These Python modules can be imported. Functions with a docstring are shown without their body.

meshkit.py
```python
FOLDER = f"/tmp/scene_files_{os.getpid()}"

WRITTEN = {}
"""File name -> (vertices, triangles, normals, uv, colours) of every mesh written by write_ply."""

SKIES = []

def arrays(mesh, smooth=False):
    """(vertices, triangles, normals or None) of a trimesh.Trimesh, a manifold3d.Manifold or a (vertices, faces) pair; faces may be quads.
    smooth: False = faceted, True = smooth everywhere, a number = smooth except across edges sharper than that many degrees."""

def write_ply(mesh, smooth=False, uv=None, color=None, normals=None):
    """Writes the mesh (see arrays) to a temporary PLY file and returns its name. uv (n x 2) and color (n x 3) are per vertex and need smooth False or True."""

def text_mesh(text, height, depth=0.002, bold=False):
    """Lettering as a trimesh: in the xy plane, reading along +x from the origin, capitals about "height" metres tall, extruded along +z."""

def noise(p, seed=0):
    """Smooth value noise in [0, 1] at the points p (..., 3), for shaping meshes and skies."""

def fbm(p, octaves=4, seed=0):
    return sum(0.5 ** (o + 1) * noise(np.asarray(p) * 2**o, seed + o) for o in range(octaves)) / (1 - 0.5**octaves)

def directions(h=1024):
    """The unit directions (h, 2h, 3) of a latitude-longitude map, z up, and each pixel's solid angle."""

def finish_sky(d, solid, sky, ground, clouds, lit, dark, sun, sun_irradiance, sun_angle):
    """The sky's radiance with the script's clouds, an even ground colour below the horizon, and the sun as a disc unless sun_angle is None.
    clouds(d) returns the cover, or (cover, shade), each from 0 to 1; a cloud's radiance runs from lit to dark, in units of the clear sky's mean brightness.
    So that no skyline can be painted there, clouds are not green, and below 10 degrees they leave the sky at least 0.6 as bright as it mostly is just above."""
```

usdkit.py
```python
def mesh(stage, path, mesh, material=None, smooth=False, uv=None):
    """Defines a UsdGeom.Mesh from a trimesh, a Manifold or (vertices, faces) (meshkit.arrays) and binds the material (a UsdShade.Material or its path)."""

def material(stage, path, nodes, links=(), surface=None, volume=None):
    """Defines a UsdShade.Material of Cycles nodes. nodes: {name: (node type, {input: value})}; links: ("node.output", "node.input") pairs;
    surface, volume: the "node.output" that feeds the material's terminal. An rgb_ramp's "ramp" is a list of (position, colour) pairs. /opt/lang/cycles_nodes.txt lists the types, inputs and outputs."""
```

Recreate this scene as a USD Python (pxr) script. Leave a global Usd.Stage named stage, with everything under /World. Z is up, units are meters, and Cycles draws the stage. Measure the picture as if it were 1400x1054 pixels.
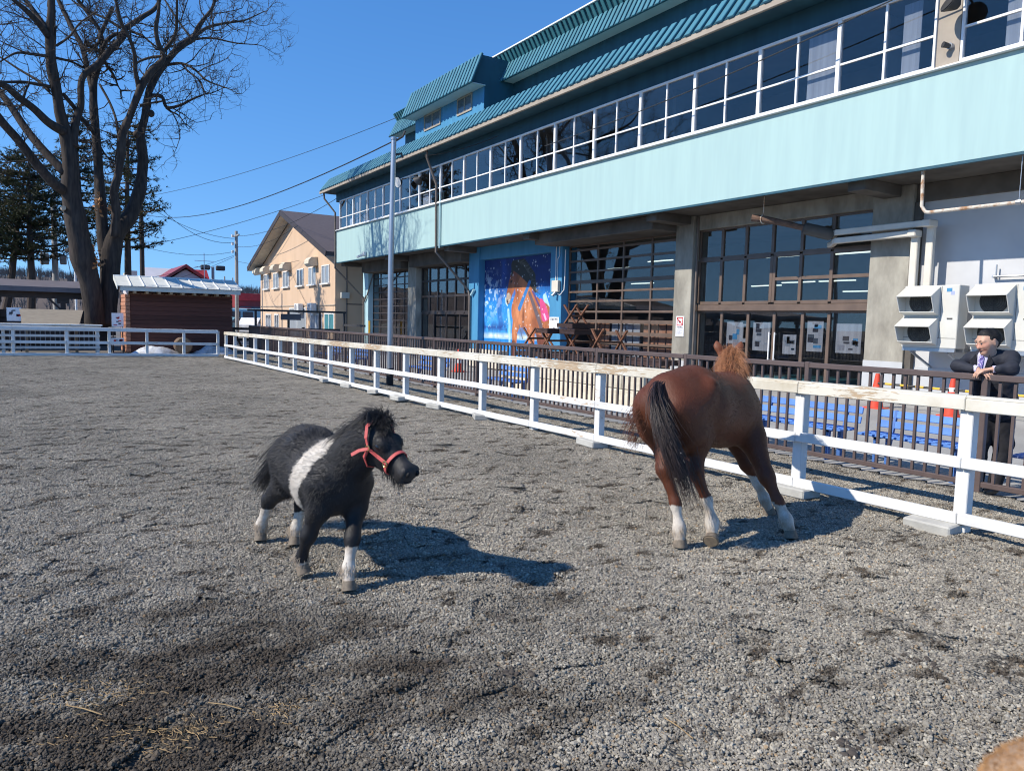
import math, random, numpy as np, trimesh, usdkit, meshkit
from pxr import Usd, UsdGeom, UsdLux, UsdShade, Gf, Sdf, Vt

stage = Usd.Stage.CreateInMemory()
UsdGeom.SetStageUpAxis(stage, 'Z'); UsdGeom.SetStageMetersPerUnit(stage, 1.0)
UsdGeom.Xform.Define(stage, '/World'); UsdGeom.Scope.Define(stage, '/World/Looks')
V3 = lambda *a: np.array(a, float)

# ---------------------------------------------------------------- camera
# x runs towards the long building, y along its front, z up
EYE = V3(0, 0, 1.6)
CAM = np.array([[0.8394, 0.0273, -0.5428], [-0.5430, 0.0848, -0.8354], [0.0232, 0.9960, 0.0860]])   # columns: right, up, back
_u, _s, _v = np.linalg.svd(CAM); CAM = _u @ _v
cam = UsdGeom.Camera.Define(stage, '/World/camera')
_m = np.eye(4); _m[:3, :3] = CAM.T; _m[3, :3] = EYE
cam.AddTransformOp().Set(Gf.Matrix4d(_m.tolist()))
cam.CreateHorizontalApertureAttr(36.0); cam.CreateFocalLengthAttr(36.0 * 1000 / 1400)
cam.CreateClippingRangeAttr((0.02, 5000.0))
cam.CreateFStopAttr(7.0); cam.CreateFocusDistanceAttr(6.5)
cam.CreateExposureAttr(0.36)

# ---------------------------------------------------------------- sky and sun
SUN_TO = V3(-1, 0.22, 0.88); SUN_TO /= np.linalg.norm(SUN_TO)
EL = math.asin(SUN_TO[2]); AZ = math.atan2(SUN_TO[0], SUN_TO[1])
usdkit.material(stage, '/World/Looks/sky', {
    'tc': ('texture_coordinate', {}), 'lift': ('vector_math', {'math_type': 'multiply_add', 'vector2': (1, 1, 0.85), 'vector3': (0, 0, 0.15)}), 'un': ('vector_math', {'math_type': 'normalize'}),
    'sky': ('sky_texture', {'sky_type': 'single_scattering', 'sun_disc': False, 'sun_elevation': EL, 'sun_rotation': AZ,
                            'altitude': 0.0, 'air_density': 1.3, 'aerosol_density': 0.0, 'ozone_density': 6.5}),
    'sat': ('hsv', {'hue': 0.506, 'saturation': 1.2}), 'bg': ('background_shader', {'strength': 0.15})},
    [('tc.generated', 'lift.vector1'), ('lift.vector', 'un.vector1'), ('un.vector', 'sky.vector'), ('sky.color', 'sat.color'), ('sat.color', 'bg.color')], surface='bg.background')
dome = UsdLux.DomeLight.Define(stage, '/World/sky')
UsdShade.MaterialBindingAPI.Apply(dome.GetPrim()).Bind(UsdShade.Material.Get(stage, '/World/Looks/sky'))
dome.GetPrim().SetCustomDataByKey('kind', 'structure')
sun = UsdLux.DistantLight.Define(stage, '/World/sun')
sun.CreateIntensityAttr(1.25); sun.CreateAngleAttr(0.53); sun.CreateColorAttr(Gf.Vec3f(1.0, 0.93, 0.82))
sun.GetPrim().CreateAttribute('inputs:normalize', Sdf.ValueTypeNames.Bool).Set(True)
def look_matrix(z, at=(0, 0, 0)):
    z = np.asarray(z, float) / np.linalg.norm(z); x = np.cross([0, 0, 1.0], z); x /= np.linalg.norm(x); y = np.cross(z, x)
    m = np.eye(4); m[0, :3] = x; m[1, :3] = y; m[2, :3] = z; m[3, :3] = at
    return Gf.Matrix4d(m.tolist())
sun.AddTransformOp().Set(look_matrix(SUN_TO, (-60, 13, 53)))

# ---------------------------------------------------------------- helpers
COUNT = {}
def numbered(path):
    n = COUNT.get(path, -1) + 1; COUNT[path] = n
    return path if n == 0 else f'{path}_{n:03d}'
def tag(prim, label=None, cat=None, group=None, kind=None):
    prim = prim.GetPrim() if hasattr(prim, 'GetPrim') else prim
    for k, v in (('label', label), ('category', cat), ('group', group), ('kind', kind)):
        if v: prim.SetCustomDataByKey(k, v)
    return prim
BASE = {}
def thing(name, label, cat, loc=(0, 0, 0), rotz=0.0, group=None):
    p = numbered('/World/' + name); x = UsdGeom.Xform.Define(stage, p)
    x.AddTranslateOp().Set(Gf.Vec3d(*map(float, loc)))
    if rotz: x.AddRotateZOp().Set(math.degrees(rotz))
    BASE[p] = np.asarray(loc, float)
    return tag(x, label, cat, group)
def obj(name, mesh, mat, parent=None, smooth=30, world=True, label=None, color=None, tone=None):
    """one Mesh prim; under a thing the points are given in world coordinates (world) or in the thing's own"""
    par = parent.GetPath().pathString if parent is not None else '/World'
    if isinstance(mesh, MB): mesh = mesh.mesh()
    if parent is not None and world:
        off = BASE.get(par, np.zeros(3))
        if hasattr(mesh, 'to_mesh'): q = mesh.to_mesh(); mesh = (q.vert_properties[:, :3], q.tri_verts)
        if isinstance(mesh, trimesh.Trimesh): mesh = (mesh.vertices, mesh.faces)
        mesh = (np.asarray(mesh[0]) - off, mesh[1])
    path = numbered(par + '/' + name)
    BASE[path] = BASE.get(par, np.zeros(3))
    m = usdkit.mesh(stage, path, mesh, M[mat] if isinstance(mat, str) else mat, True if color is not None or tone is not None else smooth)
    if color is not None:
        UsdGeom.PrimvarsAPI(m).CreatePrimvar('paint', Sdf.ValueTypeNames.Color3fArray, 'vertex').Set(Vt.Vec3fArray.FromNumpy(np.asarray(color, np.float32)))
    if tone is not None:
        UsdGeom.PrimvarsAPI(m).CreatePrimvar('tone', Sdf.ValueTypeNames.FloatArray, 'vertex').Set(Vt.FloatArray.FromNumpy(np.asarray(tone, np.float32)))
    if label: tag(m, label)
    return m.GetPrim()
def copy_of(root, loc, rotz=0.0, label=None, group=None, scale=None):
    was = root.GetCustomData(); base = root.GetPath().pathString
    x = UsdGeom.Xform.Define(stage, numbered(base))
    x.GetPrim().GetReferences().AddInternalReference(root.GetPath())
    x.ClearXformOpOrder() if False else None
    x = UsdGeom.Xformable(x)
    ops = {o.GetOpName(): o for o in x.GetOrderedXformOps()}
    x.GetPrim().CreateAttribute('xformOp:translate', Sdf.ValueTypeNames.Double3).Set(Gf.Vec3d(*map(float, loc)))
    order = ['xformOp:translate']
    x.GetPrim().CreateAttribute('xformOp:rotateZ', Sdf.ValueTypeNames.Float).Set(float(math.degrees(rotz))); order.append('xformOp:rotateZ')
    if scale is not None:
        x.GetPrim().CreateAttribute('xformOp:scale', Sdf.ValueTypeNames.Float3).Set(Gf.Vec3f(*scale)); order.append('xformOp:scale')
    x.GetPrim().CreateAttribute('xformOpOrder', Sdf.ValueTypeNames.TokenArray).Set(Vt.TokenArray(order))
    x.GetPrim().SetInstanceable(True)
    return tag(x, label or was.get('label'), was.get('category'), group or was.get('group'))

def nrm(v): v = np.asarray(v, float); return v / (np.linalg.norm(v) + 1e-12)
class MB:
    """collects simple shapes into one mesh"""
    def __init__(s): s.v, s.f, s.n = [], [], 0
    def add(s, v, f):
        v = np.asarray(v, float); f = np.asarray(f, int)
        if f.shape[1] == 4: f = np.vstack([f[:, [0, 1, 2]], f[:, [0, 2, 3]]])
        s.v.append(v); s.f.append(f + s.n); s.n += len(v); return s
    def tm(s, m): return s.add(m.vertices, m.faces)
    def mesh(s): return (np.vstack(s.v), np.vstack(s.f))
    def box(s, a, b, c=0.0):
        """axis box between corners a and b, edges chamfered by c"""
        a, b = np.minimum(a, b).astype(float), np.maximum(a, b).astype(float)
        if c <= 0:
            x = np.array([[(a, b)[i & 1][0], (a, b)[i >> 1 & 1][1], (a, b)[i >> 2][2]] for i in range(8)])
            return s.add(x, [[0, 2, 3, 1], [4, 5, 7, 6], [0, 1, 5, 4], [2, 6, 7, 3], [0, 4, 6, 2], [1, 3, 7, 5]])
        c = min(c, *(0.45 * (b - a)))
        return s.tm(cham_box(a, b, c))
    def beam(s, p, q, w, h, up=(0, 0, 1), c=0.0):
        """bar from p to q, w across and h along up"""
        p, q = np.asarray(p, float), np.asarray(q, float); d = q - p; L = np.linalg.norm(d); d /= L
        u = np.asarray(up, float); u = u - d * (u @ d)
        if np.linalg.norm(u) < 1e-6: u = V3(1, 0, 0) - d * d[0]
        u = nrm(u); r = np.cross(d, u)
        R = np.stack([d, r, u], 1)
        t = MB().box((0, -w / 2, -h / 2), (L, w / 2, h / 2), c).mesh()
        return s.add(t[0] @ R.T + p, t[1])
    def tube(s, pts, r, n=8, cap=True):
        pts = np.asarray(pts, float); r = np.broadcast_to(np.asarray(r, float), (len(pts),))
        t = np.gradient(pts, axis=0); t /= np.linalg.norm(t, axis=1, keepdims=True) + 1e-12
        a = np.zeros_like(t); ref = V3(0, 0, 1) if abs(t[0][2]) < 0.9 else V3(1, 0, 0)
        a[0] = nrm(np.cross(t[0], ref))
        for i in range(1, len(t)):
            w = a[i - 1] - t[i] * (a[i - 1] @ t[i]); a[i] = nrm(w)
        b = np.cross(t, a); g = np.arange(n) * 2 * np.pi / n
        v = (pts[:, None] + r[:, None, None] * (np.cos(g)[None, :, None] * a[:, None] + np.sin(g)[None, :, None] * b[:, None])).reshape(-1, 3)
        i, j = np.meshgrid(np.arange(len(pts) - 1), np.arange(n), indexing='ij')
        f = np.stack([i * n + j, i * n + (j + 1) % n, (i + 1) * n + (j + 1) % n, (i + 1) * n + j], -1).reshape(-1, 4)
        f = np.vstack([f[:, [0, 1, 2]], f[:, [0, 2, 3]]])
        if cap:
            k = len(v); v = np.vstack([v, pts[:1], pts[-1:]]); e = (len(pts) - 1) * n
            f = np.vstack([f, [[k, (x + 1) % n, x] for x in range(n)], [[k + 1, e + x, e + (x + 1) % n] for x in range(n)]])
        return s.add(v, f)
    def cyl(s, p, q, r, n=16, r2=None): return s.tube([p, q], [r, r if r2 is None else r2], n)
    def quad(s, *p): return s.add(p, [[0, 1, 2, 3]])
    def prism(s, poly, axis, a, b):
        """polygon (in the two other axes, in x,y,z order) extruded along an axis from a to b"""
        poly = np.asarray(poly, float); o = [i for i in range(3) if i != axis]
        from shapely.geometry import Polygon
        tri_v, tri_f = trimesh.creation.triangulate_polygon(Polygon(poly), engine='earcut') if False else (None, None)
        n = len(poly); v = np.zeros((2 * n, 3)); v[:n, o] = poly; v[n:, o] = poly; v[:n, axis] = a; v[n:, axis] = b
        sides = [[i, (i + 1) % n, n + (i + 1) % n] for i in range(n)] + [[i, n + (i + 1) % n, n + i] for i in range(n)]
        caps = ear(poly)
        m = trimesh.Trimesh(v, np.array(sides + [list(t) for t in caps] + [[n + t[0], n + t[2], n + t[1]] for t in caps]), process=False)
        if m.volume < 0: m.invert()
        m.fix_normals() if not m.is_winding_consistent else None
        return s.tm(m)
def ear(p):
    """triangles of a simple polygon"""
    p = np.asarray(p); idx = list(range(len(p)))
    cr = lambda a, b, c: (b[0]-a[0])*(c[1]-a[1])-(b[1]-a[1])*(c[0]-a[0])
    area = sum(p[i][0]*p[(i+1) % len(p)][1]-p[(i+1) % len(p)][0]*p[i][1] for i in range(len(p)))
    if area < 0: idx.reverse()
    out, guard = [], 0
    while len(idx) > 3 and guard < 4000:
        guard += 1
        for k in range(len(idx)):
            a, b, c = idx[k-1], idx[k], idx[(k+1) % len(idx)]
            if cr(p[a], p[b], p[c]) <= 1e-12: continue
            if any(cr(p[a], p[b], p[q]) >= 0 and cr(p[b], p[c], p[q]) >= 0 and cr(p[c], p[a], p[q]) >= 0 for q in idx if q not in (a, b, c)): continue
            out.append((a, b, c)); idx.pop(k); break
    if len(idx) == 3: out.append(tuple(idx))
    return out
def cham_box(a, b, c):
    pts = []
    for sx in (0, 1):
        for sy in (0, 1):
            for sz in (0, 1):
                k = [(a, b)[sx][0], (a, b)[sy][1], (a, b)[sz][2]]; d = [1 - 2 * sx, 1 - 2 * sy, 1 - 2 * sz]
                for ax in range(3):
                    q = [k[i] + (0 if i == ax else d[i] * c) for i in range(3)]; pts.append(q)
    return trimesh.convex.convex_hull(np.array(pts))
def rot(v, axis, ang):
    axis = nrm(axis); v = np.asarray(v, float)
    return v * math.cos(ang) + np.cross(axis, v) * math.sin(ang) + axis * (v @ axis)[..., None] * (1 - math.cos(ang)) if v.ndim > 1 else v * math.cos(ang) + np.cross(axis, v) * math.sin(ang) + axis * (v @ axis) * (1 - math.cos(ang))
def curves(name, pts, widths, mat, parent=None, label=None):
    """hair: pts (n, k, 3); widths (k,) per point along a strand"""
    par = parent.GetPath().pathString if parent is not None else '/World'
    path = numbered(par + '/' + name); off = BASE.get(par, np.zeros(3)); BASE[path] = off
    n, k = pts.shape[:2]
    c = UsdGeom.BasisCurves.Define(stage, path)
    c.CreateTypeAttr('linear'); c.CreateCurveVertexCountsAttr(Vt.IntArray.FromNumpy(np.full(n, k, np.int32)))
    c.CreatePointsAttr(Vt.Vec3fArray.FromNumpy((pts.reshape(-1, 3) - off).astype(np.float32)))
    w = np.broadcast_to(np.asarray(widths, np.float32), (n, k)).reshape(-1)
    c.CreateWidthsAttr(Vt.FloatArray.FromNumpy(np.ascontiguousarray(w))); c.SetWidthsInterpolation('vertex')
    UsdShade.MaterialBindingAPI.Apply(c.GetPrim()).Bind(M[mat])
    if label: tag(c, label)
    return c.GetPrim()

# ---------------------------------------------------------------- materials
M = {}
def look(name, nodes, links, surface):
    M[name] = usdkit.material(stage, '/World/Looks/' + name, nodes, links, surface=surface); return M[name]
def plain(name, c1, c2=None, rough=0.6, scale=3.0, detail=6, bump=0.0, bscale=60.0, spec=0.35, metal=0.0, stretch=(1, 1, 1), lo=0.35, hi=0.65, per=0.0):
    """two tones mixed by noise in world space, a fine bump, and (per) a tone shift from piece to piece"""
    c2 = c2 or tuple(x * 0.8 for x in c1)
    n = {'g': ('geometry', {}), 'm': ('mapping', {'scale': stretch}), 'n': ('noise_texture', {'scale': scale, 'detail': detail, 'roughness': 0.6}),
         'r': ('map_range', {'from_min': lo, 'from_max': hi, 'clamp': True}), 'x': ('mix', {'color1': c1, 'color2': c2}),
         'p': ('principled_bsdf', {'roughness': rough, 'specular_ior_level': spec, 'metallic': metal})}
    l = [('g.position', 'm.vector'), ('m.vector', 'n.vector'), ('n.fac', 'r.value'), ('r.result', 'x.fac')]
    last = 'x.color'
    if per:
        n['oi'] = ('object_info', {}); n['rp'] = ('map_range', {'to_min': 1 - per, 'to_max': 1 + per}); n['hv'] = ('hsv', {})
        l += [('oi.random', 'rp.value'), ('rp.result', 'hv.value'), (last, 'hv.color')]; last = 'hv.color'
    l.append((last, 'p.base_color'))
    if bump:
        n['bn'] = ('noise_texture', {'scale': bscale, 'detail': 4}); n['b'] = ('bump', {'strength': bump, 'distance': 0.01})
        l += [('m.vector', 'bn.vector'), ('bn.fac', 'b.height'), ('b.normal', 'p.normal')]
    return look(name, n, l, 'p.BSDF')
def peeled(name, paint, paint2, wood, wood2, amount, rough=0.55, scale=9.0, stretch=(1, 1, 1), per=0.05):
    """old paint with patches worn down to the wood"""
    n = {'g': ('geometry', {}), 'm': ('mapping', {'scale': stretch}),
         'n': ('noise_texture', {'scale': scale, 'detail': 9, 'roughness': 0.68}), 'n2': ('noise_texture', {'scale': 0.9, 'detail': 3}), 'a': ('math', {'math_type': 'multiply'}),
         'r': ('map_range', {'from_min': amount, 'from_max': amount + 0.03, 'clamp': True}),
         'd': ('noise_texture', {'scale': 2.2, 'detail': 7, 'roughness': 0.65}), 'dr': ('map_range', {'from_min': 0.4, 'from_max': 0.72, 'clamp': True}), 'pm': ('mix', {'color1': paint, 'color2': paint2}),
         'w': ('noise_texture', {'scale': 25.0, 'detail': 5}), 'wm': ('mix', {'color1': wood, 'color2': wood2}), 'x': ('mix', {}),
         'oi': ('object_info', {}), 'rp': ('map_range', {'to_min': 1 - per, 'to_max': 1 + per}), 'hv': ('hsv', {}),
         'inv': ('math', {'math_type': 'subtract', 'value1': 1.0}), 'b': ('bump', {'strength': 0.5, 'distance': 0.004}), 'p': ('principled_bsdf', {'roughness': rough, 'specular_ior_level': 0.35})}
    l = [('g.position', 'm.vector'), ('m.vector', 'n.vector'), ('g.position', 'n2.vector'), ('n.fac', 'a.value1'), ('n2.fac', 'a.value2'), ('a.value', 'r.value'),
         ('g.position', 'd.vector'), ('d.fac', 'dr.value'), ('dr.result', 'pm.fac'), ('m.vector', 'w.vector'), ('w.fac', 'wm.fac'), ('pm.color', 'x.color1'), ('wm.color', 'x.color2'), ('r.result', 'x.fac'),
         ('oi.random', 'rp.value'), ('rp.result', 'hv.value'), ('x.color', 'hv.color'), ('hv.color', 'p.base_color'), ('r.result', 'inv.value2'), ('inv.value', 'b.height'), ('b.normal', 'p.normal')]
    return look(name, n, l, 'p.BSDF')
def pane(name, tint=(0.75, 0.8, 0.85), wob=0.0, ior=1.5):
    n = {'t': ('transparent_bsdf', {'color': tint}), 'gl': ('glossy_bsdf', {'color': (.92, .86, .80), 'roughness': 0.0}), 'lw': ('layer_weight', {'blend': .5}), 'pw': ('math', {'math_type': 'power', 'value2': 4.0}), 'f': ('math', {'math_type': 'multiply_add', 'value2': .9, 'value3': .055}), 'x': ('mix_closure', {})}
    l = [('lw.facing', 'pw.value1'), ('pw.value', 'f.value1'), ('f.value', 'x.fac'), ('t.BSDF', 'x.closure1'), ('gl.BSDF', 'x.closure2')]
    if wob:
        n |= {'g': ('geometry', {}), 'ns': ('noise_texture', {'scale': 0.9, 'detail': 1}), 'b': ('bump', {'strength': wob, 'distance': 0.05})}
        l += [('g.position', 'ns.vector'), ('ns.fac', 'b.height'), ('b.normal', 'gl.normal')]
    return look(name, n, l, 'x.closure')
def painted(name, rough=0.5, spec=0.3, var=0.12, scale=30.0):
    """colour from the mesh's own paint values"""
    return look(name, {'a': ('attribute', {'attribute': 'paint'}), 'g': ('geometry', {}), 'n': ('noise_texture', {'scale': scale, 'detail': 5}), 'r': ('map_range', {'to_min': 1 - var, 'to_max': 1 + var}),
                       'h': ('hsv', {}), 'p': ('principled_bsdf', {'roughness': rough, 'specular_ior_level': spec})},
                [('g.position', 'n.vector'), ('n.fac', 'r.value'), ('r.result', 'h.value'), ('a.color', 'h.color'), ('h.color', 'p.base_color')], 'p.BSDF')
plain('white_plastic', (0.75, 0.75, 0.72), rough=0.4)
plain('white_sign', (0.8, 0.8, 0.8), (0.76, 0.76, 0.77), rough=0.4)
plain('red_paint', (0.6, 0.05, 0.05), rough=0.4); plain('ink', (0.04, 0.04, 0.05), rough=0.5); plain('grey_ink', (0.3, 0.3, 0.32), rough=0.5)
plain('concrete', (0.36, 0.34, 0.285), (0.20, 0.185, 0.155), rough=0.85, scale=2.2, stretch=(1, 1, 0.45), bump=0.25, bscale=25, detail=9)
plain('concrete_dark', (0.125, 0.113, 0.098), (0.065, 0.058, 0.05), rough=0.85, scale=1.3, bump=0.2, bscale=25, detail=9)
plain('aqua_paint', (0.345, 0.49, 0.475), (0.30, 0.43, 0.43), rough=0.65, scale=1.3, bump=0.15, bscale=9, detail=10, stretch=(1, 3.2, 0.3), lo=0.35, hi=0.8)
plain('teal_paint', (0.022, 0.085, 0.122), (0.016, 0.062, 0.092), rough=0.6, scale=1.2, stretch=(1, 2, 0.4), bump=0.1, bscale=20)
plain('blue_wall', (0.065, 0.25, 0.43), (0.05, 0.20, 0.36), rough=0.6, scale=1.4, stretch=(2, 2, 0.4))
plain('roof_metal', (0.06, 0.195, 0.245), (0.05, 0.165, 0.21), rough=0.45, scale=2.0, spec=0.5, per=0.07)
plain('roof_green', (0.055, 0.20, 0.225), (0.045, 0.17, 0.19), rough=0.45, scale=2.0, spec=0.5)
plain('roof_seam', (0.018, 0.065, 0.09), (0.015, 0.055, 0.078), rough=0.45)
plain('soffit', (0.36, 0.31, 0.25), (0.28, 0.24, 0.195), rough=0.7, scale=1.5)
plain('alu_white', (0.78, 0.78, 0.76), (0.70, 0.70, 0.69), rough=0.4, scale=4)
plain('bronze', (0.14, 0.096, 0.07), (0.105, 0.072, 0.053), rough=0.42, scale=3, spec=0.5)
plain('bronze_dark', (0.05, 0.04, 0.036), (0.038, 0.03, 0.028), rough=0.42, scale=3)
plain('interior', (0.15, 0.14, 0.13), (0.09, 0.086, 0.08), rough=0.8, scale=0.8)
plain('interior_light', (0.30, 0.29, 0.27), (0.24, 0.235, 0.22), rough=0.8, scale=0.8)
plain('curtain', (0.42, 0.42, 0.42), (0.3, 0.3, 0.31), rough=0.9, scale=9, stretch=(1, 1, 0.02))
plain('white_wall', (0.52, 0.525, 0.53), (0.45, 0.455, 0.465), rough=0.8, scale=0.9, bump=0.06, bscale=40)
plain('grey_base', (0.46, 0.47, 0.48), (0.40, 0.41, 0.42), rough=0.8, scale=1.2)
plain('galv', (0.42, 0.44, 0.46), (0.34, 0.36, 0.385), rough=0.38, metal=0.75, scale=6, stretch=(1, 1, 0.15))
plain('dark_steel', (0.035, 0.033, 0.033), (0.05, 0.047, 0.045), rough=0.5, scale=6)
plain('pipe_brown', (0.16, 0.13, 0.11), (0.12, 0.1, 0.085), rough=0.5, scale=4)
plain('pipe_aqua', (0.38, 0.56, 0.60), (0.33, 0.49, 0.53), rough=0.5, scale=4)
plain('rusty_pipe', (0.55, 0.50, 0.42), (0.32, 0.17, 0.085), rough=0.65, scale=8, lo=0.45, hi=0.62)
plain('ac_beige', (0.56, 0.55, 0.50), (0.50, 0.49, 0.445), rough=0.5, scale=2.2)
plain('ac_dark', (0.06, 0.06, 0.055), (0.10, 0.1, 0.09), rough=0.6, scale=8)
plain('duct_cream', (0.62, 0.58, 0.50), (0.54, 0.50, 0.43), rough=0.55, scale=3)
plain('fence_brown', (0.105, 0.075, 0.066), (0.082, 0.058, 0.052), rough=0.42, scale=5, spec=0.5)
plain('bench_blue', (0.075, 0.19, 0.52), (0.11, 0.245, 0.58), rough=0.55, scale=5, per=0.16, bump=0.1)
plain('bench_pale', (0.26, 0.31, 0.60), (0.34, 0.38, 0.62), rough=0.6, scale=5, per=0.1, bump=0.1)
plain('bench_leg', (0.06, 0.15, 0.40), (0.05, 0.12, 0.32), rough=0.5)
plain('cone_red', (0.72, 0.075, 0.035), (0.62, 0.065, 0.035), rough=0.45, scale=7)
plain('cone_white', (0.75, 0.75, 0.72), rough=0.4); plain('bar_yellow', (0.75, 0.42, 0.02), rough=0.4); plain('bar_black', (0.02, 0.02, 0.02), rough=0.4)
plain('table_wood', (0.20, 0.085, 0.045), (0.13, 0.055, 0.03), rough=0.55, scale=7, stretch=(3, 1, 3), per=0.25)
plain('table_dark', (0.055, 0.03, 0.024), (0.035, 0.02, 0.017), rough=0.5, scale=7, per=0.25)
plain('cream_board', (0.60, 0.55, 0.44), (0.50, 0.45, 0.35), rough=0.75, scale=3, stretch=(2, 1, 4), per=0.1)
plain('kerb_stone', (0.42, 0.41, 0.37), (0.33, 0.32, 0.29), rough=0.9, scale=6, bump=0.4, bscale=40, per=0.1)
plain('pavement', (0.33, 0.325, 0.31), (0.255, 0.25, 0.24), rough=0.9, scale=0.7, detail=9, bump=0.25, bscale=60)
plain('yard_soil', (0.16, 0.15, 0.135), (0.10, 0.095, 0.085), rough=0.95, scale=0.5, detail=9, bump=0.4, bscale=15)
plain('log_bark', (0.18, 0.105, 0.07), (0.10, 0.06, 0.042), rough=0.85, scale=9, bump=0.5, bscale=30)
plain('log_end', (0.30, 0.19, 0.115), (0.22, 0.14, 0.085), rough=0.8, scale=20)
plain('peach_wall', (0.58, 0.415, 0.285), (0.52, 0.37, 0.25), rough=0.8, scale=0.7, stretch=(1, 1.4, 0.4), detail=8)
plain('brown_roof', (0.11, 0.09, 0.088), (0.09, 0.073, 0.072), rough=0.7, scale=6, bump=0.3, bscale=18)
plain('eave_beige', (0.52, 0.48, 0.42), rough=0.7); plain('trim_dark', (0.05, 0.04, 0.04), rough=0.6)
plain('window_dark', (0.06, 0.07, 0.085), (0.10, 0.115, 0.135), rough=0.12, scale=0.7, spec=0.6)
plain('window_pale', (0.30, 0.33, 0.36), (0.22, 0.245, 0.27), rough=0.2, scale=0.6, stretch=(1, 1, 0.3), spec=0.6)
plain('shed_plank', (0.115, 0.04, 0.027), (0.07, 0.025, 0.019), rough=0.75, scale=5, stretch=(0.6, 0.6, 9), per=0.22, bump=0.3, bscale=20)
plain('shed_brick', (0.42, 0.20, 0.125), (0.34, 0.155, 0.095), rough=0.8, scale=8, per=0.2)
plain('shed_roof', (0.60, 0.60, 0.54), (0.53, 0.535, 0.49), rough=0.5, scale=2.5, per=0.06)
plain('rafter', (0.42, 0.30, 0.19), rough=0.7)
plain('snow', (0.62, 0.64, 0.68), (0.36, 0.35, 0.34), rough=0.7, scale=3.2, lo=0.42, hi=0.62, bump=0.4, bscale=9)
plain('stable_dark', (0.065, 0.048, 0.04), (0.045, 0.034, 0.03), rough=0.8, scale=3, stretch=(1, 1, 5), per=0.15)
plain('stable_roof', (0.15, 0.13, 0.135), (0.12, 0.105, 0.11), rough=0.6, scale=2)
plain('old_plank', (0.36, 0.30, 0.22), (0.26, 0.215, 0.16), rough=0.85, scale=8, stretch=(0.5, 0.5, 8), bump=0.3, per=0.1)
plain('pole_concrete', (0.34, 0.33, 0.31), (0.28, 0.27, 0.25), rough=0.8, scale=3)
plain('pole_dark', (0.045, 0.035, 0.032), rough=0.7); plain('cable', (0.02, 0.02, 0.022), rough=0.6)
plain('red_roof', (0.36, 0.035, 0.032), (0.30, 0.03, 0.03), rough=0.5, scale=3); plain('red_trim', (0.26, 0.045, 0.045), rough=0.5)
plain('house_grey', (0.52, 0.51, 0.53), (0.47, 0.465, 0.485), rough=0.8, scale=0.8)
plain('car_white', (0.70, 0.71, 0.72), rough=0.3, spec=0.6); plain('car_glass', (0.05, 0.06, 0.07), rough=0.08, spec=0.7); plain('tyre', (0.025, 0.025, 0.025), rough=0.8)
plain('car_teal', (0.16, 0.30, 0.32), rough=0.3, spec=0.6)
plain('bark', (0.062, 0.049, 0.041), (0.026, 0.021, 0.019), rough=0.92, scale=3.2, stretch=(3, 3, 0.5), bump=0.9, bscale=7, detail=10)
plain('twig', (0.058, 0.046, 0.038), (0.034, 0.028, 0.024), rough=0.9, scale=4)
plain('cut_wood', (0.55, 0.47, 0.36), (0.42, 0.33, 0.24), rough=0.8, scale=12)
plain('dead_leaf', (0.33, 0.15, 0.06), (0.42, 0.22, 0.09), rough=0.8, scale=5)
plain('pine_bark', (0.085, 0.062, 0.05), (0.055, 0.042, 0.035), rough=0.9, scale=4, stretch=(2, 2, 0.5))
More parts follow.
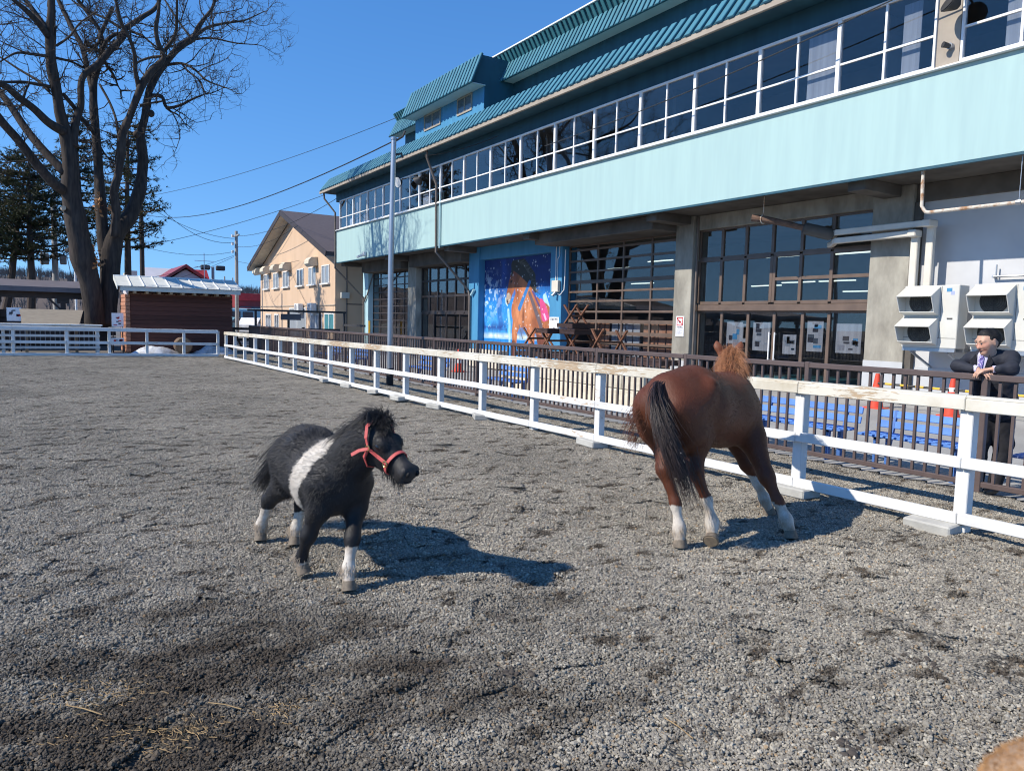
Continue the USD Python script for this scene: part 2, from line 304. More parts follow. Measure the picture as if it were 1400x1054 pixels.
plain('hill_soil', (0.13, 0.10, 0.085), (0.09, 0.075, 0.065), rough=1, scale=0.02); plain('far_twig', (0.17, 0.135, 0.115), (0.13, 0.105, 0.09), rough=1, scale=0.05)
plain('halter_red', (0.55, 0.10, 0.085), (0.40, 0.07, 0.07), rough=0.6, scale=70); plain('brass', (0.55, 0.40, 0.15), rough=0.3, metal=0.9)
plain('straw', (0.36, 0.245, 0.115), (0.21, 0.14, 0.07), rough=0.8, scale=20); plain('dung', (0.05, 0.042, 0.036), (0.075, 0.062, 0.05), rough=0.95, scale=20)
plain('lamp_tube', (0.8, 0.85, 0.75), rough=0.4)
plain('terracotta', (0.62, 0.30, 0.17), (0.55, 0.26, 0.15), rough=0.7, scale=3)
plain('old_rail', (0.42, 0.29, 0.19), (0.29, 0.20, 0.135), rough=0.9, scale=14, stretch=(0.6, 4, 4), bump=0.5)
look('lit_tube', {'e': ('emission', {'color': (0.9, 1.0, 0.85), 'strength': 1.3})}, [], 'e.emission')
peeled('white_paint', (0.66, 0.66, 0.645), (0.53, 0.515, 0.48), (0.42, 0.30, 0.19), (0.55, 0.43, 0.30), 0.372, scale=12.0, stretch=(2.5, 0.5, 2.5))
peeled('white_paint_top', (0.60, 0.57, 0.49), (0.44, 0.39, 0.29), (0.33, 0.23, 0.14), (0.48, 0.38, 0.26), 0.285, scale=16.0, stretch=(3, 0.4, 3))
peeled('white_paint_far', (0.66, 0.66, 0.64), (0.55, 0.54, 0.51), (0.36, 0.30, 0.23), (0.45, 0.38, 0.30), 0.34, scale=9.0, stretch=(0.4, 3, 3))
pane('glass', (0.80, 0.83, 0.87), wob=0.05); pane('glass_dark', (0.80, 0.82, 0.85), wob=0.04)
painted('mural_paint'); look('coat', {'a': ('attribute', {'attribute': 'paint'}), 'g': ('geometry', {}), 'mp': ('mapping', {'scale': (1, 1, .35)}), 'n': ('noise_texture', {'scale': 130.0, 'detail': 5, 'roughness': .7}), 'r': ('map_range', {'to_min': .55, 'to_max': 1.45}), 'h': ('hsv', {}),
    'b': ('bump', {'strength': .6, 'distance': .006}), 'p': ('principled_bsdf', {'roughness': .5, 'specular_ior_level': .3, 'diffuse_roughness': .3})},
    [('g.position', 'mp.vector'), ('mp.vector', 'n.vector'), ('n.fac', 'r.value'), ('r.result', 'h.value'), ('a.color', 'h.color'), ('h.color', 'p.base_color'), ('n.fac', 'b.height'), ('b.normal', 'p.normal')], 'p.BSDF'); painted('skin', rough=0.5, spec=0.3, var=0.05)
# ================================================================ ground
rng = np.random.default_rng(7)
_pits = []
for _ in range(420):
    r = 2.2 + 11 * rng.random() ** 0.8; t = math.radians(33) + rng.uniform(-0.75, 0.75)
    _pits.append((r * math.sin(t), r * math.cos(t), rng.uniform(0.05, 0.12), rng.uniform(0.004, 0.018), rng.uniform(0, 3.14), rng.uniform(1.0, 2.4)))
FEET = [(1.52, 4.05), (1.34, 4.43), (1.49, 5.07), (1.31, 5.27), (3.92, 3.68), (4.1, 3.57), (5.27, 4.0), (4.85, 3.46)]
def hgt(x, y, fine=True):
    x = np.asarray(x, float); y = np.asarray(y, float); sh = x.shape; x = x.ravel(); y = y.ravel()
    p = np.stack([x, y, np.zeros_like(x)], 1)
    h = 0.030 * (2 * meshkit.fbm(p * 0.55, 3, 3) - 1) + 0.021 * (2 * meshkit.fbm(p * 2.3 + 9.1, 4, 5) - 1)
    if fine: h = h + 0.010 * (2 * meshkit.fbm(p * 8.0 + 3.3, 3, 11) - 1)
    for (a, b, s, d, o, e) in _pits:
        k = np.abs(x - a) + np.abs(y - b) < 1.2
        if not k.any(): continue
        dx, dy = x[k] - a, y[k] - b; u = (dx * math.cos(o) + dy * math.sin(o)) / e; v = -dx * math.sin(o) + dy * math.cos(o); q = (u * u + v * v) / (s * s)
        h[k] += d * (-np.exp(-q) + 0.55 * np.exp(-((np.sqrt(q) - 1.75) / 0.55) ** 2))
    for (a, b) in FEET:
        q = ((x - a) ** 2 + (y - b) ** 2) / .30 ** 2; h = h * (1 - np.exp(-q)) - .012 * np.exp(-q)
    h = h - .004 * np.clip(y - 8, 0, 26) * np.clip(x / 6, 0, 1)
    fade = np.clip((8.0 - x) / 1.2, 0, 1) * np.clip((31.5 - y) / 1.5, 0, 1)
    return np.where((x > 8.06) & (x < 17) & (y < 42) & (y > -15), -.35, h * fade - 0.004).reshape(sh)
def gravel_look(name, stones):
    n = {'g': ('geometry', {}),
         # damp soil: broad stain in the near left, streaks elsewhere
         'mp': ('mapping', {'scale': (0.9, 1.5, 1), 'rotation': (0, 0, 0.5)}), 'd1': ('noise_texture', {'scale': 1.25, 'detail': 8, 'roughness': 0.66}),
         'd2': ('noise_texture', {'scale': 3.4, 'detail': 8, 'roughness': 0.7}), 's': ('separate_xyz', {}),
         'near': ('vector_math', {'math_type': 'distance', 'vector2': (0.35, 2.7, 0)}), 'nr': ('map_range', {'from_min': 0.3, 'from_max': 2.6, 'to_min': 0.34, 'to_max': 0.0, 'clamp': True}),
         'ad': ('math', {'math_type': 'add'}), 'r1': ('map_range', {'from_min': 0.60, 'from_max': 0.82, 'clamp': True}),
         'r2': ('map_range', {'from_min': 0.54, 'from_max': 0.62, 'to_max': 0.95, 'clamp': True}), 'mx': ('math', {'math_type': 'maximum'}),
         'bs': ('noise_texture', {'scale': 0.5, 'detail': 6, 'roughness': .6}), 'br': ('map_range', {'from_min': 0.3, 'from_max': 0.7, 'to_min': 0.78, 'to_max': 1.2}),
         'tint': ('mix', {'mix_type': 'multiply', 'color2': (0.23, 0.20, 0.175)}), 'hv': ('hsv', {}),
         'p': ('principled_bsdf', {'roughness': 0.8, 'specular_ior_level': 0.3})}
    l = [('g.position', 'mp.vector'), ('mp.vector', 'd1.vector'), ('mp.vector', 'd2.vector'), ('g.position', 'near.vector1'), ('near.value', 'nr.value'),
         ('d1.fac', 'ad.value1'), ('nr.result', 'ad.value2'), ('ad.value', 'r1.value'), ('d2.fac', 'r2.value'), ('r1.result', 'mx.value1'), ('r2.result', 'mx.value2'),
         ('mx.value', 'tint.fac'), ('g.position', 'bs.vector'), ('bs.fac', 'br.value'), ('br.result', 'hv.value'), ('tint.color', 'hv.color'), ('hv.color', 'p.base_color')]
    ramp = [(0, (0.135, 0.121, 0.104)), (0.3, (0.205, 0.185, 0.154)), (0.55, (0.262, 0.238, 0.193)), (0.78, (0.335, 0.303, 0.243)), (0.93, (0.44, 0.40, 0.322)), (1.0, (0.28, 0.20, 0.12))]
    n['rp'] = ('rgb_ramp', {'ramp': ramp})
    if stones:
        n['a'] = ('attribute', {'attribute': 'tone'}); l += [('a.fac', 'rp.fac'), ('rp.color', 'tint.color1')]
    else:
        n |= {'v': ('voronoi_texture', {'scale': 62.0}), 'sc': ('separate_color', {}), 'v2': ('voronoi_texture', {'scale': 62.0}), 'dk': ('map_range', {'from_min': 0.2, 'from_max': 0.75, 'to_min': 1.05, 'to_max': 0.6, 'clamp': True}),
              'h2': ('hsv', {}), 'n9': ('noise_texture', {'scale': 5.0, 'detail': 8, 'roughness': .7}), 'sub': ('math', {'math_type': 'multiply_add', 'value2': -0.6}), 'b': ('bump', {'strength': 1.0, 'distance': 0.06})}
        l += [('g.position', 'v.vector'), ('v.color', 'sc.color'), ('sc.r', 'rp.fac'), ('v.distance', 'dk.value'), ('dk.result', 'h2.value'), ('rp.color', 'h2.color'), ('h2.color', 'tint.color1'),
              ('g.position', 'n9.vector'), ('v.distance', 'sub.value1'), ('n9.fac', 'sub.value3'), ('sub.value', 'b.height'), ('b.normal', 'p.normal')]
    look(name, n, l, 'p.BSDF')
gravel_look('gravel_stone', True); gravel_look('gravel_bed', False)

# one ground sheet out to the horizon; rings round the arena get finer towards its near end
_r = np.concatenate([[0.0], np.geomspace(0.7, 40, 300), np.geomspace(44, 1500, 26)])
_t = np.concatenate([np.linspace(math.radians(-18), math.radians(84), 420), np.linspace(math.radians(86), math.radians(340), 60)])
R_, T_ = np.meshgrid(_r, _t, indexing='ij'); GX, GY = R_ * np.sin(T_), R_ * np.cos(T_)
GZ = hgt(GX, GY)
_nr, _nt = R_.shape; _i, _j = np.meshgrid(np.arange(_nr - 1), np.arange(_nt), indexing='ij')
_f = np.stack([_i * _nt + _j, (_i + 1) * _nt + _j, (_i + 1) * _nt + (_j + 1) % _nt, _i * _nt + (_j + 1) % _nt], -1).reshape(-1, 4)
_gm = np.vstack([_f[:, [0, 2, 1]], _f[:, [0, 3, 2]]])
tag(obj('ground', (np.stack([GX, GY, GZ], -1).reshape(-1, 3), _gm), 'gravel_bed', smooth=True), kind='structure')
# concrete apron between the iron railing and the building, and the yard beyond the paddock
tag(obj('pavement', MB().prism([(8.12, -.3), (8.12, -.11), (15.99, .012), (15.99, -.3)], 1, -14, 41.5), 'pavement', smooth=False), kind='structure')
tag(obj('yard', MB().box((-60, 31.6, -0.2), (8.10, 120, 0.008)).box((8.10, 41.51, -0.2), (60, 120, 0.0079)), 'yard_soil', smooth=False), kind='structure')

# loose stones: small beds of them laid edge to edge over the near gravel
_ico = trimesh.creation.icosphere(0)
def stone_bed(seed, n=1200, size=0.28):
    g = np.random.default_rng(seed); v, f, tn = [], [], []
    for k in range(n):
        s = g.gamma(4, 0.0009) + 0.0026
        q = np.asarray(_ico.vertices) * g.uniform(0.6, 1.25, (12, 1)) * g.uniform(0.6, 1.2, 3) * s
        a = g.uniform(0, 6.28); c, d = math.cos(a), math.sin(a)
        q = q @ np.array([[c, d, 0], [-d, c, 0], [0, 0, 0.8]])
        q += (g.uniform(-size / 2, size / 2), g.uniform(-size / 2, size / 2), s * g.uniform(-.2, 0.8))
        v.append(q); f.append(np.asarray(_ico.faces) + 12 * k); tn.append(np.full(12, np.clip(g.beta(2.0, 2.0), 0, 0.93) if g.random() > 0.035 else 1.0))
    return (np.vstack(v), np.vstack(f)), np.concatenate(tn)
pi = UsdGeom.PointInstancer.Define(stage, '/World/gravel'); tag(pi, 'loose grey gravel stones lying all over the near paddock', 'gravel', kind='stuff')
for k in range(6):
    mh, tn = stone_bed(100 + k)
    m = usdkit.mesh(stage, f'/World/gravel/stone_bed_{k:03d}', mh, M['gravel_stone'], False)
    UsdGeom.PrimvarsAPI(m).CreatePrimvar('tone', Sdf.ValueTypeNames.FloatArray, 'vertex').Set(Vt.FloatArray.FromNumpy(tn.astype(np.float32)))
pi.CreatePrototypesRel().SetTargets([Sdf.Path(f'/World/gravel/stone_bed_{k:03d}') for k in range(6)])
_gx, _gy = np.meshgrid(np.arange(-6, 8.0, 0.245), np.arange(0.5, 31.5, 0.245), indexing='ij'); _gx = _gx.ravel(); _gy = _gy.ravel()
_d = _gx * 0.543 + _gy * 0.835; _w = _gx * 0.839 - _gy * 0.543
_k = (_d > 1.9) & (_d < 36) & (np.abs(_w) < _d * 0.78 + 0.4) & (_gx < 7.95); _gx, _gy = _gx[_k], _gy[_k]
g = np.random.default_rng(5); pos, ori, ids = [], [], []
e = 0.13
_h0 = hgt(_gx, _gy, False); _hx = (hgt(_gx + e, _gy, False) - hgt(_gx - e, _gy, False)) / (2 * e); _hy = (hgt(_gx, _gy + e, False) - hgt(_gx, _gy - e, False)) / (2 * e)
for i in range(len(_gx)):
    nz = nrm((-_hx[i], -_hy[i], 1)); a = g.uniform(0, 6.28)
    q1 = Gf.Rotation(Gf.Vec3d(0, 0, 1), Gf.Vec3d(*nz)).GetQuat(); q0 = Gf.Rotation(Gf.Vec3d(0, 0, 1), math.degrees(a)).GetQuat(); q = q1 * q0
    pos.append((_gx[i], _gy[i], _h0[i] + 0.003)); ori.append(Gf.Quath(float(q.GetReal()), *[float(c) for c in q.GetImaginary()])); ids.append(int(g.integers(6)))
pi.CreatePositionsAttr(Vt.Vec3fArray.FromNumpy(np.array(pos, np.float32))); pi.CreateOrientationsAttr(Vt.QuathArray(ori)); pi.CreateProtoIndicesAttr(Vt.IntArray(ids))
# ================================================================ the long turquoise building
B = thing('arena_building', 'long turquoise two storey building with ribbed metal eaves and a long band of windows', 'building', (15.8, 20, 0))
Y0, Y1 = -9.0, 40.3
obj('balcony_wall', MB().box((14.2, Y0, 4.70), (14.42, Y1, 6.44), 0.01), 'aqua_paint', B)
obj('drip_edge', MB().box((14.185, Y0, 4.655), (14.26, Y1 + .01, 4.699)), 'teal_paint', B)
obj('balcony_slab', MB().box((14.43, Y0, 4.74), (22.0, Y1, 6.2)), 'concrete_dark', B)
obj('end_wall', MB().box((14.43, Y1 - .2, 6.21), (22, Y1, 9.1)).box((16.5, Y1 - .2, 0), (22, Y1 - .02, 4.73)), 'teal_paint', B)
for yb in (39.9, 33.75, 27.5, 21.55, 15.3, 9.2, 3.0):
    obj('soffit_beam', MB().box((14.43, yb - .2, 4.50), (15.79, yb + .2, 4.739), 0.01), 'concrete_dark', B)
# upper storey: eave, wall above the windows
obj('upper_wall', MB().box((14.2, Y0, 8.04), (14.4, Y1, 8.52)), 'teal_paint', B)
obj('eave_soffit', MB().box((13.52, Y0, 8.525), (14.5, 40.85, 8.57)), 'teal_paint', B)
obj('fascia', MB().box((13.44, Y0, 8.47), (13.515, 40.9, 8.60), 0.008), 'soffit', B)
def skirt(name, x0, z0, x1, z1, ya, yb, mat, pitch=0.33, first=0.1, rib=(0.185, 0.065), parent=None, thick=0.05, ribs_from=None):
    d = nrm((x1 - x0, z1 - z0)); nv = V3(-d[1], d[0]) ; nv = nv if nv[0] < 0 else -nv
    p = [(x0, z0), (x1, z1), (x1 - nv[0] * thick, z1 - nv[1] * thick), (x0 - nv[0] * thick, z0 - nv[1] * thick)]
    o = obj(name, MB().prism(p, 1, ya, yb), 'roof_seam', parent or B)
    y = ya + first
    while y < yb - 0.05:
        if ribs_from is None or y > ribs_from:
            a = V3(x0, y, z0) + V3(nv[0], 0, nv[1]) * rib[1] / 2 - V3(d[0], 0, d[1]) * 0.02; b = V3(x1, y, z1) + V3(nv[0], 0, nv[1]) * rib[1] / 2
            obj('seam', MB().beam(a, b, rib[0], rib[1], up=(nv[0], 0, nv[1]), c=0.012), mat, parent or B, smooth=False)
        y += pitch
    return o
skirt('eave_roof', 13.44, 8.605, 13.98, 9.30, Y0, 40.9, 'roof_metal', ribs_from=5.0)
obj('roof_slab', MB().prism([(13.98, 9.25), (17.2, 9.55), (17.2, 9.45), (13.98, 9.1)], 1, Y0, 40.85), 'roof_green', B)
obj('eave_end', MB().prism([(13.46, 8.60), (13.96, 9.28), (14.5, 9.3), (14.5, 8.60)], 1, 40.86, 40.9), 'teal_paint', B)
# set-back top storey
obj('top_wall', MB().box((17.12, Y0, 9.2), (21.5, 37.6, 12.3)), 'teal_paint', B)
obj('top_soffit', MB().box((16.52, Y0, 11.60), (17.11, 38.3, 11.64)), 'white_wall', B)
skirt('top_skirt', 16.48, 11.56, 16.92, 12.42, Y0, 38.4, 'roof_metal', pitch=0.27, rib=(.16, .05), ribs_from=14)
skirt('top_cap', 16.90, 12.43, 16.66, 12.78, Y0, 38.2, 'roof_green', pitch=0.27, rib=(.15, .05), ribs_from=14)
obj('parapet_trim', MB().box((16.58, Y0, 12.78), (17.0, 36.0, 12.83)), 'alu_white', B)
obj('top_roof', MB().box((16.95, Y0, 12.3), (21.5, 38.1, 12.77)), 'roof_green', B)
# dormer
obj('dormer', MB().prism([(15.72, 9.2), (15.72, 11.27), (15.05, 11.27), (15.52, 12.45), (20.0, 12.47), (20.0, 9.2)], 1, 26.78, 33.35), 'teal_paint', B)
obj('dormer_front', MB().box((15.70, 26.79, 9.3), (15.717, 33.3, 11.25)), 'blue_wall', B)
obj('dormer_soffit', MB().box((15.03, 26.70, 11.235), (15.715, 33.4, 11.265)), 'white_wall', B)
skirt('dormer_skirt', 15.0, 11.23, 15.50, 12.46, 26.62, 33.45, 'roof_metal', pitch=0.31, first=0.06, rib=(0.18, 0.06))
for ya, yb in ((30.62, 32.30), (27.75, 29.05)):
    w = obj('dormer_window', MB().box((15.66, ya, 10.50), (15.699, yb, 10.57)).box((15.66, ya, 11.15), (15.699, yb, 11.22)).box((15.66, ya, 10.571), (15.699, ya + .06, 11.149)).box((15.66, yb - .06, 10.571), (15.699, yb, 11.149))
            .box((15.665, (ya + yb) / 2 - .03, 10.571), (15.695, (ya + yb) / 2 + .03, 11.149)), 'soffit', B, smooth=False)
    for k in (0, 1):
        m0 = ya + .06 + k * (yb - ya - .06) / 2
        obj('pane', MB().box((15.685, m0, 10.572), (15.69, m0 + (yb - ya) / 2 - .06, 11.148)), 'window_dark', w)

# ---- long band of upper windows, two metres to a bay
R_IN = MB().box((17.8, Y0, 6.21), (17.9, Y1 - .3, 8.5)).box((14.45, Y0, 8.2), (17.8, Y1 - .3, 8.3)).box((14.6, Y0, 6.201), (17.8, Y1 - .3, 6.22))
obj('upper_room', R_IN, 'interior', B)
for k, yy in enumerate(np.arange(3.0, 39, 6.15)): obj('partition', MB().box((15.2, yy, 6.22), (17.79, yy + .12, 8.19)), 'interior_light' if k % 2 else 'interior', B)
obj('window_sill', MB().box((14.10, Y0, 6.441), (14.40, Y1, 6.475), 0.006), 'alu_white', B)
edges = [39.62 - 2.0 * k for k in range(17)]            # 39.62 ... 7.62
bays = [(edges[k + 1], edges[k]) for k in range(16)] + [(5.2, 7.17), (3.2, 5.2), (1.2, 3.2)]
def upper_window(ya, yb, near):
    f = MB(); x0, x1 = 14.15, 14.25; z0, z1 = 6.476, 8.035
    f.box((x0, ya, z0), (x1, ya + .045, z1), .005).box((x0, yb - .045, z0), (x1, yb, z1), .005).box((x0, ya + .046, z0), (x1, yb - .046, z0 + .06), .005).box((x0, ya + .046, z1 - .06), (x1, yb - .046, z1), .005)
    w = obj('window', f, 'alu_white', B, smooth=False)
    ym = (ya + yb) / 2; zt = 7.09
    obj('mullion', MB().box((x0 + .02, ym - .022, z0 + .061), (x1 - .02, ym + .022, z1 - .061)), 'alu_white', w, smooth=False)
    obj('transom', MB().box((x0 + .025, ya + .046, zt - .02), (x1 - .025, ym - .023, zt + .02)).box((x0 + .025, ym + .023, zt - .02), (x1 - .025, yb - .046, zt + .02)), 'alu_white', w, smooth=False)
    for a, b in ((ya + .046, ym - .023), (ym + .023, yb - .046)):
        for c, d in ((z0 + .061, zt - .021), (zt + .021, z1 - .061)):
            obj('pane', MB().box((14.20, a, c), (14.205, b, d)), 'glass', w, smooth=False)
for k, (ya, yb) in enumerate(bays): upper_window(ya, yb, k > 8)
# pale notices and blinds seen behind some upper panes
for ya, yb, za, zb, c in ((28.72, 29.55, 6.55, 7.06, 'white_wall'), (38.0, 38.5, 6.55, 6.95, 'white_sign'), (36.0, 36.5, 6.6, 7.05, 'curtain'), (9.75, 10.45, 6.5, 7.9, 'curtain'), (8.0, 8.35, 6.5, 7.9, 'curtain'), (5.6, 6.5, 6.5, 7.9, 'curtain'), (37.3, 37.55, 6.5, 7.9, 'curtain')):
    obj('blind', MB().box((14.33, ya, za), (14.35, yb, zb)), c, B)
obj('column_panel', MB().box((14.17, 7.19, 6.476), (14.26, 7.60, 8.035), .005), 'soffit', B)

# ---- ground floor
cols = [(39.51, 40.3, 'pipe_aqua'), (33.25, 34.2, 'concrete'), (27.12, 27.96, 'blue_wall'), (21.22, 21.92, 'blue_wall'), (15.0, 15.68, 'concrete'), (8.74, 9.64, 'concrete'), (2.6, 3.4, 'concrete')]
for a, b, c in cols: obj('column', MB().box((15.8, a, 0), (16.45, b, 4.739), 0.012), c, B)
obj('base_paint', MB().box((15.794, 8.735, 0.02), (15.7995, 9.645, 0.93)), 'grey_base', B)
obj('base_paint', MB().box((15.794, 14.995, 0.02), (15.7995, 15.685, 0.6)), 'grey_base', B)
obj('hall_shell', MB().box((21.0, Y0, 0), (21.2, Y1 - .3, 4.73)).box((16.5, Y0, 4.55), (21, Y1 - .3, 4.65)), 'interior', B)
obj('hall_floor', MB().box((16.06, Y0, -0.1), (21, Y1 - .3, 0.03)), 'interior_light', B)
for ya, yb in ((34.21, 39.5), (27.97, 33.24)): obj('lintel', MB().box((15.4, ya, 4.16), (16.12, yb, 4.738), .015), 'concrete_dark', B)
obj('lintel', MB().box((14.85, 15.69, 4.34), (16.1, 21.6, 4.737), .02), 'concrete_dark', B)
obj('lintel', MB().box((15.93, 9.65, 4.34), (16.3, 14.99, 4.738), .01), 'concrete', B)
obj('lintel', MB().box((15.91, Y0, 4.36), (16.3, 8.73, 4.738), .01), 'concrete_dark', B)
obj('lintel', MB().box((15.86, 21.93, 4.2), (16.3, 27.11, 4.738), .01), 'blue_wall', B)
obj('store_wall', MB().box((16.0, 3.41, 0.83), (16.2, 8.735, 4.359)), 'white_wall', B)
obj('store_base', MB().box((15.985, 3.41, 0), (16.2, 8.735, 0.829)), 'grey_base', B)
obj('side_pier', MB().box((15.86, 8.60, 0.02), (15.999, 8.735, 4.35)), 'concrete_dark', B)

def glazing(name, xs, ys, zs, prof, depth, mat, glass, skip=(), thick_rows=()):
    """a framed wall of panes: stiles and rails are one frame, each pane is a piece of its own"""
    f = MB(); x0, x1 = xs, xs + depth
    for y in ys: f.box((x0, y - prof / 2, zs[0]), (x1, y + prof / 2, zs[-1]), .004)
    for z in zs:
        h = prof * (1.7 if z in thick_rows else 1)
        for a, b in zip(ys[:-1], ys[1:]): f.box((x0 + .006, a + prof / 2, z - h / 2), (x1 - .006, b - prof / 2, z + h / 2), .004)
    w = obj(name, f, mat, B, smooth=False)
    for a, b in zip(ys[:-1], ys[1:]):
        for c, d in zip(zs[:-1], zs[1:]):
            if (a, c) in skip: continue
            obj('pane', MB().box((x0 + depth * .5, a + prof / 2, c + prof / 2), (x0 + depth * .5 + .006, b - prof / 2, d - prof / 2)), glass, w, smooth=False)
    return w
glazing('sectional_door', 16.10, [15.72, 16.98, 18.30, 19.60, 21.18], [0.05, .36, .68, .98, 1.31, 1.70, 2.03, 2.39, 2.72, 3.06, 3.42, 3.80, 4.17, 4.33], 0.07, 0.07, 'bronze', 'glass_dark', thick_rows=(3.06, 1.70, 1.31))
glazing('sectional_door', 16.10, [34.25, 35.3, 36.35, 37.4, 38.45, 39.5], [0.05, .42, .8, 1.18, 1.56, 1.94, 2.32, 2.70, 3.08, 3.46, 3.84, 4.15], 0.055, 0.06, 'bronze_dark', 'glass_dark')
glazing('window_wall', 16.10, [27.98, 28.86, 29.74, 30.62, 31.5, 32.38, 33.22], [1.98, 2.76, 3.50, 4.15], 0.10, 0.08, 'bronze_dark', 'glass', thick_rows=(1.98,))
glazing('entrance_doors', 16.12, [27.98, 29.3, 30.62, 31.9, 33.22], [0.05, 1.92], 0.07, 0.06, 'bronze_dark', 'glass_dark')
glazing('window_wall', 16.05, [9.68, 10.75, 11.6, 12.47, 13.32, 14.14, 14.97], [3.52, 4.33], 0.085, 0.08, 'bronze', 'glass_dark')
glazing('window_wall', 16.04, [12.47, 13.32, 14.14, 14.97], [2.27, 3.47], 0.085, 0.08, 'bronze', 'glass_dark')
glazing('window_wall', 16.04, [9.68, 10.75, 11.6, 12.38], [2.27, 2.87, 3.47], 0.085, 0.08, 'bronze', 'glass_dark')
obj('door_lintel', MB().box((15.98, 9.66, 2.05), (16.16, 14.98, 2.22), .008), 'bronze', B)
dr = glazing('entrance_doors', 16.09, [9.70, 10.77, 11.5, 12.34, 13.18, 14.09, 14.95], [0.06, 2.04], 0.085, 0.07, 'bronze', 'glass_dark', thick_rows=(0.06,))
for y in (12.42, 12.25): obj('handle', MB().tube([(16.03, y, 0.75), (16.03, y, 1.5)], .018).cyl((16.03, y, .8), (16.09, y, .8), .012, 8).cyl((16.03, y, 1.45), (16.09, y, 1.45), .012, 8), 'alu_white', dr)
# posters stuck inside the door panes, shown as plain sheets with printed blocks
g = np.random.default_rng(12)
for y0, y1, z0, z1 in ((13.4, 13.95, .95, 1.75), (13.25, 13.4, 1.2, 1.7), (12.5, 13.05, 1.0, 1.75), (11.7, 12.1, 0.95, 1.45), (10.95, 11.4, 1.05, 1.8), (9.95, 10.6, 1.05, 1.75)):
    s = obj('poster', MB().box((16.175, y0, z0), (16.18, y1, z1)), 'curtain', B)
    for _ in range(7):
        a, c = g.uniform(y0 + .02, max(y0+.03, y1 - .16)), g.uniform(z0 + .05, z1 - .14)
        obj('print', MB().box((16.171, a, c), (16.174, min(a + g.uniform(.08, .25), y1 - .03), min(c + g.uniform(.04, .16), z1 - .03))), g.choice(['window_dark', 'blue_wall', 'grey_ink', 'window_pale', 'ink']), s)
# boards with squares behind the lowest rows of the roller door
for i, (a, b, c) in enumerate(((19.1, 20.2, 'terracotta'), (17.6, 19.05, 'white_wall'), (16.1, 17.5, 'terracotta'))):
    bd = obj('display_board', MB().box((16.34, a, 0.5), (16.38, b, 1.72)), 'bronze_dark', B)
    n = 4
    for k in range(n):
        for q in range(3):
            y = a + .03 + k * (b - a - .03) / n; z = .55 + q * .39
            obj('square', MB().box((16.32, y, z), (16.339, y + (b - a) / n - .06, z + .34)), c, bd)
# strip lamps seen glowing in the hall
for x, y0, z in ((17.6, 17.6, 3.75), (17.6, 19.7, 3.6), (18.5, 17.2, 3.1), (18.5, 19.4, 3.1), (17.8, 12.9, 3.62), (19.5, 13.6, 3.0), (19.5, 12.3, 3.0), (18.0, 10.9, 3.6), (18.0, 9.3, 3.6), (19.8, 10.7, 2.9), (19.8, 15.0, 2.95), (19.8, 11.7, 2.7)):
    obj('strip_lamp', MB().box((x, y0, z), (x + .06, y0 + 1.15, z + .035)), 'lit_tube', B)
obj('green_mat', MB().box((16.6, 11.2, .04), (18.5, 13.2, .3)), 'roof_green', B)

# downpipes
p1 = MB().tube([(13.6, 40.6, 8.5), (13.62, 40.58, 8.2), (14.12, 40.23, 7.45), (14.12, 40.23, 4.4), (15.72, 40.0, 2.8), (15.72, 39.97, 0.05)], .05, 10)
obj('downpipe', p1, 'pipe_brown', B)
obj('downpipe', MB().tube([(13.6, 27.75, 8.5), (13.62, 27.77, 8.25), (14.12, 27.88, 7.25), (14.12, 27.82, 4.45), (15.72, 27.85, 2.95), (15.72, 27.72, 2.7), (15.72, 27.7, 0.05)], .05, 10), 'pipe_brown', B)
obj('downpipe', MB().tube([(14.14, 27.55, 6.9), (14.14, 27.55, 4.6)], .035, 8), 'pipe_aqua', B)
obj('downpipe', MB().tube([(15.72, 27.35, 2.95), (15.72, 27.6, 2.72)], .05, 8), 'pipe_aqua', B)
obj('downpipe', MB().tube([(15.72, 39.6, 2.9), (15.72, 39.9, 2.6)], .05, 8).tube([(16.0, 39.2, 4.2), (15.75, 39.55, 2.92)], .035, 8), 'pipe_brown', B)
obj('downpipe', MB().tube([(15.9, 14.92, 0.05), (15.9, 14.92, 4.7)], .03, 8), 'pipe_brown', B)
obj('conduit', MB().tube([(15.775, 21.55, 4.7), (15.775, 21.55, 3.13)], .018, 6).tube([(15.775, 21.35, 4.7), (15.775, 21.35, 4.0), (15.775, 21.45, 3.9), (15.775, 21.45, 3.13)], .012, 6)
    .tube([(15.775, 21.0, 4.2), (15.775, 21.0, 3.2), (15.775, 21.02, 2.8), (15.775, 21.25, 2.62), (15.775, 21.42, 2.66)], .018, 6), 'alu_white', B)

